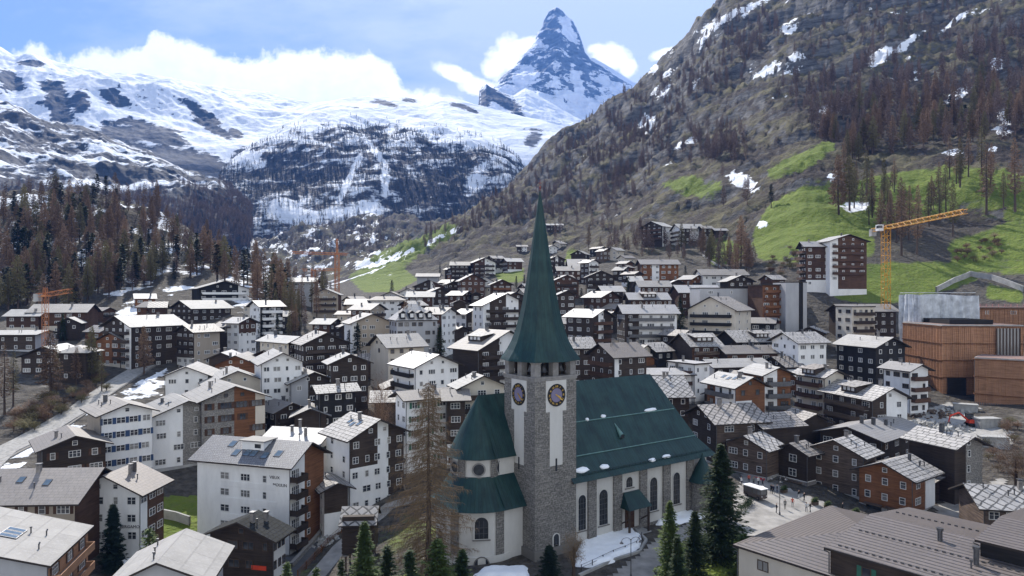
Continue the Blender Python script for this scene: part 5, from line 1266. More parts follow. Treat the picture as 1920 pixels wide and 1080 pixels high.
    p.poly([(xp-2.3, y0-2.4, 4.48), (xp+2.6, y0-2.4, 4.48), (xp+2.6, y0-.01, 4.48), (xp-2.3, y0-.01, 4.48)][::-1], 1)
    for x in (xp-1.9, xp+2.2): p.box(x-.14, x+.14, y0-2.1, y0-1.82, -1, 4.45, 1); p.bar((x, y0-1.9, 3.0), (x, y0-.1, 1.9), .1, 1)
    p.build('porch_roof', [M['copper'], M['dark']], nv)
    p = MB(); p.box(xp-.95, xp+.95, y0-.16, y0-.006, .6, 3.9, 0); p.box(xp-.03, xp+.03, y0-.18, y0-.162, .6, 3.85, 1); p.build('door', [M['brown'], M['black']], nv)
    p = MB()
    for i in range(6): p.box(xp-2.2, xp+2.6, y0-1.2-.45*(i+1)-.6, y0-.31 if i == 0 else y0-1.2-.45*i-.602, -2.5, .55-.2*i, 0)
    p.build('steps', [M['concrete']], nv)
    # turret at the far corner
    p = MB(); tx, ty = t_of(1308)-.2, y0-1.2
    p.lathe([(2.1, -3), (2.05, 6.4)], (tx, ty), 20); p.build('turret', [M['tower']], nv, True)
    p = MB(); p.lathe([(2.65, 6.15), (2.2, 6.75), (1.2, 8.2), (.5, 9.6), (.05, 10.7)], (tx, ty), 20); p.lathe([(2.05, 6.3), (2.65, 6.14)], (tx, ty), 20); p.build('turret_roof', [M['copper']], nv, True)
    # ---- choir and apse, left of the tower
    ax = S-11.2-.0; ay = y0+HWd-.6
    b = MB(); pi = math.pi
    R1, R2 = 6.1, 3.95
    b.lathe([(R1+.25, -4), (R1+.25, 1.0), (R1, 1.05), (R1, 7.7)], (ax, ay), 40, pi/2, 1.5*pi+.9)
    b.lathe([(R2, 10.5), (R2, 14.4)], (ax, ay), 40)
    wallquad(b, (ax, ay-R1), (ax+10, ay-R1), -4, 7.7, 0); wallquad(b, (ax+12, ay+R1), (ax, ay+R1), -4, 7.7, 0)
    wallquad(b, (ax, ay+R2), (ax+12, ay+R2), 10, 14.4); wallquad(b, (ax, ay-R2), (ax+12, ay-R2), 10, 14.4)
    ap = b.build('apse_wall', [M['white_s']], root)
    b = MB()
    b.lathe([(R1+1.1, 7.35), (R1+.3, 8.05), (R2+1.0, 10.0), (R2+.01, 11.4)], (ax, ay), 48)
    b.lathe([(R1-.1, 7.6), (R1+1.1, 7.34)], (ax, ay), 48)
    for s in (1, -1):
        q = [(ax, ay+s*(R1+1.1), 7.35), (ax+10, ay+s*(R1+1.1), 7.35), (ax+10, ay+s*R2, 11.4), (ax, ay+s*R2, 11.4)]; b.poly(q if s < 0 else q[::-1], 0, [(0, 0), (10, 0), (10, 5), (0, 5)])
    lo = b.build('apse_lower_roof', [M['copper_l']], ap, True)
    b = MB()
    b.lathe([(R2+.75, 13.95), (R2+.2, 14.6), (R2*.62, 18.0), (.02, 22.4)], (ax, ay), 48); b.lathe([(R2-.05, 14.2), (R2+.75, 13.94)], (ax, ay), 48)
    for s in (1, -1):
        q = [(ax, ay+s*(R2+.75), 13.95), (ax+9, ay+s*(R2+.75), 13.95), (ax+9, ay, 22.4), (ax, ay, 22.4)]; b.poly(q if s < 0 else q[::-1], 0, [(0, 0), (9, 0), (9, 9), (0, 9)])
    b.build('apse_upper_roof', [M['copper']], ap, True)
    # stone bands between the plaster fields of both drums
    def band(r, a0, a1, z0, z1, t=.12):
        p = MB(); p.lathe([(r, z0), (r+t, z0), (r+t, z1), (r, z1)], (ax, ay), 8, a0, a1); p.build('pilaster', [M['tower']], ap)
    view = math.atan2(-(C0+CLv*ay+CR*ax).y, -(C0+CLv*ay+CR*ax).x)-TH     # direction from apse to camera
    for o_ in (-1.30, -.62, .62, 1.2, -2.0): band(R2, view+o_-.16, view+o_+.16, 11.0, 13.95)
    for z0, z1 in ((11.0, 11.35), (13.75, 14.1)): band(R2, view-2.2, view+1.4, z0, z1, .125)
    for o_ in (-.55, .52, -1.5): band(R1, view+o_-.11, view+o_+.11, 1.0, 7.5)
    band(R1, view-2, view+1.1, 7.3, 7.65, .13)
    def on_drum(r, o_): 
        a = view+o_; return (ax+r*math.cos(a), ay+r*math.sin(a)), a+pi/2
    for o_ in (0.03, -.95, .9):
        (x, y), rz = on_drum(R2+.04, o_); p = MB(); n = 20
        for i in range(n):
            a, a2 = 2*pi*i/n, 2*pi*(i+1)/n
            p.poly([(.98*math.cos(a), -.13, .98*math.sin(a)), (.98*math.cos(a2), -.13, .98*math.sin(a2)), (.78*math.cos(a2), -.13, .78*math.sin(a2)), (.78*math.cos(a), -.13, .78*math.sin(a))][::-1], 0)
        p.poly([(.8*math.cos(-2*pi*i/n), -.1, .8*math.sin(-2*pi*i/n)) for i in range(n)][::-1], 1)
        o = p.build('round_window', [M['ashlar'], M['darkglass']], ap, loc=(x, y, 12.5), rz=rz)
    (x, y), rz = on_drum(R1-.02, .08); arch_window(ap, (x, y, 3.4), rz, 1.9, 3.0, M['white_s'])
    (x, y), rz = on_drum(R1+.2, .08); arch_window(ap, (x, y, -.9), rz, 1.9, 1.8, M['tower'], bars=False)
    (x, y), rz = on_drum(R1-.02, -1.05); arch_window(ap, (x, y, 1.2), rz, 1.5, 2.6, M['white_s'])
    (x, y), rz = on_drum(R1-.02, .86); p = MB(); p.poly([(.5*math.cos(t*.4), -.06, .5*math.sin(t*.4)) for t in range(16)], 0); p.build('round_window', [M['darkglass']], ap, loc=(x, y, 5.2), rz=rz)
    # leftover snow on the roof
    for i, (x, t, sx, sy) in enumerate(((S+1.6, .13, 1.5, .5), (S+6.1, .12, .9, .45), (S+16.0, .09, .8, .35), (S+19.4, .10, 1.0, .35), (S+21.4, .62, 1.6, .3), (S+10.5, .62, .5, .3), (S+7.0, .61, .35, .3))):
        P = rp(x, t); bm = bmesh.new(); bmesh.ops.create_icosphere(bm, subdivisions=2, radius=1)
        for v in bm.verts:
            k = 1+.25*float(pnoise(v.co.x*1.7+i, v.co.y*1.7+v.co.z)); v.co = Vector((v.co.x*sx*k, v.co.y*sy*k, v.co.z*.26*k))
        me = bpy.data.meshes.new('snow_patch'); bm.to_mesh(me); bm.free(); me.materials.append(M['snow'])
        for q in me.polygons: q.use_smooth = True
        o = bpy.data.objects.new('snow_patch', me); o.matrix_local = Matrix.Translation((P[0], P[1], P[2]+.08)) @ Matrix.Rotation(.75, 4, 'X'); put(o, nr)
    return root
M['white_s'] = plaster_mat('weathered_church_plaster', (.56, .545, .51), .02)
M['ledge'] = plain('pale_patina_sheet', (.11, .20, .18), .5, .3, 1.5)
M['copper_l'] = M['copper']
NUM = [text_mesh('num', s, .42, M['gold'], .01) for s in ('I', 'II', 'III', 'IV', 'V', 'VI', 'VII', 'VIII', 'IX', 'X', 'XI', 'XII')]
build_church()
# ------------------------------------------------------------------ trees
def tri_mesh(name, V, Fc, mats, mi=None, smooth=False):
    V = np.asarray(V, np.float32); Fc = np.asarray(Fc, np.int32)
    me = bpy.data.meshes.new(name); me.vertices.add(len(V)); me.vertices.foreach_set('co', V.ravel())
    nf = len(Fc); me.loops.add(nf*3); me.loops.foreach_set('vertex_index', Fc.ravel()); me.polygons.add(nf)
    me.polygons.foreach_set('loop_start', np.arange(0, nf*3, 3, dtype=np.int32)); me.polygons.foreach_set('loop_total', np.full(nf, 3, np.int32))
    if mi is not None: me.polygons.foreach_set('material_index', np.asarray(mi, np.int32))
    if smooth: me.polygons.foreach_set('use_smooth', np.ones(nf, bool))
    for m in mats: me.materials.append(m)
    me.update(calc_edges=True); return me
def tube_tris(pts, rad, n=6):
    V = []; Fc = []
    for i, (p, r) in enumerate(zip(pts, rad)):
        for k in range(n):
            a = 2*math.pi*k/n; V.append((p[0]+r*math.cos(a), p[1]+r*math.sin(a), p[2]))
        if i:
            b = (i-1)*n
            for k in range(n):
                k2 = (k+1) % n; Fc += [(b+k, b+k2, b+n+k2), (b+k, b+n+k2, b+n+k)]
    return V, Fc
def larch_geo(seed, h, R, nb, nt, tw, bare=.16, droop=.35, n=6, wb=.09, lean=0.01):
    """leafless larch: tapered trunk, whorls of thin limbs, hanging twigs. returns trunk, crown geometry"""
    r = random.Random(seed); sway = [(r.uniform(-lean, lean)*h, r.uniform(-lean, lean)*h) for _ in range(4)]
    def ax(t): 
        k = t*3; i = min(2, int(k)); f = k-i
        return (sway[i][0]*(1-f)+sway[i+1][0]*f, sway[i][1]*(1-f)+sway[i+1][1]*f, t*h)
    T = tube_tris([ax(t) if t > 0 else (sway[0][0], sway[0][1], -1.2) for t in (0, .1, .35, .65, 1)], [h*.0165+.04, h*.014+.03, h*.011+.02, h*.006+.015, .012], n)
    V = []; Fc = []
    for k in range(nb):
        t = bare+(1-bare)*((k+.5)/nb)**.92*.985; az = k*2.39996+r.uniform(-.5, .5)
        prof = (1-t)**.72*min(1, (t-bare+.05)/.16)
        L = R*prof*r.uniform(.55, 1.15)+.12; p0 = ax(t); e0 = r.uniform(-.25, .15)-droop*(1-t)*.4
        dx, dy = math.cos(az), math.sin(az); ps = [p0]
        for s in range(1, 4):
            q = s/3; e = e0-droop*.7*q+.45*q*q
            ps.append((ps[-1][0]+dx*L/3, ps[-1][1]+dy*L/3, ps[-1][2]+math.sin(e)*L/3))
        b = len(V); w = wb*(.5+.5*prof)
        for s, p in enumerate(ps):
            ww = w*(1-s/3.3); V += [(p[0]-dy*ww*.5, p[1]+dx*ww*.5, p[2]), (p[0]+dy*ww*.5, p[1]-dx*ww*.5, p[2]), (p[0], p[1], p[2]+ww*.8)]
        for s in range(3):
            a = b+s*3
            for i in range(3):
                i2 = (i+1) % 3; Fc += [(a+i, a+i2, a+3+i2), (a+i, a+3+i2, a+3+i)]
        m = max(2, int(nt*(.35+.65*L/R)))
        for j in range(m):
            q = r.uniform(.12, 1.0); s = min(2, int(q*3)); f = q*3-s
            P = [ps[s][c]*(1-f)+ps[s+1][c]*f for c in range(3)]
            a2 = az+r.choice((-1, 1))*r.uniform(.4, 1.4); l = (.28+.5*(1-q))*min(L, 2.2)*r.uniform(.5, 1.1)+.15; dz = -l*r.uniform(.1, .9)*(.4+droop)
            tx, ty = math.cos(a2)*l, math.sin(a2)*l; b = len(V)
            V += [tuple(P), (P[0]+dx*tw, P[1]+dy*tw, P[2]+tw*.5), (P[0]+tx, P[1]+ty, P[2]+dz)]; Fc.append((b, b+1, b+2))
            b = len(V); V += [(P[0]+tx*.45, P[1]+ty*.45, P[2]+dz*.45), (P[0]+tx*.45+tw*.8, P[1]+ty*.45, P[2]+dz*.45-tw*.4), (P[0]+tx*.6+r.uniform(-.3, .3)*l, P[1]+ty*.6+r.uniform(-.3, .3)*l, P[2]+dz-.35*l)]; Fc.append((b, b+1, b+2))
    return T, (V, Fc)
def spruce_geo(seed, h, R, nb, nq, sz, bare=.06, full=.85, droop=.3):
    """evergreen: whorled boughs carrying many small needle sprays"""
    r = random.Random(seed)
    T = tube_tris([(0, 0, -1), (0, 0, h*.3), (0, 0, h*.7), (0, 0, h)], [h*.018+.05, h*.014+.04, h*.008+.02, .02], 6)
    V = []; Fc = []
    for k in range(nb):
        t = bare+(1-bare)*((k+.5)/nb)**.9*.99; az = k*2.39996+r.uniform(-.4, .4)
        L = R*((1-t)**full)*r.uniform(.48, 1.22)+.1; z0 = t*h; dx, dy = math.cos(az), math.sin(az)
        m = max(3, int(nq*(.3+.7*L/R)))
        for j in range(m):
            q = ((j+.6)/m)**.8; sag = -droop*L*q+(.38*droop+.05)*L*q*q+.12*L*q*t
            side = r.uniform(-1, 1)*(.20+.16*(1-q))*L*.9
            P = (dx*L*q-dy*side, dy*L*q+dx*side, z0+sag+r.uniform(-.12, .08)*sz*3)
            s = sz*r.uniform(.6, 1.3)*(1.1-.35*q); a2 = az+side/L*2.2+r.uniform(-.5, .5); cx, cy = math.cos(a2), math.sin(a2)
            dz = -s*r.uniform(.0, .55)+s*.25*t; w = s*r.uniform(.24, .4); tl = r.uniform(-.35, .35)*s; b = len(V)
            V += [(P[0]-cx*s*.5, P[1]-cy*s*.5, P[2]), (P[0]-cy*w, P[1]+cx*w, P[2]-tl*.6-w*.25), (P[0]+cx*s, P[1]+cy*s, P[2]+dz), (P[0]+cy*w, P[1]-cx*w, P[2]+tl*.6-w*.25)]
            Fc += [(b, b+1, b+2), (b, b+2, b+3)]
    for j in range(14):        # leader
        a = r.uniform(0, 6.28); s = sz*.8; z = h*(.95+.06*r.random()); b = len(V); V += [(0, 0, z), (.03, .03, z-.1), (math.cos(a)*s*.5, math.sin(a)*s*.5, z+s*.3)]; Fc.append((b, b+1, b+2))
    return T, (V, Fc)
def bush_geo(seed, h, R, nb, tw):
    r = random.Random(seed); T = tube_tris([(0, 0, -.6), (.05, .03, h*.25), (0, .1, h*.55)], [h*.03+.02, h*.022+.02, .03], 6); V = []; Fc = []
    for k in range(nb):
        a = r.uniform(0, 6.28); e = math.acos(r.uniform(-.15, 1)); rr = R*r.uniform(.55, 1.05)
        tip = Vector((math.cos(a)*math.sin(e)*rr, math.sin(a)*math.sin(e)*rr, h*.42+math.cos(e)*h*.55*r.uniform(.7, 1)))
        st = Vector((0, 0, h*r.uniform(.15, .5))); mid = st.lerp(tip, .55)+Vector((0, 0, h*.06))
        for A, B_, w in ((st, mid, .05), (mid, tip, .03)):
            d = (B_-A).orthogonal().normalized()*w; b = len(V); V += [tuple(A), tuple(A+d), tuple(B_)]; Fc.append((b, b+1, b+2))
        for j in range(7):
            P = st.lerp(tip, r.uniform(.35, 1)); q = P+Vector((r.uniform(-1, 1), r.uniform(-1, 1), r.uniform(-.4, 1)))*R*.3; b = len(V)
            V += [tuple(P), (P.x+tw, P.y, P.z+tw*.4), tuple(q)]; Fc.append((b, b+1, b+2))
    return T, (V, Fc)
def bark_twig(name, c1, c2, rough=.9):
    t = NT(name); n = t.noise(t.coord('Object'), .35, 4, .6); n2 = t.noise(t.n('ShaderNodeNewGeometry').outputs['Position'], .045, 3)
    col = t.mix(t.ramp(n, [(.3, 0.), (.7, 1.)]), c1, c2)
    col = t.mix(t.ramp(n2, [(.35, 0.), (.65, .6)]), col, tuple(x*.62 for x in c1))
    k = t.math('MULTIPLY_ADD', t.orand(), .5, .75)
    col = t.mix(1.0, col, t.n('ShaderNodeCombineColor', Red=k, Green=k, Blue=k).outputs[0], 'MULTIPLY')
    t.color(col); return t.done(rough, .15)
M['bark'] = bark_twig('larch_bark', (.07, .05, .04), (.12, .088, .07))
M['twig'] = bark_twig('larch_twigs', (.19, .122, .082), (.28, .185, .125))
M['twig_n'] = bark_twig('near_larch_twigs', (.16, .112, .072), (.26, .185, .11))
M['twig_g'] = bark_twig('budding_larch_twigs', (.14, .125, .06), (.20, .165, .085))
M['far_twig'] = bark_twig('distant_larch_twigs', (.12, .085, .075), (.185, .13, .112))
M['needle'] = bark_twig('spruce_needles', (.016, .032, .014), (.062, .088, .032), .7)
M['needle_l'] = bark_twig('light_spruce_needles', (.045, .075, .020), (.095, .125, .035), .7)
M['needle_d'] = bark_twig('dark_conifer_needles', (.012, .022, .016), (.024, .038, .024), .75)
M['needle_f'] = bark_twig('mountain_conifer_needles', (.022, .026, .026), (.04, .042, .036), .8)
def kind_meshes(geo, trunk_m, crown_m, tname='trunk', cname='crown'):
    T, C = geo
    return tri_mesh(tname, T[0], T[1], [trunk_m], None, True), tri_mesh(cname, C[0], C[1], [crown_m])
def plant(name, meshes, loc, sc, rz, label, cat, group=None):
    r = empty(name, loc, rz); r.scale = (sc*RND.uniform(.88, 1.12),)*2+(sc,); tag(r, label, cat, group)
    for me, nm in zip(meshes, ('trunk', 'crown')): put(bpy.data.objects.new(nm, me), r)
    return r
LARCH = [kind_meshes(larch_geo(100+i, 20, 3.9+.4*(i % 3), 130, 15, .26), M['bark'], M['twig_g'] if i in (2, 6) else M['twig']) for i in range(8)]
LARCHT = [kind_meshes(larch_geo(140+i, 24, 3.5, 110, 13, .22, bare=.24), M['bark'], M['twig_g'] if i % 2 else M['twig']) for i in range(4)]
SPR = [kind_meshes(spruce_geo(200+i, 14, 2.6+.25*i, 150, 16, .62), M['bark'], M['needle']) for i in range(4)]
DARK = [kind_meshes(spruce_geo(220+i, 12, 1.9+.3*i, 110, 13, .6), M['bark'], M['needle_d']) for i in range(3)]
PINE = [kind_meshes(spruce_geo(240+i, 15, 3.4, 60, 16, .85, .25, .55, .05), M['bark'], M['needle_d'] if i else M['needle']) for i in range(3)]

def solve_many(px, py, y0=180, y1=2080):
    Ys = np.geomspace(y0, y1, 500); out = np.full(len(px), np.nan)
    for i in range(0, len(px), 2000):
        p = px[i:i+2000, None]; q = py[i:i+2000, None]
        f = HC-(q-HY)/F*Ys[None]-tbase((p-CX)/F*Ys[None], np.broadcast_to(Ys[None], (p.shape[0], 500)))
        hit = f < 0; k = np.argmax(hit, 1); out[i:i+2000] = np.where(hit.any(1) & (k > 0), Ys[k], np.nan)
    return out
HB = [(o.matrix_world.translation, o) for o in ()]
def region(poly, dens, seed, y0=180):
    rs = np.random.RandomState(seed); p = np.array(poly, float); a = 0
    for i in range(len(p)): j = (i+1) % len(p); a += p[i, 0]*p[j, 1]-p[j, 0]*p[i, 1]
    n = int(abs(a)/2/1000*dens); lo, hi = p.min(0), p.max(0); X = []; Yy = []
    while len(X) < n:
        q = rs.rand(4000, 2)*(hi-lo)+lo; m = inpoly(q[:, 0], q[:, 1], poly)
        cl = fbm(q[:, 0]/34, q[:, 1]/26, 3, seed) > -.16; q = q[m & cl]
        X += list(q[:, 0]); Yy += list(q[:, 1])
    px = np.array(X[:n]); py = np.array(Yy[:n]); Y = solve_many(px, py, y0)
    ok = ~np.isnan(Y); px, py, Y = px[ok], py[ok], Y[ok]; x = (px-CX)/F*Y; z = terr(x, Y)
    return np.stack([x, Y, z], 1)
def clear_of_houses(P, rad=9):
    H_ = np.array([[c[0], c[1]] for c in HCENT]); d = np.hypot(P[:, None, 0]-H_[None, :, 0], P[:, None, 1]-H_[None, :, 1]).min(1)
    return P[d > rad]
HCENT = [(o.location.x, o.location.y) for o in COL.objects if o.type == 'EMPTY' and o.parent is None]
REG = [   # polygon in the photograph, density, mean height, description
 ([(1240, 190), (1330, 75), (1420, 30), (1470, 55), (1395, 150), (1300, 220)], 9, 17, 'bare larch in the dark belt under the summit cliffs of the right slope'),
 ([(1010, 262), (1100, 215), (1240, 165), (1300, 215), (1240, 300), (1130, 400), (1060, 425), (900, 445), (800, 478), (735, 482), (850, 400), (960, 320)], 9, 17, 'bare brown larch on the shadowed spur behind the spire'),
 ([(1430, 200), (1560, 150), (1650, 110), (1730, 170), (1660, 265), (1560, 295), (1470, 215)], 6, 19, 'bare larch on the rock bands in the middle of the right slope'),
 ([(1540, 260), (1650, 175), (1750, 150), (1940, 60), (1940, 270), (1800, 302), (1660, 318), (1570, 325)], 5, 21, 'tall rust-brown larch above the bright meadow'),
 ([(1288, 262), (1390, 252), (1400, 318), (1290, 322)], 9, 20, 'larch of the dense grove on the ledge above the terrace hotels'),
 ([(1450, 65), (1600, 0), (1900, 0), (1940, 55), (1700, 105), (1500, 145)], 1.5, 14, 'lone bare larch near the top of the right slope'),
 ([(1000, 425), (1080, 385), (1200, 305), (1290, 300), (1240, 335), (1180, 405), (1040, 470)], 3.5, 17, 'larch among the dark crags over the upper chalets'),
 ([(1560, 330), (1680, 325), (1760, 410), (1700, 480), (1650, 478), (1640, 430), (1560, 400)], 1.6, 22, 'slender larch standing about the yellow crane and meadow edge'),
 ([(1740, 430), (1920, 395), (1920, 330), (1840, 330), (1780, 360)], 1.3, 23, 'slender larch at the right end of the bright meadow'),
 ([(1330, 330), (1420, 350), (1400, 420), (1340, 410)], 1.0, 16, 'scattered larch by the snow bed on the slope'),
 ([(-30, 425), (80, 400), (200, 385), (330, 405), (420, 438), (500, 485), (545, 535), (545, 600), (480, 600), (470, 562), (380, 525), (250, 548), (150, 590), (-30, 590)], 4.4, 21, 'bare larch on the wooded knoll left of the valley'),
 ([(1120, 440), (1210, 452), (1340, 472), (1420, 500), (1400, 522), (1280, 502), (1200, 482), (1120, 482)], 6, 14, 'bare larch rooted in the crags under the terrace hotels'),
 ([(520, 500), (600, 505), (640, 580), (590, 612), (540, 655), (500, 600)], 5, 17, 'larch of the grove below the orange cranes'),
]
FARREG = [([(380, 405), (560, 392), (700, 400), (765, 470), (700, 482), (640, 505), (560, 490), (450, 450)], 30, 18), ([(0, 400), (90, 375), (200, 352), (330, 372), (430, 405), (500, 440), (400, 420), (200, 390), (0, 420)], 5, 16)]
cand = []; far = []
for i, (poly, de, hm, lab) in enumerate(REG):
    P = region(poly, de, 300+i); P = clear_of_houses(P, 8)
    rs = np.random.RandomState(500+i)
    for p in P: cand.append((hm*rs.uniform(.6, 1.25), p, i))
cand.sort(key=lambda c: -c[0]*F/c[1][1])
rest = []
n_l = n_p = 0
for hgt, p, i in cand:
    pine = (i == 10 and RND.random() < .36) or (i in (6, 3, 1) and RND.random() < .04)
    lab = REG[i][3]
    if pine and n_p < 95:
        n_p += 1
        plant('pine_tree', RND.choice(PINE+DARK[:1]), p, hgt/15*.8, RND.uniform(0, 6.28), {10: 'dark green pine among the bare larches of the left knoll', 6: 'dark pine among the crags over the upper chalets', 3: 'dark pine among the rust-brown larches above the meadow', 1: 'dark pine on the shadowed spur behind the spire'}[i], 'pine', {10: 'pines of the left knoll', 6: 'pines among the crags', 3: 'pines above the meadow', 1: 'pines on the spur'}[i])
    elif not pine and n_l < 300:
        n_l += 1
        tall = i in (7, 8, 12)
        ms = RND.choice(LARCHT if tall else LARCH)
        plant('larch_tree', ms, p, hgt/(24 if tall else 20), RND.uniform(0, 6.28), lab, 'larch', 'larches: '+lab.replace('larch', 'ones'))
    else: rest.append((hgt, p))
def forest(name, pts, hs, geos, mat, label=None):
    rs = np.random.RandomState(len(pts)); Vs = []; Fs = []; off = 0
    pts = np.asarray(pts); hs = np.asarray(hs)
    which = rs.randint(0, len(geos), len(pts))
    for g, (gV, gF, h0) in enumerate(geos):
        idx = np.where(which == g)[0]; n = len(idx)
        if n == 0: continue
        a = rs.rand(n)*6.283; s = hs[idx]/h0; w = s*rs.uniform(.8, 1.25, n)
        c, sn = np.cos(a), np.sin(a)
        X = (gV[None, :, 0]*c[:, None]-gV[None, :, 1]*sn[:, None])*w[:, None]+pts[idx, 0:1]
        Y = (gV[None, :, 0]*sn[:, None]+gV[None, :, 1]*c[:, None])*w[:, None]+pts[idx, 1:2]
        Z = gV[None, :, 2]*s[:, None]+pts[idx, 2:3]
        Vs.append(np.stack([X, Y, Z], -1).reshape(-1, 3)); Fs.append((gF[None]+(np.arange(n)*len(gV))[:, None, None]).reshape(-1, 3)+off); off += n*len(gV)
    o = put(bpy.data.objects.new(name, tri_mesh(name, np.concatenate(Vs), np.concatenate(Fs), [mat])))
    o['kind'] = 'stuff'
    if label: o['label'] = label
    return o
def merge_geo(g):
    (TV, TF), (V, Fc) = g; return np.concatenate([np.array(TV), np.array(V)]), np.concatenate([np.array(TF), np.array(Fc)+len(TV)])
def lg(seed, nb, nt, tw, R=3.8): 
    V, Fc = merge_geo(larch_geo(seed, 20, R, nb, nt, tw, n=3, wb=.16)); return V, Fc, 20
mid = [lg(600+i, 70, 8, .5) for i in range(4)]; lo_ = [lg(650+i, 34, 6, .85, 4.2) for i in range(4)]
forest('larch_forest', [p for h, p in rest], [h for h, p in rest], mid, M['far_twig'])
for k, (poly, de, hm) in enumerate(FARREG):
    P = region(poly, de, 800+k, 330); far += [(hm*np.random.RandomState(k).uniform(.7, 1.2), p) for p in P]
forest('valley_forest', [p for h, p in far], [h*RND.uniform(.75, 1.2) for h, p in far], lo_, M['far_twig'])
# conifers on the far mountain flanks
def mt_points(key, n, seed, attr, cond):
    o, (X, Y, Z, PX, py, v) = MT[key]; rs = np.random.RandomState(seed)
    f = np.empty(X.size, np.float32); o.data.attributes[attr].data.foreach_get('value', f); f = f.reshape(X.shape)
    sn = np.empty(X.size, np.float32); o.data.attributes['snow'].data.foreach_get('value', sn); sn = sn.reshape(X.shape)
    ok = (f > .25) & cond(PX, py, v) & (v < .99) & (rs.rand(*X.shape) < f*(1.15-sn)) & (PX > -60) & (PX < 1980)
    I = np.argwhere(ok); I = I[rs.permutation(len(I))[:n]]
    P = np.stack([X[I[:, 0], I[:, 1]], Y[I[:, 0], I[:, 1]], Z[I[:, 0], I[:, 1]]], 1); P[:, :2] += rs.uniform(-5, 5, (len(P), 2)); P[:, 2] -= 1
    return P
def cg(seed):
    V, Fc = merge_geo(spruce_geo(seed, 20, 3.6, 26, 4, 2.0, .05, .8, .3)); return V, Fc, 20
cone = [cg(700+i) for i in range(4)]
P = mt_points('d', 8500, 1, 'forest', lambda px, py, v: py < 480)
forest('mountain_forest', P, np.random.RandomState(3).uniform(8, 19, len(P)), cone, M['needle_f'])
P = mt_points('e', 3600, 2, 'forest', lambda px, py, v: py > 250)
forest('slope_forest', P, np.random.RandomState(4).uniform(10, 19, len(P)), lo_, M['far_twig'])

# --- single trees in the village and the foreground
def tree_at(px, py, top, kind, label, cat, Y=None, name=None, group=None, wide=1.0, y0=45):
    Y = Y or solveY(px, py, 0, y0); x = (px-CX)/F*Y; z = tz(x, Y); h = HC-(top-HY)/F*Y-z
    src, h0 = {'spruce': (SPR, 14), 'dark': (DARK, 12), 'larch': (LARCH, 20), 'thin': (LARCHT, 24), 'pine': (PINE, 15)}[kind]
    o = plant(name or {'spruce': 'spruce_tree', 'dark': 'conifer_tree', 'larch': 'larch_tree', 'thin': 'larch_tree', 'pine': 'pine_tree'}[kind], RND.choice(src), (x, Y, z), h/h0, RND.uniform(0, 6), label, cat, group)
    o.scale = (o.scale[0]*wide, o.scale[1]*wide, o.scale[2]); return o
def custom(px, Y, top, geo_fn, tm, cm, label, cat, name, zb=None):
    x = (px-CX)/F*Y; z = tz(x, Y) if zb is None else zb; h = HC-(top-HY)/F*Y-z
    ms = kind_meshes(geo_fn(h), tm, cm); o = empty(name, (x, Y, z)); tag(o, label, cat)
    for me, nm in zip(ms, ('trunk', 'crown')): put(bpy.data.objects.new(nm, me), o)
    return o
custom(803, 87, 712, lambda h: larch_geo(1, h, 8.4, 330, 50, .034, bare=.09, droop=.55, n=10, wb=.15, lean=.006), M['bark'], M['twig_n'], 'great bare larch with drooping limbs in front of the apse', 'larch', 'larch_tree')
custom(1352, 96, 832, lambda h: spruce_geo(11, h, 5.0, 300, 60, .44, .03, .78, .34), M['bark'], M['needle'], 'tallest green spruce between the church and the square', 'spruce', 'spruce_tree')
custom(1256, 88, 938, lambda h: spruce_geo(12, h, 2.3, 220, 30, .36, .03, .7), M['bark'], M['needle_l'], 'yellow-green spruce in front of the nave windows', 'spruce', 'spruce_tree')
custom(1270, 84, 1005, lambda h: spruce_geo(13, h, 1.7, 160, 26, .34, .03, .7), M['bark'], M['needle'], 'short dark spruce before the yellow-green one', 'spruce', 'spruce_tree')
custom(1303, 91, 958, lambda h: spruce_geo(14, h, 2.4, 200, 28, .36, .03, .7), M['bark'], M['needle'], 'mid-height spruce left of the tallest green spruce', 'spruce', 'spruce_tree')
custom(683, 78, 976, lambda h: spruce_geo(15, h, 3.6, 260, 40, .40, .03, .8), M['bark'], M['needle_l'], 'pointed light green spruce by the hay barn on stilts', 'spruce', 'spruce_tree')
custom(820, 79, 1010, lambda h: spruce_geo(16, h, 3.3, 220, 34, .36, .02, .55), M['bark'], M['needle_l'], 'bushy light spruce at the foot of the great larch', 'spruce', 'spruce_tree')
custom(768, 77, 1030, lambda h: spruce_geo(17, h, 2.3, 160, 30, .36, .02, .55), M['bark'], M['needle'], 'low dark spruce between the two light spruces at the bottom edge', 'spruce', 'spruce_tree')
custom(640, 75, 1046, lambda h: spruce_geo(18, h, 1.6, 140, 26, .34, .02, .7), M['bark'], M['needle'], 'small spruce left of the pointed light green spruce', 'spruce', 'spruce_tree')
custom(538, 80, 1052, lambda h: spruce_geo(19, h, 1.9, 140, 26, .36, .02, .7), M['bark'], M['needle_l'], 'green treetop at the bottom edge beside the ramp', 'spruce', 'spruce_tree')
custom(592, 76, 1062, lambda h: spruce_geo(31, h, 1.9, 140, 26, .36, .02, .6), M['bark'], M['needle_l'], 'yellow-green young spruce at the lower end of the wooden fence', 'spruce', 'spruce_tree')
custom(726, 80, 1022, lambda h: spruce_geo(32, h, 2.3, 170, 28, .36, .02, .6), M['bark'], M['needle'], 'dark green spruce right behind the pointed light green spruce', 'spruce', 'spruce_tree')
custom(866, 83, 1030, lambda h: spruce_geo(33, h, 2.0, 150, 28, .36, .02, .6), M['bark'], M['needle'], 'rounded spruce in front of the apse, right of the bushy light spruce', 'spruce', 'spruce_tree')
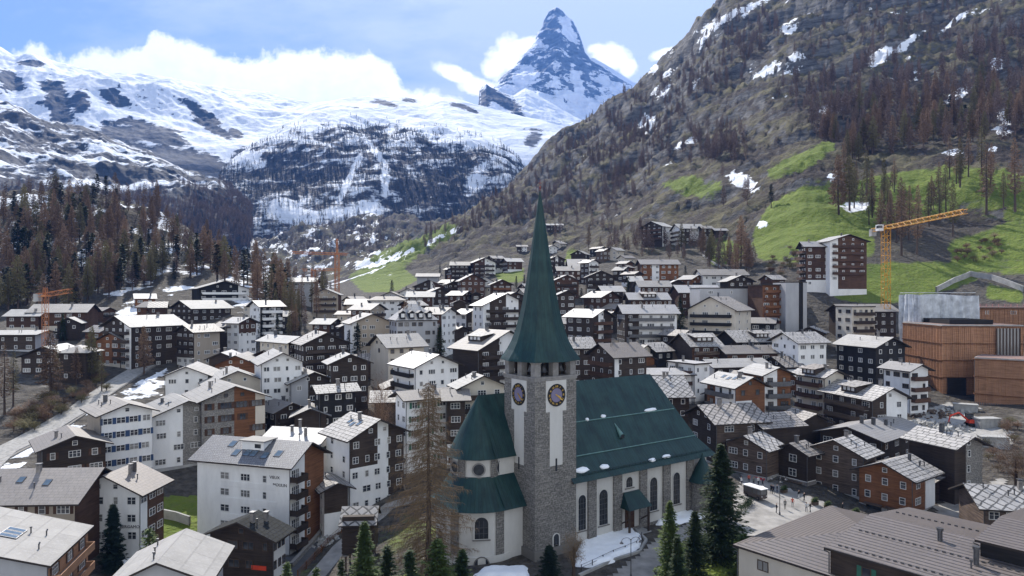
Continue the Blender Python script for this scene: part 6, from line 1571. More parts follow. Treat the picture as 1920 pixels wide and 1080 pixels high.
custom(1395, 90, 1000, lambda h: spruce_geo(34, h, 1.8, 150, 24, .36, .02, .6), M['bark'], M['needle_l'], 'low light spruce at the right foot of the tallest green spruce', 'spruce', 'spruce_tree')
custom(1030, 86, 1022, lambda h: spruce_geo(20, h, 2.1, 150, 28, .36, .02, .6), M['bark'], M['needle_d'], 'dark young conifer at the foot of the clock tower', 'conifer', 'conifer_tree')
custom(212, 104, 945, lambda h: spruce_geo(21, h, 1.95, 260, 34, .42, .04, .62), M['bark'], M['needle_d'], 'dark spruce in front of the tall white house with the timber strip', 'spruce', 'spruce_tree')
custom(280, 102, 990, lambda h: spruce_geo(22, h, 2.4, 90, 16, .42, .1, .5), M['bark'], M['needle_l'], 'loose light pine right of the dark spruce by the white house', 'pine', 'pine_tree')
custom(1075, 89, 975, lambda h: bush_geo(23, h, 2.1, 150, .03), M['bark'], M['twig_n'], 'bare reddish shrub tree at the right corner of the clock tower', 'shrub', 'bare_tree')
custom(712, 146, 672, lambda h: bush_geo(24, h, 4.0, 220, .05), M['bark'], M['twig'], 'round bare grey bush between the diamond slab house and the striped-roof hotel', 'shrub', 'bare_tree')
custom(1905, 122, 800, lambda h: bush_geo(25, h, 5.5, 260, .05), M['bark'], M['twig'], 'bare tangled tree at the right edge above the lane', 'tree', 'bare_tree')
custom(340, 96, 1030, lambda h: bush_geo(26, h, 2.4, 150, .03), M['bark'], M['twig'], 'bare shrub in the shaded garden near the black-roofed restaurant', 'shrub', 'bare_tree')
custom(905, 76, 1068, lambda h: bush_geo(27, h, 1.2, 60, .03), M['bark'], M['twig'], 'small bare shrub tip at the foot of the apse', 'shrub', 'bare_tree') if False else None
for px, py, top, kind, lab in [
 (670, 700, 606, 'dark', 'slim dark conifer right of the big dark wooden gable'), (655, 690, 618, 'dark', 'slim dark conifer against the big dark wooden gable'),
 (825, 690, 610, 'spruce', 'dense round-topped conifer left of the dark log corner chalet'), (808, 668, 640, 'pine', 'low pine before the cream house with the smooth roof'),
 (490, 640, 580, 'dark', 'broad dark conifer below the small black and white block'), (520, 652, 590, 'dark', 'second dark conifer right of the broad one at the larch grove'), (478, 655, 625, 'dark', 'small dark conifer behind the twin pale roofs'),
 (118, 640, 588, 'spruce', 'green spruce in front of the pale roofed cream house'), (1100, 640, 572, 'dark', 'slim dark spruce before the house with the white window strip'),
 (1275, 618, 556, 'spruce', 'dark pine at the right end of the glazed balcony house'), (1178, 560, 518, 'spruce', 'pair-forming conifer between the brown plinth chalet and the pale roof'), (1195, 562, 528, 'spruce', 'lower conifer beside the dark dormer band house'),
 (1090, 568, 540, 'pine', 'pine left of the brown plinth chalet'), (1105, 572, 545, 'pine', 'second pine at the corner of the brown plinth chalet'), (845, 520, 492, 'dark', 'dark conifer before the tall timber block'), (880, 510, 490, 'dark', 'small dark conifer between timber block and stepped white gable'), (825, 516, 494, 'dark', 'dark conifer left of the narrow chalet wing'),
 (983, 545, 515, 'dark', 'dark spruce touching the left edge of the spire'), (968, 540, 517, 'dark', 'slim dark spruce left of the spire'), (1555, 520, 485, 'dark', 'dark conifer in front of the hillside hotel arcade'), (1285, 520, 498, 'pine', 'pine right of the long brown house on the terrace'),
 (1446, 390, 345, 'pine', 'single dark pine on the bright meadow'), (1390, 500, 402, 'larch', 'big lone larch on the bank under the terrace hotels'), (1572, 402, 288, 'larch', 'big larch at the lower left of the bright meadow'), (1592, 395, 290, 'larch', 'big larch close behind the one at the meadow corner'),
 (1104, 470, 420, 'thin', 'thin larch beside the cliff over the arched gable chalet'), (1690, 480, 330, 'thin', 'tall bare trunk left of the crane jib root'), (1720, 478, 345, 'thin', 'tall bare trunk under the yellow crane jib'), (1787, 444, 335, 'thin', 'tall larch crossing the middle of the yellow jib'), (1850, 404, 268, 'thin', 'tall larch right of the yellow jib tip'), (1903, 398, 255, 'thin', 'tall larch at the right edge of the meadow'),
 (8, 778, 640, 'thin', 'thin larch at the left frame edge by the lane'), (26, 762, 655, 'thin', 'thin larch second from the left frame edge'), (95, 742, 618, 'larch', 'larch in front of the wide dark gabled chalet'), (106, 730, 640, 'thin', 'thin larch close right of the one before the dark gable'), (143, 722, 650, 'larch', 'larch on the slope below the lane'), (172, 716, 610, 'larch', 'larch before the orange-brown chalet'), (190, 735, 655, 'thin', 'leaning thin larch on the snowy bank'), (270, 702, 610, 'larch', 'larch on the grass bank below the lane bend'), (226, 690, 640, 'thin', 'thin larch between lane and orange-brown chalet'),
 (420, 660, 600, 'larch', 'bare tree hiding the brown-roofed chalet at the bend'), (735, 560, 525, 'pine', 'grey-green pine on the lower meadow edge'), (760, 690, 560, 'larch', 'bare larch before the mansard hotel'), (790, 668, 575, 'larch', 'slender larch left of the round-topped conifer') ]:
    tree_at(px, py, top, kind, lab, {'dark': 'conifer', 'spruce': 'spruce', 'larch': 'larch', 'thin': 'larch', 'pine': 'pine'}[kind])
# low shrubs on the bank and the slope
BUSH = [kind_meshes(bush_geo(900+i, 2.2, 1.6, 90, .05), M['bark'], M['twig_g'] if i == 1 else M['twig']) for i in range(3)]
def shrubs(poly, n, seed, lab, grp, s0, s1, y0=45):
    P = region(poly, 1000*n/max(1, abs(sum(poly[i][0]*poly[(i+1) % len(poly)][1]-poly[(i+1) % len(poly)][0]*poly[i][1] for i in range(len(poly))))/2), seed, y0)
    for p in P: plant('shrub', RND.choice(BUSH), p, RND.uniform(s0, s1), RND.uniform(0, 6), lab, 'shrub', grp)
shrubs([(20, 790), (150, 715), (200, 700), (200, 745), (100, 800), (20, 830)], 40, 41, 'olive-brown shrub on the bank below the lane', 'shrubs on the lane bank', .9, 1.8, 100)
shrubs([(1780, 480), (1870, 450), (1890, 480), (1800, 505)], 26, 42, 'dark low shrub of the thicket right of the yellow crane', 'shrubs right of the crane', .9, 1.5, 200)
shrubs([(1440, 480), (1500, 470), (1500, 520), (1440, 520)], 22, 43, 'grey thorn shrub left of the hillside hotel', 'thorn shrubs by the hillside hotel', 1.0, 1.7, 200)
shrubs([(1830, 800), (1920, 790), (1920, 900), (1860, 900)], 16, 44, 'bare shrub on the rough slope beside the lane', 'shrubs beside the lane', .7, 1.2, 100)
shrubs([(1215, 655), (1290, 640), (1300, 665), (1220, 690)], 20, 45, 'dark green juniper mound below the white hotel', 'shrubs below the white hotel', 1.0, 1.6, 120)
# ------------------------------------------------------------------ paved surfaces laid on the ground
M['asphalt'] = plain('grey_asphalt', (.085, .085, .088), .9, .3, .4)
M['paving'] = plain('pale_square_paving', (.27, .255, .235), .9, .35, .35)
M['gravel'] = plain('pale_gravel', (.30, .29, .272), .95, .3, 1.2)
def ribbon(name, pts, width, mat, lift=.12, ny=5, step=2.0, y0=45):
    P = [gpt(*p, y0) if len(p) == 2 else Vector((p[0], p[1], 0)) for p in pts]; Q = []
    for a, b in zip(P, P[1:]):
        n = max(1, int((b-a).to_2d().length/step)); Q += [a.lerp(b, i/n) for i in range(n)]
    Q.append(P[-1]); arr = np.zeros((len(Q), ny, 3))
    for i, q in enumerate(Q):
        d = (Q[min(i+3, len(Q)-1)]-Q[max(i-3, 0)]).to_2d().normalized(); nrm = Vector((-d.y, d.x))
        for j in range(ny):
            o = nrm*width*(j/(ny-1)-.5); arr[i, j, 0] = q.x+o.x; arr[i, j, 1] = q.y+o.y
    z = terr(arr[..., 0], arr[..., 1]); z = np.repeat(z.max(1, keepdims=True)*.5+z.mean(1, keepdims=True)*.5, ny, 1)
    arr[..., 2] = z+lift
    sk = arr.copy(); L = sk[:, :1].copy(); R_ = sk[:, -1:].copy(); L[..., 2] -= 1.5; R_[..., 2] -= 1.5
    me = grid_mesh(name, np.concatenate([L, arr, R_], 1), [mat], None, False); o = put(bpy.data.objects.new(name, me)); o['kind'] = 'structure'; return o, arr
def sheet(name, poly, mat, lift=.1, step=.8, y0=45):
    P = [gpt(*p, y0) for p in poly]; pl = [(p.x, p.y) for p in P]; xs = [p[0] for p in pl]; ys = [p[1] for p in pl]
    X, Y = np.meshgrid(np.arange(min(xs), max(xs), step), np.arange(min(ys), max(ys), step)); m = inpoly(X, Y, pl)
    Z = terr(X, Y)+lift; V = []; Fc = []; ids = {}
    for i in range(X.shape[0]-1):
        for j in range(X.shape[1]-1):
            if m[i, j] and m[i+1, j] and m[i, j+1] and m[i+1, j+1]:
                f = []
                for a, b in ((i, j), (i, j+1), (i+1, j+1), (i+1, j)):
                    if (a, b) not in ids: ids[(a, b)] = len(V); V.append((X[a, b], Y[a, b], Z[a, b]))
                    f.append(ids[(a, b)])
                Fc.append(tuple(f))
    o = put(bpy.data.objects.new(name, mesh_from(name, V, Fc, [mat], None, True))); o['kind'] = 'structure'; return o
lane, LA = ribbon('upper_lane', [(-60, 905), (0, 850), (70, 815), (150, 768), (230, 712), (300, 668), (345, 645)], 6.0, M['gravel'], .25, y0=120)
sheet('square_paving', [(1385, 1010), (1370, 930), (1390, 885), (1450, 905), (1530, 935), (1600, 960), (1720, 975), (1700, 1010), (1560, 1010)], M['paving'], .12)
sheet('church_street', [(1110, 1100), (1190, 1040), (1225, 1010), (1280, 985), (1375, 945), (1400, 985), (1300, 1010), (1250, 1040), (1230, 1100)], M['paving'], .08)
sheet('shaded_lane', [(1760, 985), (1745, 950), (1800, 925), (1870, 895), (1900, 900), (1870, 940), (1840, 985)], M['paving'], .1)
sheet('building_site', [(1705, 800), (1730, 768), (1780, 752), (1850, 790), (1910, 815), (1900, 850), (1830, 835), (1760, 825)], M['gravel'], .1)
ribbon('ramp_road', [(530, 1085), (575, 1030), (610, 985), (640, 945), (700, 915), (760, 890)], 4.2, M['asphalt'], .15)
ribbon('churchyard_path', [(590, 1090), (640, 1030), (690, 985), (730, 950), (800, 930)], 3.2, M['paving'], .1)

# ------------------------------------------------------------------ small builders
def wall_along(name, pts, h, t, mat, label, cat='wall', y0=45, below=2.0, posts=None, lift=0):
    P = [gpt(*p, y0) for p in pts]; b = MB(); L = 0
    for a, c in zip(P, P[1:]):
        n = max(1, int((c-a).to_2d().length/1.5))
        for i in range(n):
            p, q = a.lerp(c, i/n), a.lerp(c, (i+1)/n); d = (q-p).to_2d().normalized(); w = Vector((-d.y, d.x, 0))*t/2
            za = tz(p.x, p.y)+lift; zb = tz(q.x, q.y)+lift; s = (q-p).to_2d().length
            for sg in (1, -1):
                A, B_ = p+w*sg, q+w*sg; qd = [(A.x, A.y, za-below), (B_.x, B_.y, zb-below), (B_.x, B_.y, zb+h), (A.x, A.y, za+h)]; uv = [(L, -below), (L+s, -below), (L+s, h), (L, h)]
                b.poly(qd if sg < 0 else qd[::-1], 0, uv if sg < 0 else uv[::-1])
            b.poly([(p.x-w.x, p.y-w.y, za+h), (q.x-w.x, q.y-w.y, zb+h), (q.x+w.x, q.y+w.y, zb+h), (p.x+w.x, p.y+w.y, za+h)], 0); L += s
    o = b.build(name, [mat]); tag(o, label, cat); return o
def fence_along(pts, h, label, post_m, rail_m, name='fence', y0=45, gap=2.2, infill=True):
    P = [gpt(*p, y0) for p in pts]; r = empty(name, P[0]); tag(r, label, 'fence'); o = P[0]; Q = []
    for a, c in zip(P, P[1:]):
        n = max(1, int((c-a).to_2d().length/gap)); Q += [a.lerp(c, i/n) for i in range(n)]
    Q.append(P[-1]); Q = [Vector((q.x, q.y, tz(q.x, q.y)+.15)) for q in Q]
    rail = MB()
    for i, q in enumerate(Q):
        m = MB(); l = q-o; m.box(l.x-.06, l.x+.06, l.y-.06, l.y+.06, l.z-.8, l.z+h, 0); m.build('post', [post_m], r)
        if i: 
            p = Q[i-1]-o
            for k in ((.95, .5, .12) if infill else (.95, .5)): rail.bar((p.x, p.y, p.z+h*k), (l.x, l.y, l.z+h*k), .035)
            if infill:
                for s in range(1, 9):
                    c = p.lerp(l, s/9); rail.bar((c.x, c.y, c.z+h*.1), (c.x, c.y, c.z+h*.95), .022)
    rail.build('rail', [rail_m], r); return r
wall_along('lane_wall', [(0, 868), (70, 832), (150, 784), (230, 726), (300, 680), (335, 662)], .3, .6, M['stone'], 'long dark stone wall carrying the lane above the snowy bank', y0=110, below=3.0)
# church forecourt
def snow_bed(name, poly, hgt, label, seed, y0=60):
    P = [gpt(*p, y0) for p in poly]; pl = [(p.x, p.y) for p in P]; xs = [p[0] for p in pl]; ys = [p[1] for p in pl]
    X, Y = np.meshgrid(np.arange(min(xs)-.5, max(xs)+.5, .3), np.arange(min(ys)-.5, max(ys)+.5, .3)); m = inpoly(X, Y, pl).astype(float)
    m = _blur(_blur(m, 2, 0), 2, 1); n = fbm(X/1.8, Y/1.8, 4, seed)
    Z = terr(X, Y)-.25+sstep(.2, .75, m+n*.3)*(hgt+.25)+n*.16*m
    keep = (m+n*.3) > .12; V = []; Fc = []; ids = {}
    for i in range(X.shape[0]-1):
        for j in range(X.shape[1]-1):
            if keep[i, j] and keep[i+1, j] and keep[i, j+1] and keep[i+1, j+1]:
                f = []
                for a, b in ((i, j), (i, j+1), (i+1, j+1), (i+1, j)):
                    if (a, b) not in ids: ids[(a, b)] = len(V); V.append((X[a, b], Y[a, b], Z[a, b]))
                    f.append(ids[(a, b)])
                Fc.append(tuple(f))
    o = put(bpy.data.objects.new(name, mesh_from(name, V, Fc, [M['snow']], None, True))); tag(o, label, 'snow heap'); return o
snow_bed('snow_heap', [(1075, 1065), (1090, 1020), (1140, 996), (1185, 995), (1202, 1010), (1195, 1032), (1130, 1060)], .7, 'curved bed of old snow before the church steps', 1)
snow_bed('snow_heap', [(1225, 985), (1250, 965), (1320, 950), (1325, 970), (1270, 985)], .5, 'strip of snow below the right nave windows', 2)
snow_bed('snow_heap', [(880, 1085), (905, 1068), (985, 1062), (990, 1085)], .5, 'snow lying at the foot of the apse', 3)
snow_bed('snow_heap', [(1375, 1040), (1400, 1030), (1412, 1055), (1390, 1070)], .8, 'dirty snow heap behind the tallest spruce', 4)
snow_bed('snow_heap', [(214, 1062), (240, 1050), (258, 1054), (250, 1066)], .6, 'small snow remnant beside the pale gabled roof tip', 5)
wall_along('kerb_wall', [(1085, 1082), (1150, 1052), (1200, 1036), (1212, 1015), (1190, 994)], .35, .35, M['concrete'], 'curved low kerb wall around the snow bed', y0=60)
fence_along([(1090, 1072), (1150, 1044), (1194, 1027), (1203, 1010)], .8, 'thin black railing along the snow bed', M['metal'], M['metal'], 'railing', 60, 2.0, False)
fence_along([(558, 1085), (590, 1050), (615, 1022), (640, 1000)], 1.15, 'brown wooden fence climbing beside the stony ditch', M['warm'], M['warm'], 'fence', 60)
wall_along('retaining_wall', [(545, 1068), (575, 1035), (605, 1000), (625, 975)], 1.0, .6, M['stone'], 'rubble retaining wall with a concrete cap below the ramp', y0=60)
wall_along('garden_wall', [(307, 972), (330, 976), (356, 985)], 1.6, .4, M['concrete'], 'pale garden wall beside the green lawn', y0=60)
wall_along('parapet_wall', [(620, 940), (650, 925), (720, 902), (745, 892)], 1.0, .35, M['concrete'], 'grey parapet along the bend of the ramp', y0=60)
wall_along('hillside_wall', [(1755, 548), (1790, 530), (1820, 518), (1860, 525), (1920, 548)], 2.2, .5, M['concrete'], 'long concrete retaining wall winding over the larch complex', y0=180)
wall_along('terrace_wall', [(1225, 458), (1270, 456), (1330, 452)], 1.5, .6, M['stone'], 'stone terrace wall carrying the upper hotels', y0=300, below=6)
wall_along('slope_wall', [(1318, 480), (1345, 498), (1370, 512)], .8, .5, M['concrete'], 'thin diagonal wall on the bank above the broad pale roof', y0=250)

# ------------------------------------------------------------------ cranes
M['craney'] = plain('yellow_orange_crane_paint', (.58, .27, .02), .55, .15)
def lattice(b, A, B_, w, bays, m, r=.09, up=Vector((0, 0, 1))):
    A = Vector(A); B_ = Vector(B_); d = (B_-A).normalized(); u = d.cross(up)
    u = u.normalized() if u.length > .1 else Vector((1, 0, 0)); v = u.cross(d).normalized()
    C = [(u+v)*w/2, (u-v)*w/2, (-u-v)*w/2, (-u+v)*w/2]
    for c in C: b.bar(A+c, B_+c, r, m)
    for i in range(bays):
        p, q = A.lerp(B_, i/bays), A.lerp(B_, (i+1)/bays)
        for k in range(4):
            c1, c2 = C[k], C[(k+1) % 4]
            b.bar(p+c1, p+c2, r*.6, m)
            if i % 2: c1, c2 = c2, c1
            b.bar(p+c1, q+c2, r*.6, m)
def crane(px, py, Y, top, jib_end, jl, label, mat, w=2.0, apex=0, base_mat=None, cab=True, name='tower_crane', cj=10, r=.1):
    x = (px-CX)/F*Y; z = tz(x, Y); zt = HC-(top-HY)/F*Y-z; root = empty(name, (x, Y, z)); tag(root, label, 'crane')
    b = MB(); lattice(b, (0, 0, -1), (0, 0, zt), w, int(zt/2.2), 0, r); b.build('mast', [mat], root)
    jd = Vector(jib_end).normalized(); b = MB(); lattice(b, jd*1.0+Vector((0, 0, zt+.6)), jd*jl+Vector((0, 0, zt+.6+jl*jib_end[2])), 1.3, int(jl/2), 0, r*.8); b.build('jib', [mat], root)
    b = MB(); lattice(b, -jd*1.0+Vector((0, 0, zt+.6)), -jd*cj+Vector((0, 0, zt+.6)), 1.2, int(cj/2), 0, r*.8); b.build('counter_jib', [mat], root)
    p = -jd*cj; b = MB(); b.box(p.x-.9, p.x+.9, p.y-.9, p.y+.9, zt-1.6, zt+.9); b.build('counterweight', [M['concrete']], root)
    b = MB(); b.box(-w*.6, w*.6, -w*.6, w*.6, zt-.05, zt+.55); b.build('slewing_ring', [mat], root)
    if cab:
        b = MB(); b.box(-w-1.0, -w*.62, -1, .9, zt-.6, zt+1.6); b.box(-w-1.04, -w*.8, -1.04, .3, zt+.3, zt+1.3, 1); b.build('cab', [M['white'], M['glass']], root)
    if apex:
        b = MB(); lattice(b, (0, 0, zt+.5), (0, 0, zt+apex), .9, max(2, int(apex/2)), 0, r*.8); b.build('apex', [mat], root)
        b = MB(); E = jd*jl*.62+Vector((0, 0, zt+1)); b.bar((0, 0, zt+apex), E, .06); b.bar((0, 0, zt+apex), p+Vector((0, 0, zt+1)), .06); b.build('tie_bar', [M['metal']], root)
    return root
crane(1661, 625, 243, 430, (-.06, -1, 0.0), 47, 'tall yellow tower crane above the larch complex, jib over the meadow', M['craney'], 2.2, 0, r=.095)
crane(632, 580, 420, 478, (-.86, -.5, .0), 27, 'orange tower crane with a peaked head, right one of the pair', M['craneorange'], 2.4, 10, r=.16, cab=False, cj=7)
crane(588, 602, 395, 508, (.93, -.3, .0), 18, 'shorter orange tower crane without a peak, left one of the pair', M['craneorange'], 2.2, 0, r=.15, cj=8)
crane(85, 640, 228, 556, (.9, -.4, .05), 13, 'small grey lattice crane with an orange jib before the pale roofed house', M['craneorange'], 1.4, 3.2, r=.08, cab=False, cj=4)

# ------------------------------------------------------------------ larch-clad complex on the right
def slats(root, w, d, h, faces=('R', 'L'), step=.55, levels=4):
    for f in faces:
        b = MB(); ln = w if f == 'R' else d
        n = int(ln/step)
        for i in range(n+1):
            s = -ln/2+ln*i/n; dp = .10+.06*((i*7) % 3)
            if f == 'R': b.box(s-.09, s+.09, -d/2-dp, -d/2-.004, 0, h-.2, 0)
            else: b.box(-w/2-dp, -w/2-.004, s-.09, s+.09, 0, h-.2, 0)
        o = b.build('slat_screen', [M['orange']], root)
        b = MB()
        for k in range(1, levels+1):
            z = h*k/levels
            if f == 'R': b.box(-w/2-.3, w/2+.3, -d/2-.45, -d/2-.003, z-.28, z-.08, 0)
            else: b.box(-w/2-.46, -w/2-.003, -d/2-.3, d/2+.3, z-.29, z-.09, 0)
        b.build('ledge', [M['warm']], root)
def dims(root):
    me = [c for c in root.children if c.name.startswith('wall')][0].data; vs = [v.co for v in me.vertices]
    return max(v.x for v in vs)*2, max(v.y for v in vs)*2, max(v.z for v in vs)
M['r_terr'] = plain('red_brown_flat_roof', (.20, .13, .11), .9, .25, .3)
CA = H(1694, 1767, 1918, 611, 19, 'R', 'o', 'o', 'r_terr', 'main block of the larch-slatted complex with a tall glazed bay and black roof frames', 'complex', Y=196, flat=True, ov=.12, nL=0, nR=0, chim=0, asp=1.0, name='slatted_building', fas='concrete')
w, d, h = dims(CA); slats(CA, w, d, h)
b = MB(); b.box(w/2-w*.34, w/2-1.2, -d/2-.62, -d/2-.47, h*.56, h-.6, 1)
for i in range(8): x = w/2-w*.34+(w*.34-1.2)*i/7; b.box(x-.14, x+.14, -d/2-.8, -d/2-.625, h*.56, h-.6, 0)
b.build('glazed_bay', [M['fbrown'], M['glass']], CA)
b = MB(); b.box(-w*.45, -w*.22, -d/2-.7, -d/2-.47, -.5, h*.24, 0); b.build('gateway', [M['black']], CA)
b = MB()
for i in range(9): y = -d*.35+i*d*.085; b.box(-w*.32, w*.22, y-.25, y+.25, h+.36, h+1.7, 0)
b.box(-w*.34, -w*.325, -d*.37, d*.37, h+.36, h+1.7, 0); b.build('roof_frame', [M['black']], CA)
CB = H(None, 1828, 1990, 672, 14, 'R', 'o', 'o', 'r_terr', 'lower front wing of the larch-slatted complex running out of the frame', 'complex', th=-42, Y=184, w=46, d=13, flat=True, ov=.1, nL=0, nR=0, chim=0, name='slatted_building', fas='concrete')
w, d, h = dims(CB); slats(CB, w, d, h, ('R', 'L'), .5, 3)
CC = H(None, 1826, 1990, 578, 9, 'R', 'o', 'o', 'r_terr', 'upper rear block of the larch-slatted complex with a pink railing', 'complex', th=-6, Y=226, w=34, d=13, flat=True, ov=.1, nL=0, nR=4, chim=0, name='slatted_building', rows=1)
w, d, h = dims(CC); slats(CC, w, d, h, ('R',), .5, 2)
b = MB()
for i in range(18): x = -w/2+w*i/17; b.box(x-.05, x+.05, -d/2-.03, -d/2+.05, h+.36, h+1.5)
for z in (.75, 1.1, 1.5): b.box(-w/2, w/2, -d/2-.06, -d/2-.035, h+z-.06, h+z)
M['pink'] = plain('pinkish_rail_paint', (.5, .22, .22), .6); b.build('railing', [M['pink']], CC)
def wrapped():
    A = W(1721, 600, 214); x0, y0 = A.x, A.y; z0 = tz(x0+8, y0)+1; zt = HC-(553-HY)/F*214
    root = empty('wrapped_scaffold', (x0+9, y0+5, z0)); tag(root, 'scaffold hung with torn white sheeting on top of the slatted complex', 'scaffold')
    m = plain('white_sheeting', (.50, .52, .54), .5, .35, .5); h = zt-z0
    for nm, ln, o, dv in (('sheet', 18.5, Vector((-9, -5, 0)), Vector((1, -.05, 0))), ('sheet', 10, Vector((-9, 5, 0)), Vector((0, -1, 0)))):
        U, V_ = np.meshgrid(np.linspace(0, ln, 60), np.linspace(0, 1, 24)); f = fbm(U*.8, V_*1.2, 4, 7)*.9+np.sin(U*2.46)*.3
        nr = Vector((dv.y, -dv.x, 0)); top = h+(.9 if nm else 0)*np.sin(U*.3)*.3
        low = .8+1.6*np.clip(fbm(U*.5, U*0, 3, 8), -1, 1)
        P = np.stack([o.x+dv.x*U+nr.x*f, o.y+dv.y*U+nr.y*f, low+(top-low)*V_], -1); me = grid_mesh('sheet', P, [m]); put(bpy.data.objects.new('sheet', me), root)
    b = MB()
    for i in range(8):
        for y in (-4.6, 4.6): x = -8.7+i*2.55; b.bar((x, y, -2), (x, y, h+.6), .06)
    for z in (2, 4, h): b.bar((-8.7, -4.6, z), (9.2, -4.6, z), .05); b.bar((-8.7, 4.6, z), (9.2, 4.6, z), .05)
    b.build('scaffold_frame', [M['metal']], root)
    b = MB(); b.box(-9, 9.2, -4.9, 4.9, h+.62, h+.8); b.build('sheet_roof', [m], root)
wrapped()

# ------------------------------------------------------------------ details on the near houses
def find(label_part):
    return [o for o in COL.objects if o.parent is None and label_part in o.get('label', '')][0]
VM = find('white five-storey hotel'); w, d, h = dims(VM); h -= math.tan(math.radians(27))*w/2
if True:
    z0 = h; n = 5
    for k in range(5):                                   # left face: three window columns
        for s, ww in ((.36, 1.75), (.62, 1.95), (.86, .85)):
            zc = h-1.35-2.75*k if k else h-.75
            if k == 0 and s > .5: continue
            if k == 0: add_window(VM, -w/2-.012, d/2-d*.36, zc+.05, -math.pi/2, 1.7, .7, 'w', True); continue
            add_window(VM, -w/2-.012, d/2-d*s*.86, zc+1.4, -math.pi/2, ww, 1.25, 'w', True)
        if k:
            b = MB(); b.box(-w/2-.07, -w/2-.006, d/2-d*.86, d/2-d*.27, h+.05-2.75*k+.9, h+.05-2.75*k+1.85, 0)
            b.build('facade_band', [M['white']], VM)
    for k in range(5):                                   # right face: balconies, french windows and small windows
        zc = h-1.9-2.75*k
        for x in (-.40, -.30): add_window(VM, w*x, -d/2-.012, zc, 0, 1.15, 1.7, 'w', True)
        if k: add_window(VM, w*.03, -d/2-.012, zc+.2, 0, .9, 1.0, 'w', True)
        c = MB(); c.box(-w/2+.05, -w*.18, -d/2-1.3, -d/2-.01, zc-1.15, zc-1.0, 1); c.box(-w/2, -w*.17, -d/2-1.36, -d/2-1.28, zc-1.2, zc-.1, 0)
        for x in (-w/2+.04, -w*.175): c.box(x-.04, x+.04, -d/2-1.276, -d/2-.012, zc-.996, zc-.1, 0)
        c.build('balcony', [M['dark'], M['chim']], VM)
    ro = [c for c in VM.children if c.name.startswith('roof')][0]; tp = math.tan(math.radians(27))
    def rpt(a, b_): return (-b_, a, h+tp*(w/2)-tp*abs(b_)+.22)     # ridge runs along local y
    for a, b_ in ((.22, .35), (.10, .72), (-.02, .70), (-.09, .70), (-.14, .38), (-.22, .75), (-.34, .62)):
        P = (-w/2*b_, d*a+.5, h+tp*(w/2)*(1-b_)+.22); c = MB(); c.box(-.62, .62, -.8, .8, -.05, .14, 0); c.poly([(-.52, -.7, .145), (.52, -.7, .145), (.52, .7, .145), (-.52, .7, .145)], 1)
        o = c.build('skylight', [M['metal'], M['skyglass']], ro); o.matrix_local = Matrix.Translation(P) @ Matrix.Rotation(-math.pi/2, 4, 'Z') @ Matrix.Rotation(math.radians(27), 4, 'X')
    c = MB(); c.box(-1.4, 1.6, -2.2, 2.2, -1.2, 1.3, 0); c.box(-1.8, 2, -2.6, 2.6, 1.303, 1.5, 1); c.box(-1.45, -1.404, -1.6, -.4, .2, .9, 2)
    c.build('roof_dormer', [M['white'], M['r_pale'], M['glass']], ro, loc=(-w*.14, -d*.02, h+tp*w/2-1.0))
    M['letter'] = plain('dark_lettering', (.05, .045, .045), .8)
    for s, y, z in (('VIEUX', .155, 2.3), ('MOULIN', .10, 3.5)):
        me = text_mesh('lettering', s, .72, M['letter'], .02); o = bpy.data.objects.new('lettering', me); put(o, VM)
        o.matrix_local = Matrix.Translation((-w/2-.035, -d/2+d*y, h-z)) @ Matrix.Rotation(-math.pi/2, 4, 'Z') @ Matrix.Rotation(math.pi/2, 4, 'X')
BG = find('tall white house with dark timber'); w, d, h = dims(BG)
h = max(v.co.z for c in BG.children if c.name.startswith('wall') for v in c.data.vertices)-math.tan(math.radians(26))*d/2
me = text_mesh('lettering', 'BERGAMO', .68, M['letter'], .02); o = bpy.data.objects.new('lettering', me); put(o, BG)
o.matrix_local = Matrix.Translation((-w/2-.05, -d/2+d*.15, h-5.55)) @ Matrix.Rotation(-math.pi/2, 4, 'Z') @ Matrix.Rotation(math.pi/2, 4, 'X')
RS = find('low black-roofed restaurant'); w, d, h = dims(RS)
hh = 8.0
me = text_mesh('sign_board', 'RESTAURANT', .42, M['red'], .02) if False else None
b = MB(); b.box(-.06, 0, -1.2, 1.2, -.32, .32); b.build('sign_board', [M['exred']], RS, loc=(-w/2-.02, -d*.28, 4.4))
# arches painted under the big worn roof
AR = find('painted arches'); w, d, h = dims(AR)
for s in (.28, .40, .52, .64, .76, .88):
    b = MB(); pts = arch_pts(2.0, 2.2); b.poly([(x, -.03, z) for x, z in pts], 0); b.poly([(x*.25, -.05, z*.6) for x, z in pts], 1)
    hz = [c for c in AR.children if c.name.startswith('wall')][0]; b.build('painted_arch', [M['cream'], M['glass']], AR, loc=(-w/2+w*s, -d/2-.01, 5.0))

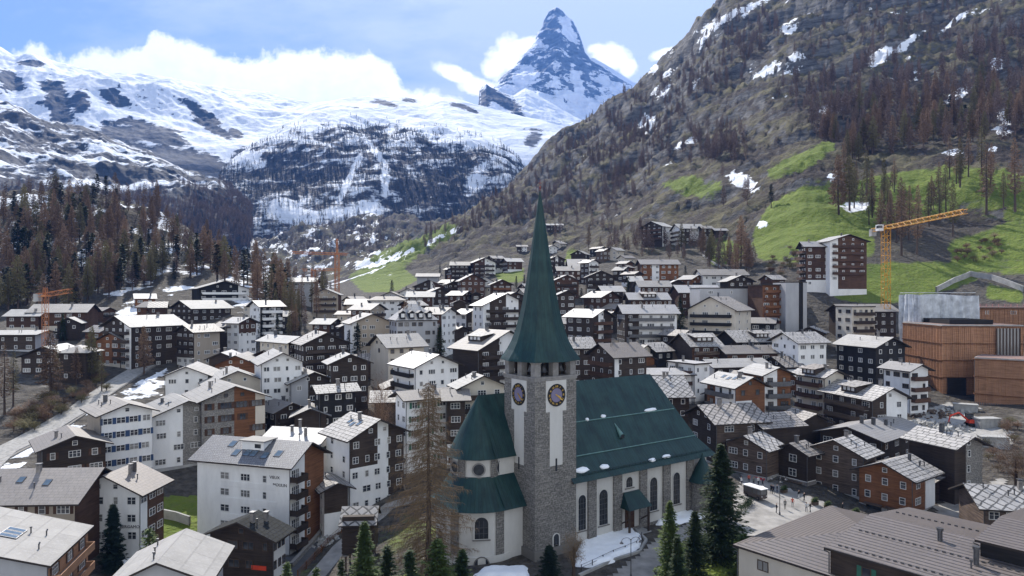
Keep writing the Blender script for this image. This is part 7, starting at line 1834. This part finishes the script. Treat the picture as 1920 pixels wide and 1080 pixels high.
# barn on stilts
def stadel():
    Y = 104; x = (676-CX)/F*Y; z = tz(x, Y); root = empty('stilt_barn', (x, Y, z), math.radians(4)); tag(root, 'little larch hay barn on stone-capped stilts under diamond slabs', 'barn')
    zt = HC-(972-HY)/F*Y-z; zb = zt-4.6; b = MB(); b.box(-2.35, 2.35, -2.3, 2.3, zb, zt+1.0, 0)
    for k in range(9): b.box(-2.42, 2.42, -2.37, -2.303, zb+.1+k*.55, zb+.5+k*.55, 0)
    b.build('wall', [M['dark']], root)
    b = MB(); r = 2.5
    for s in (1, -1):
        q = [(-2.8, s*(-3.0), zt-.1), (2.8, s*(-3.0), zt-.1), (2.8, 0, zt+1.9), (-2.8, 0, zt+1.9)]; u = [(0, 0), (5.6, 0), (5.6, 3.6), (0, 3.6)]
        b.poly(q if s > 0 else q[::-1], 0, u if s > 0 else u[::-1])
        q2 = [(a, c, e-.18) for a, c, e in q]; b.poly(q2[::-1] if s > 0 else q2, 1); b.poly([q2[0], q2[1], q[1], q[0]], 1)
        for i in (0, 2): pass
    b.build('roof', [M['r_dia'], M['fascia']], root)
    for sx in (-1.9, 1.9):
        for sy in (-1.9, 1.9):
            b = MB(); b.bar((sx, sy, -1), (sx, sy, zb-.3), .16, 0); b.build('stilt', [M['old']], root)
            b = MB(); b.lathe([(.05, zb-.3), (.5, zb-.28), (.5, zb-.12), (.05, zb-.1)], (sx, sy), 10); b.build('stone_cap', [M['ashlar']], root)
stadel()
# yellow-striped garage wall
def garage():
    A = gpt(652, 925); B_ = gpt(712, 905); dv = (B_-A).to_2d(); L = dv.length; rz = math.atan2(dv.y, dv.x); root = empty('garage', (A.x, A.y, tz(A.x, A.y)), rz); tag(root, 'low grey garage with two yellow panels below the guest house', 'garage')
    b = MB(); b.box(0, L, 0, 5, -2, 3.3); b.box(-.2, L+.2, -.2, 5.2, 3.303, 3.5); b.build('wall', [M['concrete']], root)
    for s in (.08, .58): 
        c = MB(); c.box(L*s, L*s+L*.34, -.08, -.01, 1.3, 2.5); c.build('panel', [M['yellow']], root)
garage()
# log house awnings and shop fronts
LH = find('red awning on the square'); w, d, h = dims(LH)
b = MB(); b.poly([(-w/2-1.9, -d*.48, 2.4), (-w/2-.02, -d*.48, 3.3), (-w/2-.02, d*.1, 3.3), (-w/2-1.9, d*.1, 2.4)], 0); b.poly([(-w/2-1.9, -d*.48, 2.1), (-w/2-1.9, -d*.48, 2.4), (-w/2-1.9, d*.1, 2.4), (-w/2-1.9, d*.1, 2.1)], 0); b.build('awning', [M['red']], LH)
b = MB(); b.poly([(-w/2-1.8, d*.14, 2.5), (-w/2-.02, d*.14, 3.3), (-w/2-.02, d*.48, 3.3), (-w/2-1.8, d*.48, 2.5)], 0); b.build('awning', [M['grey']], LH)
for lab, s0, s1 in (('tallest log house', -.42, -.06), ('tallest log house', .10, .46), ('warm brown log house', -.40, -.05), ('warm brown log house', .06, .36), ('narrow dark house on a white shop', -.32, .36)):
    o_ = find(lab); w, d, h = dims(o_); b = MB(); b.box(-w/2-.09, -w/2-.01, d*s0, d*s1, .5, 3.0, 0); b.box(-w/2-.12, -w/2-.092, d*s0+.15, d*s1-.15, .75, 2.85, 1); b.box(-w/2-1.0, -w/2-.012, d*s0-.2, d*s1+.2, 3.1, 3.25, 2); b.build('shop_window', [M['fbrown'], M['glass'], M['old']], o_)
BA = find('blue awning'); w, d, h = dims(BA); b = MB(); M['bluecloth'] = plain('blue_cloth', (.16, .25, .5), .8); b.poly([(-w/2-1.4, -d*.3, 4.4), (-w/2-.02, -d*.3, 5.0), (-w/2-.02, d*.4, 5.0), (-w/2-1.4, d*.4, 4.4)], 0); b.build('awning', [M['bluecloth']], BA)
WP = find('white side panel'); w, d, h = dims(WP); b = MB(); b.box(w*.05, w*.47, -d/2-.12, -d/2-.02, 3.0, 8.2, 0); b.build('wall_panel', [M['white']], WP)
MH = find('grey mansard-roofed'); w, d, h = dims(MH); ro = [c for c in MH.children if c.name.startswith('roof')][0]
for i in range(4):
    b = MB(); b.box(-.8, .8, -1.3, 1.5, -.3, 1.6, 0); b.box(-.55, .55, -1.34, -1.303, .1, 1.3, 1); b.poly([(-1.1, -1.7, 1.5), (0, -1.7, 2.3), (0, 2.2, 2.3), (-1.1, 2.2, 1.5)], 2); b.poly([(0, -1.7, 2.3), (1.1, -1.7, 1.5), (1.1, 2.2, 1.5), (0, 2.2, 2.3)], 2); b.poly([(-.8, -1.3, 1.6), (.8, -1.3, 1.6), (0, -1.3, 2.25)], 0)
    b.build('roof_dormer', [M['black'], M['frame'], M['r_grey']], ro, loc=(-w*.36+w*.22*i, -d/2+.9, h+.7))
for lab, sc in (('boxy roof dormer', 1.3), ('bulky snowy dormer', 1.3), ('low dormer slot', 1.0), ('small roof gable', .9), ('big snowy slab roof', 1.0), ('long dormer band', 1.2)):
    o_ = find(lab); ro = [c for c in o_.children if c.name.startswith('roof')][0]; vs = [v.co for v in ro.data.vertices]; xm = max(v.x for v in vs); ym = max(v.y for v in vs); zm = max(v.z for v in vs); zl = min(v.z for v in vs)
    alongx = sum(1 for v in vs if abs(v.y) < .01) > 0
    b = MB(); L = 2.3*sc
    b.box(-L, L, -1.7, 1.9, -.9, 1.0, 0); b.poly([(-L-.5, -2.4, .95), (L+.5, -2.4, .95), (L+.5, 2.6, 1.75), (-L-.5, 2.6, 1.75)], 1, [(0, 0), (5, 0), (5, 5), (0, 5)]); b.poly([(-L-.5, -2.4, .8), (-L-.5, 2.6, 1.6), (L+.5, 2.6, 1.6), (L+.5, -2.4, .8)], 0); b.poly([(-L-.5, -2.4, .8), (L+.5, -2.4, .8), (L+.5, -2.4, .95), (-L-.5, -2.4, .95)], 0)
    for i in range(3): b.box(-L*.7+i*L*.55, -L*.7+i*L*.55+L*.36, -1.74, -1.703, -.1, .7, 2)
    o = b.build('roof_dormer', [M['dark'], M['r_slab'], M['frame']], ro)
    zz = zl+(zm-zl)*.52
    if alongx: o.location = (0, -ym*.45, zz)
    else: o.location = (-xm*.45, 0, zz); o.rotation_euler = (0, 0, -math.pi/2)

# ------------------------------------------------------------------ people, cart, lamps, digger, rubble
def person_mesh(pose, jacket, trousers, hair, seed):
    r = random.Random(seed); me = bpy.data.meshes.new('person'); bm = bmesh.new(); sk = bm.verts.layers.skin.verify()
    a, c = pose                                            # leg swing, arm swing
    J = [((0, 0, .95), .13, None), ((0, 0, 1.2), .135, 0), ((0, 0, 1.40), .155, 1), ((0, 0, 1.50), .06, 2), ((0, -.015, 1.60), .095, 3), ((0, -.015, 1.72), .075, 4),
         ((-.1, 0, .88), .09, 0), ((-.11, -a*.5, .5), .062, 6), ((-.11, -a+.04, .09), .042, 7), ((-.11, -a-.12, .03), .036, 8),
         ((.1, 0, .88), .09, 0), ((.11, a*.5, .5), .062, 10), ((.11, a+.08, .09), .042, 11), ((.11, a-.06, .03), .036, 12),
         ((-.2, 0, 1.40), .062, 2), ((-.25, c*.5, 1.14), .05, 14), ((-.25, c-.08, .92), .035, 15), ((-.25, c-.11, .83), .03, 16),
         ((.2, 0, 1.40), .062, 2), ((.25, -c*.5, 1.14), .05, 18), ((.25, -c-.08, .92), .035, 19), ((.25, -c-.11, .83), .03, 20)]
    vs = []
    for p, rad, par in J:
        v = bm.verts.new(p); v[sk].radius = (rad, rad*.85); v[sk].use_root = par is None; vs.append(v)
        if par is not None: bm.edges.new((vs[par], v))
    bm.to_mesh(me); bm.free(); o = bpy.data.objects.new('person_src', me); COL.objects.link(o)
    o.modifiers.new('s', 'SKIN'); o.modifiers.new('u', 'SUBSURF').levels = 1
    dg = bpy.context.evaluated_depsgraph_get(); m2 = bpy.data.meshes.new_from_object(o.evaluated_get(dg)); bpy.data.objects.remove(o); m2.name = 'person'
    m2.materials.clear()
    for m in (M['skin'], jacket, trousers, hair, M['rubber']): m2.materials.append(m)
    for f in m2.polygons:
        z = f.center.z; x = abs(f.center.x); f.use_smooth = True
        f.material_index = 4 if z < .09 else 2 if (z < .93 and x < .2) else (0 if z < .9 else 1) if z < 1.47 else (3 if (z > 1.68 or (f.center.y > .02 and z > 1.54)) else 0)
    return m2
M['skin'] = plain('skin', (.45, .28, .2), .6)
CL_ = {k: plain(k+'_cloth', c, .85) for k, c in dict(black=(.012, .012, .014), navy=(.02, .025, .05), coral=(.55, .12, .08), white_jacket=(.65, .65, .63), grey_jacket=(.12, .13, .13), olive=(.07, .075, .04)).items()}
HAIR = plain('dark_hair', (.03, .02, .015), .7); HAIRL = plain('light_cap', (.6, .6, .58), .8)
def person(px, py, rz, pose, j, t, hair, label, sc=1.0):
    P = gpt(px, py); o = bpy.data.objects.new('person', person_mesh(pose, CL_[j], CL_[t], hair, px)); o.location = (P.x, P.y, P.z+.13); o.rotation_euler = (0, 0, rz); o.scale = (sc,)*3; put(o); tag(o, label, 'person')
for a in [(1472, 957, 2.9, (.18, .1), 'grey_jacket', 'black', HAIR, 'person in a grey jacket walking away across the sunny paving beside the lamp'),
          (1486, 953, 2.8, (.22, .15), 'coral', 'grey_jacket', HAIR, 'person in a coral top walking in the sun on the square'),
          (1498, 938, .6, (.25, .15), 'black', 'white_jacket', HAIR, 'person with white trousers walking at the shadow edge'),
          (1508, 943, .5, (.28, .15), 'black', 'black', HAIRL, 'person in black with a pale cap striding before the shop window'),
          (1446, 927, 2.0, (.1, .1), 'black', 'black', HAIR, 'left person of the dark group standing behind the electric cart'),
          (1450, 928, -1.0, (.08, .1), 'navy', 'black', HAIR, 'right person of the dark group standing behind the electric cart'),
          (1457, 927, 1.2, (.15, .1), 'black', 'navy', HAIR, 'person in navy trousers by the lamp foot in the shade'),
          (1456, 964, 1.0, (.05, .05), 'black', 'black', HAIR, 'lone dark person at the near edge of the square by the lamp post'),
          (1512, 962, 2.5, (.05, .2), 'white_jacket', 'navy', HAIR, 'person in a white jacket sitting side by side on the square edge'),
          (1519, 962, -2.2, (.05, .2), 'black', 'navy', HAIR, 'person in dark clothes next to the white jacket on the square edge'),
          (1390, 912, 1.0, (.1, .1), 'white_jacket', 'navy', HAIR, 'person in white under the grey awning'),
          (1404, 908, -.5, (.1, .1), 'coral', 'black', HAIR, 'person in red among the guests under the red awning'),
          (1413, 913, 2.0, (.1, .1), 'grey_jacket', 'navy', HAIR, 'person in grey in front of the red awning'),
          (1422, 912, .3, (.1, .1), 'white_jacket', 'black', HAIR, 'person in a pale top at the middle of the red awning'),
          (1430, 914, 1.6, (.1, .1), 'navy', 'black', HAIR, 'person in navy at the right end of the red awning'),
          (1580, 962, 1.6, (.1, .1), 'black', 'black', HAIR, 'person in black in front of the right shop window'),
          (1687, 972, 2.0, (.12, .1), 'olive', 'navy', HAIR, 'person in olive by the warm brown log house door')]: person(*a)
def cart():
    P = gpt(1416, 935); root = empty('electric_cart', (P.x, P.y, P.z+.12), math.radians(-62)); tag(root, 'small boxy electric taxi with a white roof on the square', 'electric cart')
    body = plain('cart_dark_body', (.07, .055, .048), .5); b = MB()
    b.box(-2.0, 2.0, -.8, .8, .35, 1.0, 0); 
    for x in (-2.0, -1.0, 0, 1.0, 1.92): 
        for y in (-.8, .74): b.box(x, x+.08, y, y+.06, 1.0, 1.95, 0)
    b.box(-1.99, -1.93, -.74, .74, 1.003, 1.95, 0); b.build('body', [body], root)
    b = MB(); b.box(-1.9, 1.88, -.76, -.74, 1.02, 1.9); b.box(-1.9, 1.88, .74, .76, 1.02, 1.9); b.box(1.93, 1.95, -.72, .72, 1.02, 1.9); b.build('windows', [M['glass']], root)
    b = MB(); b.box(-2.1, 2.15, -.88, .88, 1.955, 2.08); b.box(-1.4, 1.2, -.6, .6, 2.083, 2.16); b.build('roof_panel', [M['white']], root)
    for x in (-1.3, 1.3):
        for y in (-.82, .82):
            b = MB(); b.bar((0, -.1, 0), (0, .1, 0), .33, 0, n=14); b.bar((0, -.11, 0), (0, .11, 0), .17, 1, n=10); b.build('wheel', [M['rubber'], M['metal']], root, loc=(x, y, .33))
    for y in (-.55, .55): b = MB(); b.bar((2.0, y, .75), (2.04, y, .75), .1, 0, n=10); b.build('headlight', [M['frame']], root)
cart()
def lamp(px, py, h, label, arms=2, rz=0):
    P = gpt(px, py, 60); root = empty('street_lamp', (P.x, P.y, P.z), rz); tag(root, label, 'street lamp')
    b = MB(); b.bar((0, 0, -.5), (0, 0, h), .075, 0, .05, 8); b.lathe([(.16, 0), (.14, .5), (.09, .6)], (0, 0), 10); b.build('pole', [M['metal']], root)
    for k in range(arms):
        a = 2*math.pi*k/arms; c, s = math.cos(a), math.sin(a); b = MB(); pr = None
        for i in range(9):
            t = math.pi*i/8; q = (c*(.65-.65*math.cos(t)), s*(.65-.65*math.cos(t)), h-.3+.5*math.sin(t))
            if pr: b.bar(pr, q, .035, 0, n=5)
            pr = q
        b.build('arm', [M['metal']], root); L = MB(); L.lathe([(.26, h-.52), (.24, h-.45), (.08, h-.28)], (pr[0], pr[1]), 12); L.lathe([(.02, h-.6), (.22, h-.53)], (pr[0], pr[1]), 12, m=1); L.build('lamp_shade', [M['metal'], M['frame']], root)
lamp(1462, 967, 6.4, 'tall two-armed lamp post standing on the square', 3, .3)
lamp(1183, 1085, 5.2, 'lamp post with curved arms on the church street', 2, .2)
lamp(548, 770, 5.0, 'white lamp on a pole beside the blue shop awning', 2, .2) if False else None
def digger():
    P = gpt(1822, 800, 120); root = empty('excavator', (P.x, P.y, P.z+.1), math.radians(170)); tag(root, 'small red excavator working on the rubble site', 'excavator')
    for y in (-1.0, 1.0):
        b = MB()
        for i in range(12):
            a, a2 = 2*math.pi*i/12, 2*math.pi*(i+1)/12
            f = lambda t: (1.1*(1 if math.cos(t) > 0 else -1)*(.75)+.38*math.cos(t), .38+.38*math.sin(t))
            (x0, z0), (x1, z1) = f(a), f(a2); b.poly([(x0, -.25, z0), (x1, -.25, z1), (x1, .25, z1), (x0, .25, z0)][::-1], 0)
        b.box(-1.0, 1.0, -.24, .24, .1, .7, 0); b.build('track', [M['rubber']], root, loc=(0, y, 0))
    b = MB(); b.hexa([(-1.5, -1, .8), (1.0, -1, .8), (1.0, 1, .8), (-1.5, 1, .8), (-1.35, -.95, 1.8), (.6, -.95, 1.6), (.6, .95, 1.6), (-1.35, .95, 1.8)], 0); b.build('body', [M['exred']], root)
    b = MB(); b.box(-.3, 1.0, -.95, .2, 1.62, 2.9, 1); b.box(-.4, 1.1, -1.05, .3, 2.903, 3.0, 0)
    for x in (-.32, .98):
        for y in (-.97, .16): b.box(x, x+.08, y, y+.08, 1.61, 2.9, 0)
    b.build('cab', [M['rubber'], M['glass']], root)
    b = MB(); b.bar((1.0, .5, 1.4), (3.0, .5, 3.2), .22, 0, .2); b.bar((3.0, .5, 3.2), (4.8, .5, 2.4), .2, 0, .16); b.build('boom', [M['exred']], root)
    b = MB(); b.bar((4.8, .5, 2.5), (5.2, .5, .9), .17, 0, .12); b.build('dipper', [M['exred']], root)
    b = MB(); b.hexa([(4.7, .1, .2), (5.3, .1, .1), (5.3, .9, .1), (4.7, .9, .2), (4.9, .1, 1.0), (5.5, .1, .9), (5.5, .9, .9), (4.9, .9, 1.0)], 0); b.build('bucket', [M['metal']], root)
digger()
def rubble(name, cx, cy, n, spread, label, seed, y0=100, mat='concrete', sz=(.3, 1.1)):
    r = random.Random(seed); P = gpt(cx, cy, y0); b = MB()
    for i in range(n):
        a = r.uniform(0, 6.28); d = spread*math.sqrt(r.random()); x = P.x+d*math.cos(a)*1.6; y = P.y+d*math.sin(a); z = tz(x, y)+max(0, (1-d/spread))*spread*.28*r.random(); s = r.uniform(*sz)
        rot = Matrix.Rotation(r.uniform(0, 3), 3, Vector((r.uniform(-1, 1), r.uniform(-1, 1), r.uniform(-1, 1))))
        pts = [rot @ Vector((sx*s*r.uniform(.3, .6), sy*s*r.uniform(.3, .6), sz_*s*r.uniform(.2, .45)))+Vector((x, y, z)) for sz_ in (-1, 1) for sx, sy in ((-1, -1), (1, -1), (1, 1), (-1, 1))]
        b.hexa(pts, 0)
    o = b.build(name, [M[mat]]); o['kind'] = 'stuff'; return o
rubble('rubble', 1735, 800, 130, 4.2, '', 1); rubble('rubble', 1775, 806, 110, 4.0, '', 2); rubble('rubble', 1745, 778, 80, 4.5, '', 3, mat='old'); rubble('rubble', 1800, 770, 60, 3.5, '', 4)
rubble('rubble', 1500, 478, 26, 5, '', 5, 200, 'stone', (.6, 2.0))
rubble('rocks', 596, 1020, 90, 2.2, '', 6, 60, 'concrete', (.25, .8)); rubble('rocks', 640, 980, 60, 1.8, '', 7, 60, 'concrete', (.25, .7))
for i, (px, py, lab) in enumerate(((1810, 772, 'upper grey concrete tank at the rubble site gateway'), (1862, 836, 'pale concrete container above the lane slope'), (1850, 800, 'tilted concrete slab box on the building site'))):
    P = gpt(px, py, 100); b = MB(); b.box(-2.6, 2.6, -1.2, 1.2, -.6, 1.9); b.box(-2.75, 2.75, -1.35, 1.35, 1.903, 2.1)
    for k in range(5): b.box(-2.3+k*1.1, -2.1+k*1.1, -1.26, -1.203, -.4, 1.9)
    o = b.build('concrete_box', [M['concrete']], None, loc=P, rz=-.5+.3*i); tag(o, lab, 'container')
# dark car on the hotel terrace, cars by the upper car park
def car(px, py, rz, mat, label, y0=250):
    P = gpt(px, py, y0); root = empty('parked_car', (P.x, P.y, P.z+.1), rz); tag(root, label, 'car'); b = MB()
    b.hexa([(-2.1, -.85, .3), (2.1, -.85, .3), (2.1, .85, .3), (-2.1, .85, .3), (-2.05, -.82, .85), (2.0, -.82, .8), (2.0, .82, .8), (-2.05, .82, .85)], 0)
    b.hexa([(-1.6, -.78, .84), (1.1, -.78, .84), (1.1, .78, .84), (-1.6, .78, .84), (-1.2, -.65, 1.45), (.4, -.65, 1.45), (.4, .65, 1.45), (-1.2, .65, 1.45)], 1); b.box(-1.15, .35, -.64, .64, 1.452, 1.48, 0); b.build('body', [mat, M['glass']], root)
    for x in (-1.3, 1.3):
        for y in (-.8, .8): w_ = MB(); w_.bar((0, -.1, 0), (0, .1, 0), .32, 0, n=12); w_.build('wheel', [M['rubber']], root, loc=(x, y, .32))
M['carw'] = plain('white_car_paint', (.6, .6, .6), .3, .05, 1, .5); M['card'] = plain('dark_car_paint', (.02, .022, .03), .25, .05, 1, .5)
car(1585, 505, .1, M['card'], 'dark car parked by the arcade of the hillside hotel', 200); car(1296, 455, .1, M['card'], 'dark car on the terrace before the white terrace hotel'); car(1256, 456, .1, M['carw'], 'white car on the hotel terrace, left of the dark one'); car(950, 512, .2, M['carw'], 'white van-like car on the car park left of the spire')

# flues and snow guards on the ribbed roofs, skylights on the pale corner roof
RA_ = find('ribbed brown metal roof'); rr = [c for c in RA_.children if c.name.startswith('roof')][0]; zz = max(v.co.z for v in rr.data.vertices)
for x, y, hh in ((-3.5, -6.0, 1.6), (2.6, -2.2, 2.6), (8.5, -3.4, 2.6), (-8.0, -2.5, 1.1), (5.0, 3.0, 1.5)):
    b = MB(); b.bar((0, 0, -1), (0, 0, hh), .26, 0, n=10); b.bar((0, 0, hh), (0, 0, hh+.25), .36, 0, n=10); b.build('flue', [M['metal']], rr, loc=(x, y, zz-abs(y)*math.tan(math.radians(7))))
def guards(lab, w, d, pitch, ys):
    o_ = find(lab); r_ = [c for c in o_.children if c.name.startswith('roof')][0]; z_ = max(v.co.z for v in r_.data.vertices); b = MB(); tp = math.tan(math.radians(pitch))
    for y in ys:
        z = z_-abs(y)*tp; n = int(w/.72)
        for i in range(n): x = -w/2+i*.72; b.box(x, x+.34, y-.05, y+.05, z+.0, z+.16)
    b.build('snow_guard', [M['metal']], r_)
guards('ribbed brown metal roof', 31, 22, 7, (-10.2, -5.2, 5.0)); 
FR = find('broad pale foreground roof'); r_ = [c for c in FR.children if c.name.startswith('roof')][0]; zz = max(v.co.z for v in r_.data.vertices); tp = math.tan(math.radians(17))
for i in range(3):
    b = MB(); b.box(-.5, .5, -1.1, 1.1, -.05, .14); b.poly([(-.42, -1, .145), (.42, -1, .145), (.42, 1, .145), (-.42, 1, .145)], 1); o = b.build('skylight', [M['metal'], M['skyglass']], r_)
    o.matrix_local = Matrix.Translation((-1.5+i*1.15, -5.6, zz-5.6*tp)) @ Matrix.Rotation(math.radians(17), 4, 'X')
for x, y in ((1.0, -9.0), (-3.5, -9.8)):
    b = MB(); b.bar((0, 0, -.3), (0, 0, .55), .09, 0, n=8); b.bar((0, 0, .55), (.3, 0, .75), .1, 0, n=8); b.build('vent', [M['metal']], r_, loc=(x, y, zz+y*tp))

# square furniture: cafe tables, planters, hedge
for i, (px, py, lab) in enumerate(((1398, 916, 'cafe table left under the red awning'), (1408, 918, 'cafe table in front of the person in grey by the awning'), (1418, 920, 'cafe table in the middle before the red awning'), (1428, 921, 'cafe table at the right end of the red awning'))):
    P = gpt(px, py); r_ = empty('cafe_table', (P.x, P.y, P.z+.12)); tag(r_, lab, 'table')
    b = MB(); b.lathe([(.01, .70), (.45, .70), (.45, .74), (.01, .745)], (0, 0), 14); b.build('tabletop', [M['frame']], r_)
    b = MB(); b.bar((0, 0, .03), (0, 0, .70), .04, 0, n=6); b.lathe([(.25, 0), (.25, .03), (.03, .05)], (0, 0), 10); b.build('leg', [M['metal']], r_)
LEAF = tri_mesh('plants', *spruce_geo(950, .7, .42, 40, 6, .2, .05, .3, .1)[1], [M['needle_l']])
for px, py, lab in ((1528, 948, 'planter at the left end of the wide shop window'), (1552, 955, 'planter at the right end of the wide shop window'), (1470, 925, 'planter beside the white shop front'), (1605, 968, 'planter between the two shop doors at the corner')):
    P = gpt(px, py); r_ = empty('planter', (P.x, P.y, P.z+.1), .6); tag(r_, lab, 'planter'); b = MB(); b.box(-.7, .7, -.3, .3, 0, .55); b.box(-.74, .74, -.34, .34, .553, .6); b.build('box', [M['old']], r_)
    for x in (-.4, 0, .4): o = bpy.data.objects.new('plant', LEAF); o.location = (x, 0, .55); o.rotation_euler = (0, 0, x*5); put(o, r_)
def hedge(pts, label):
    P = [gpt(*q) for q in pts]; rr = random.Random(5); V = []; Fc = []
    for a, c in zip(P, P[1:]):
        for i in range(900):
            q = a.lerp(c, rr.random()); x = q.x+rr.gauss(0, .35); y = q.y+rr.gauss(0, .35); z = tz(q.x, q.y)+.1+rr.random()**.6*.95; b = len(V); s = .16
            V += [(x, y, z), (x+rr.uniform(-s, s), y+rr.uniform(-s, s), z+rr.uniform(-s, s)), (x+rr.uniform(-s, s), y+rr.uniform(-s, s), z+rr.uniform(0, s))]; Fc.append((b, b+1, b+2))
    o = put(bpy.data.objects.new('hedge', tri_mesh('hedge', V, Fc, [M['needle']]))); tag(o, label, 'hedge')
hedge([(1388, 962), (1402, 952), (1406, 944)], 'low green hedge rounding the near corner of the square by the tallest spruce')
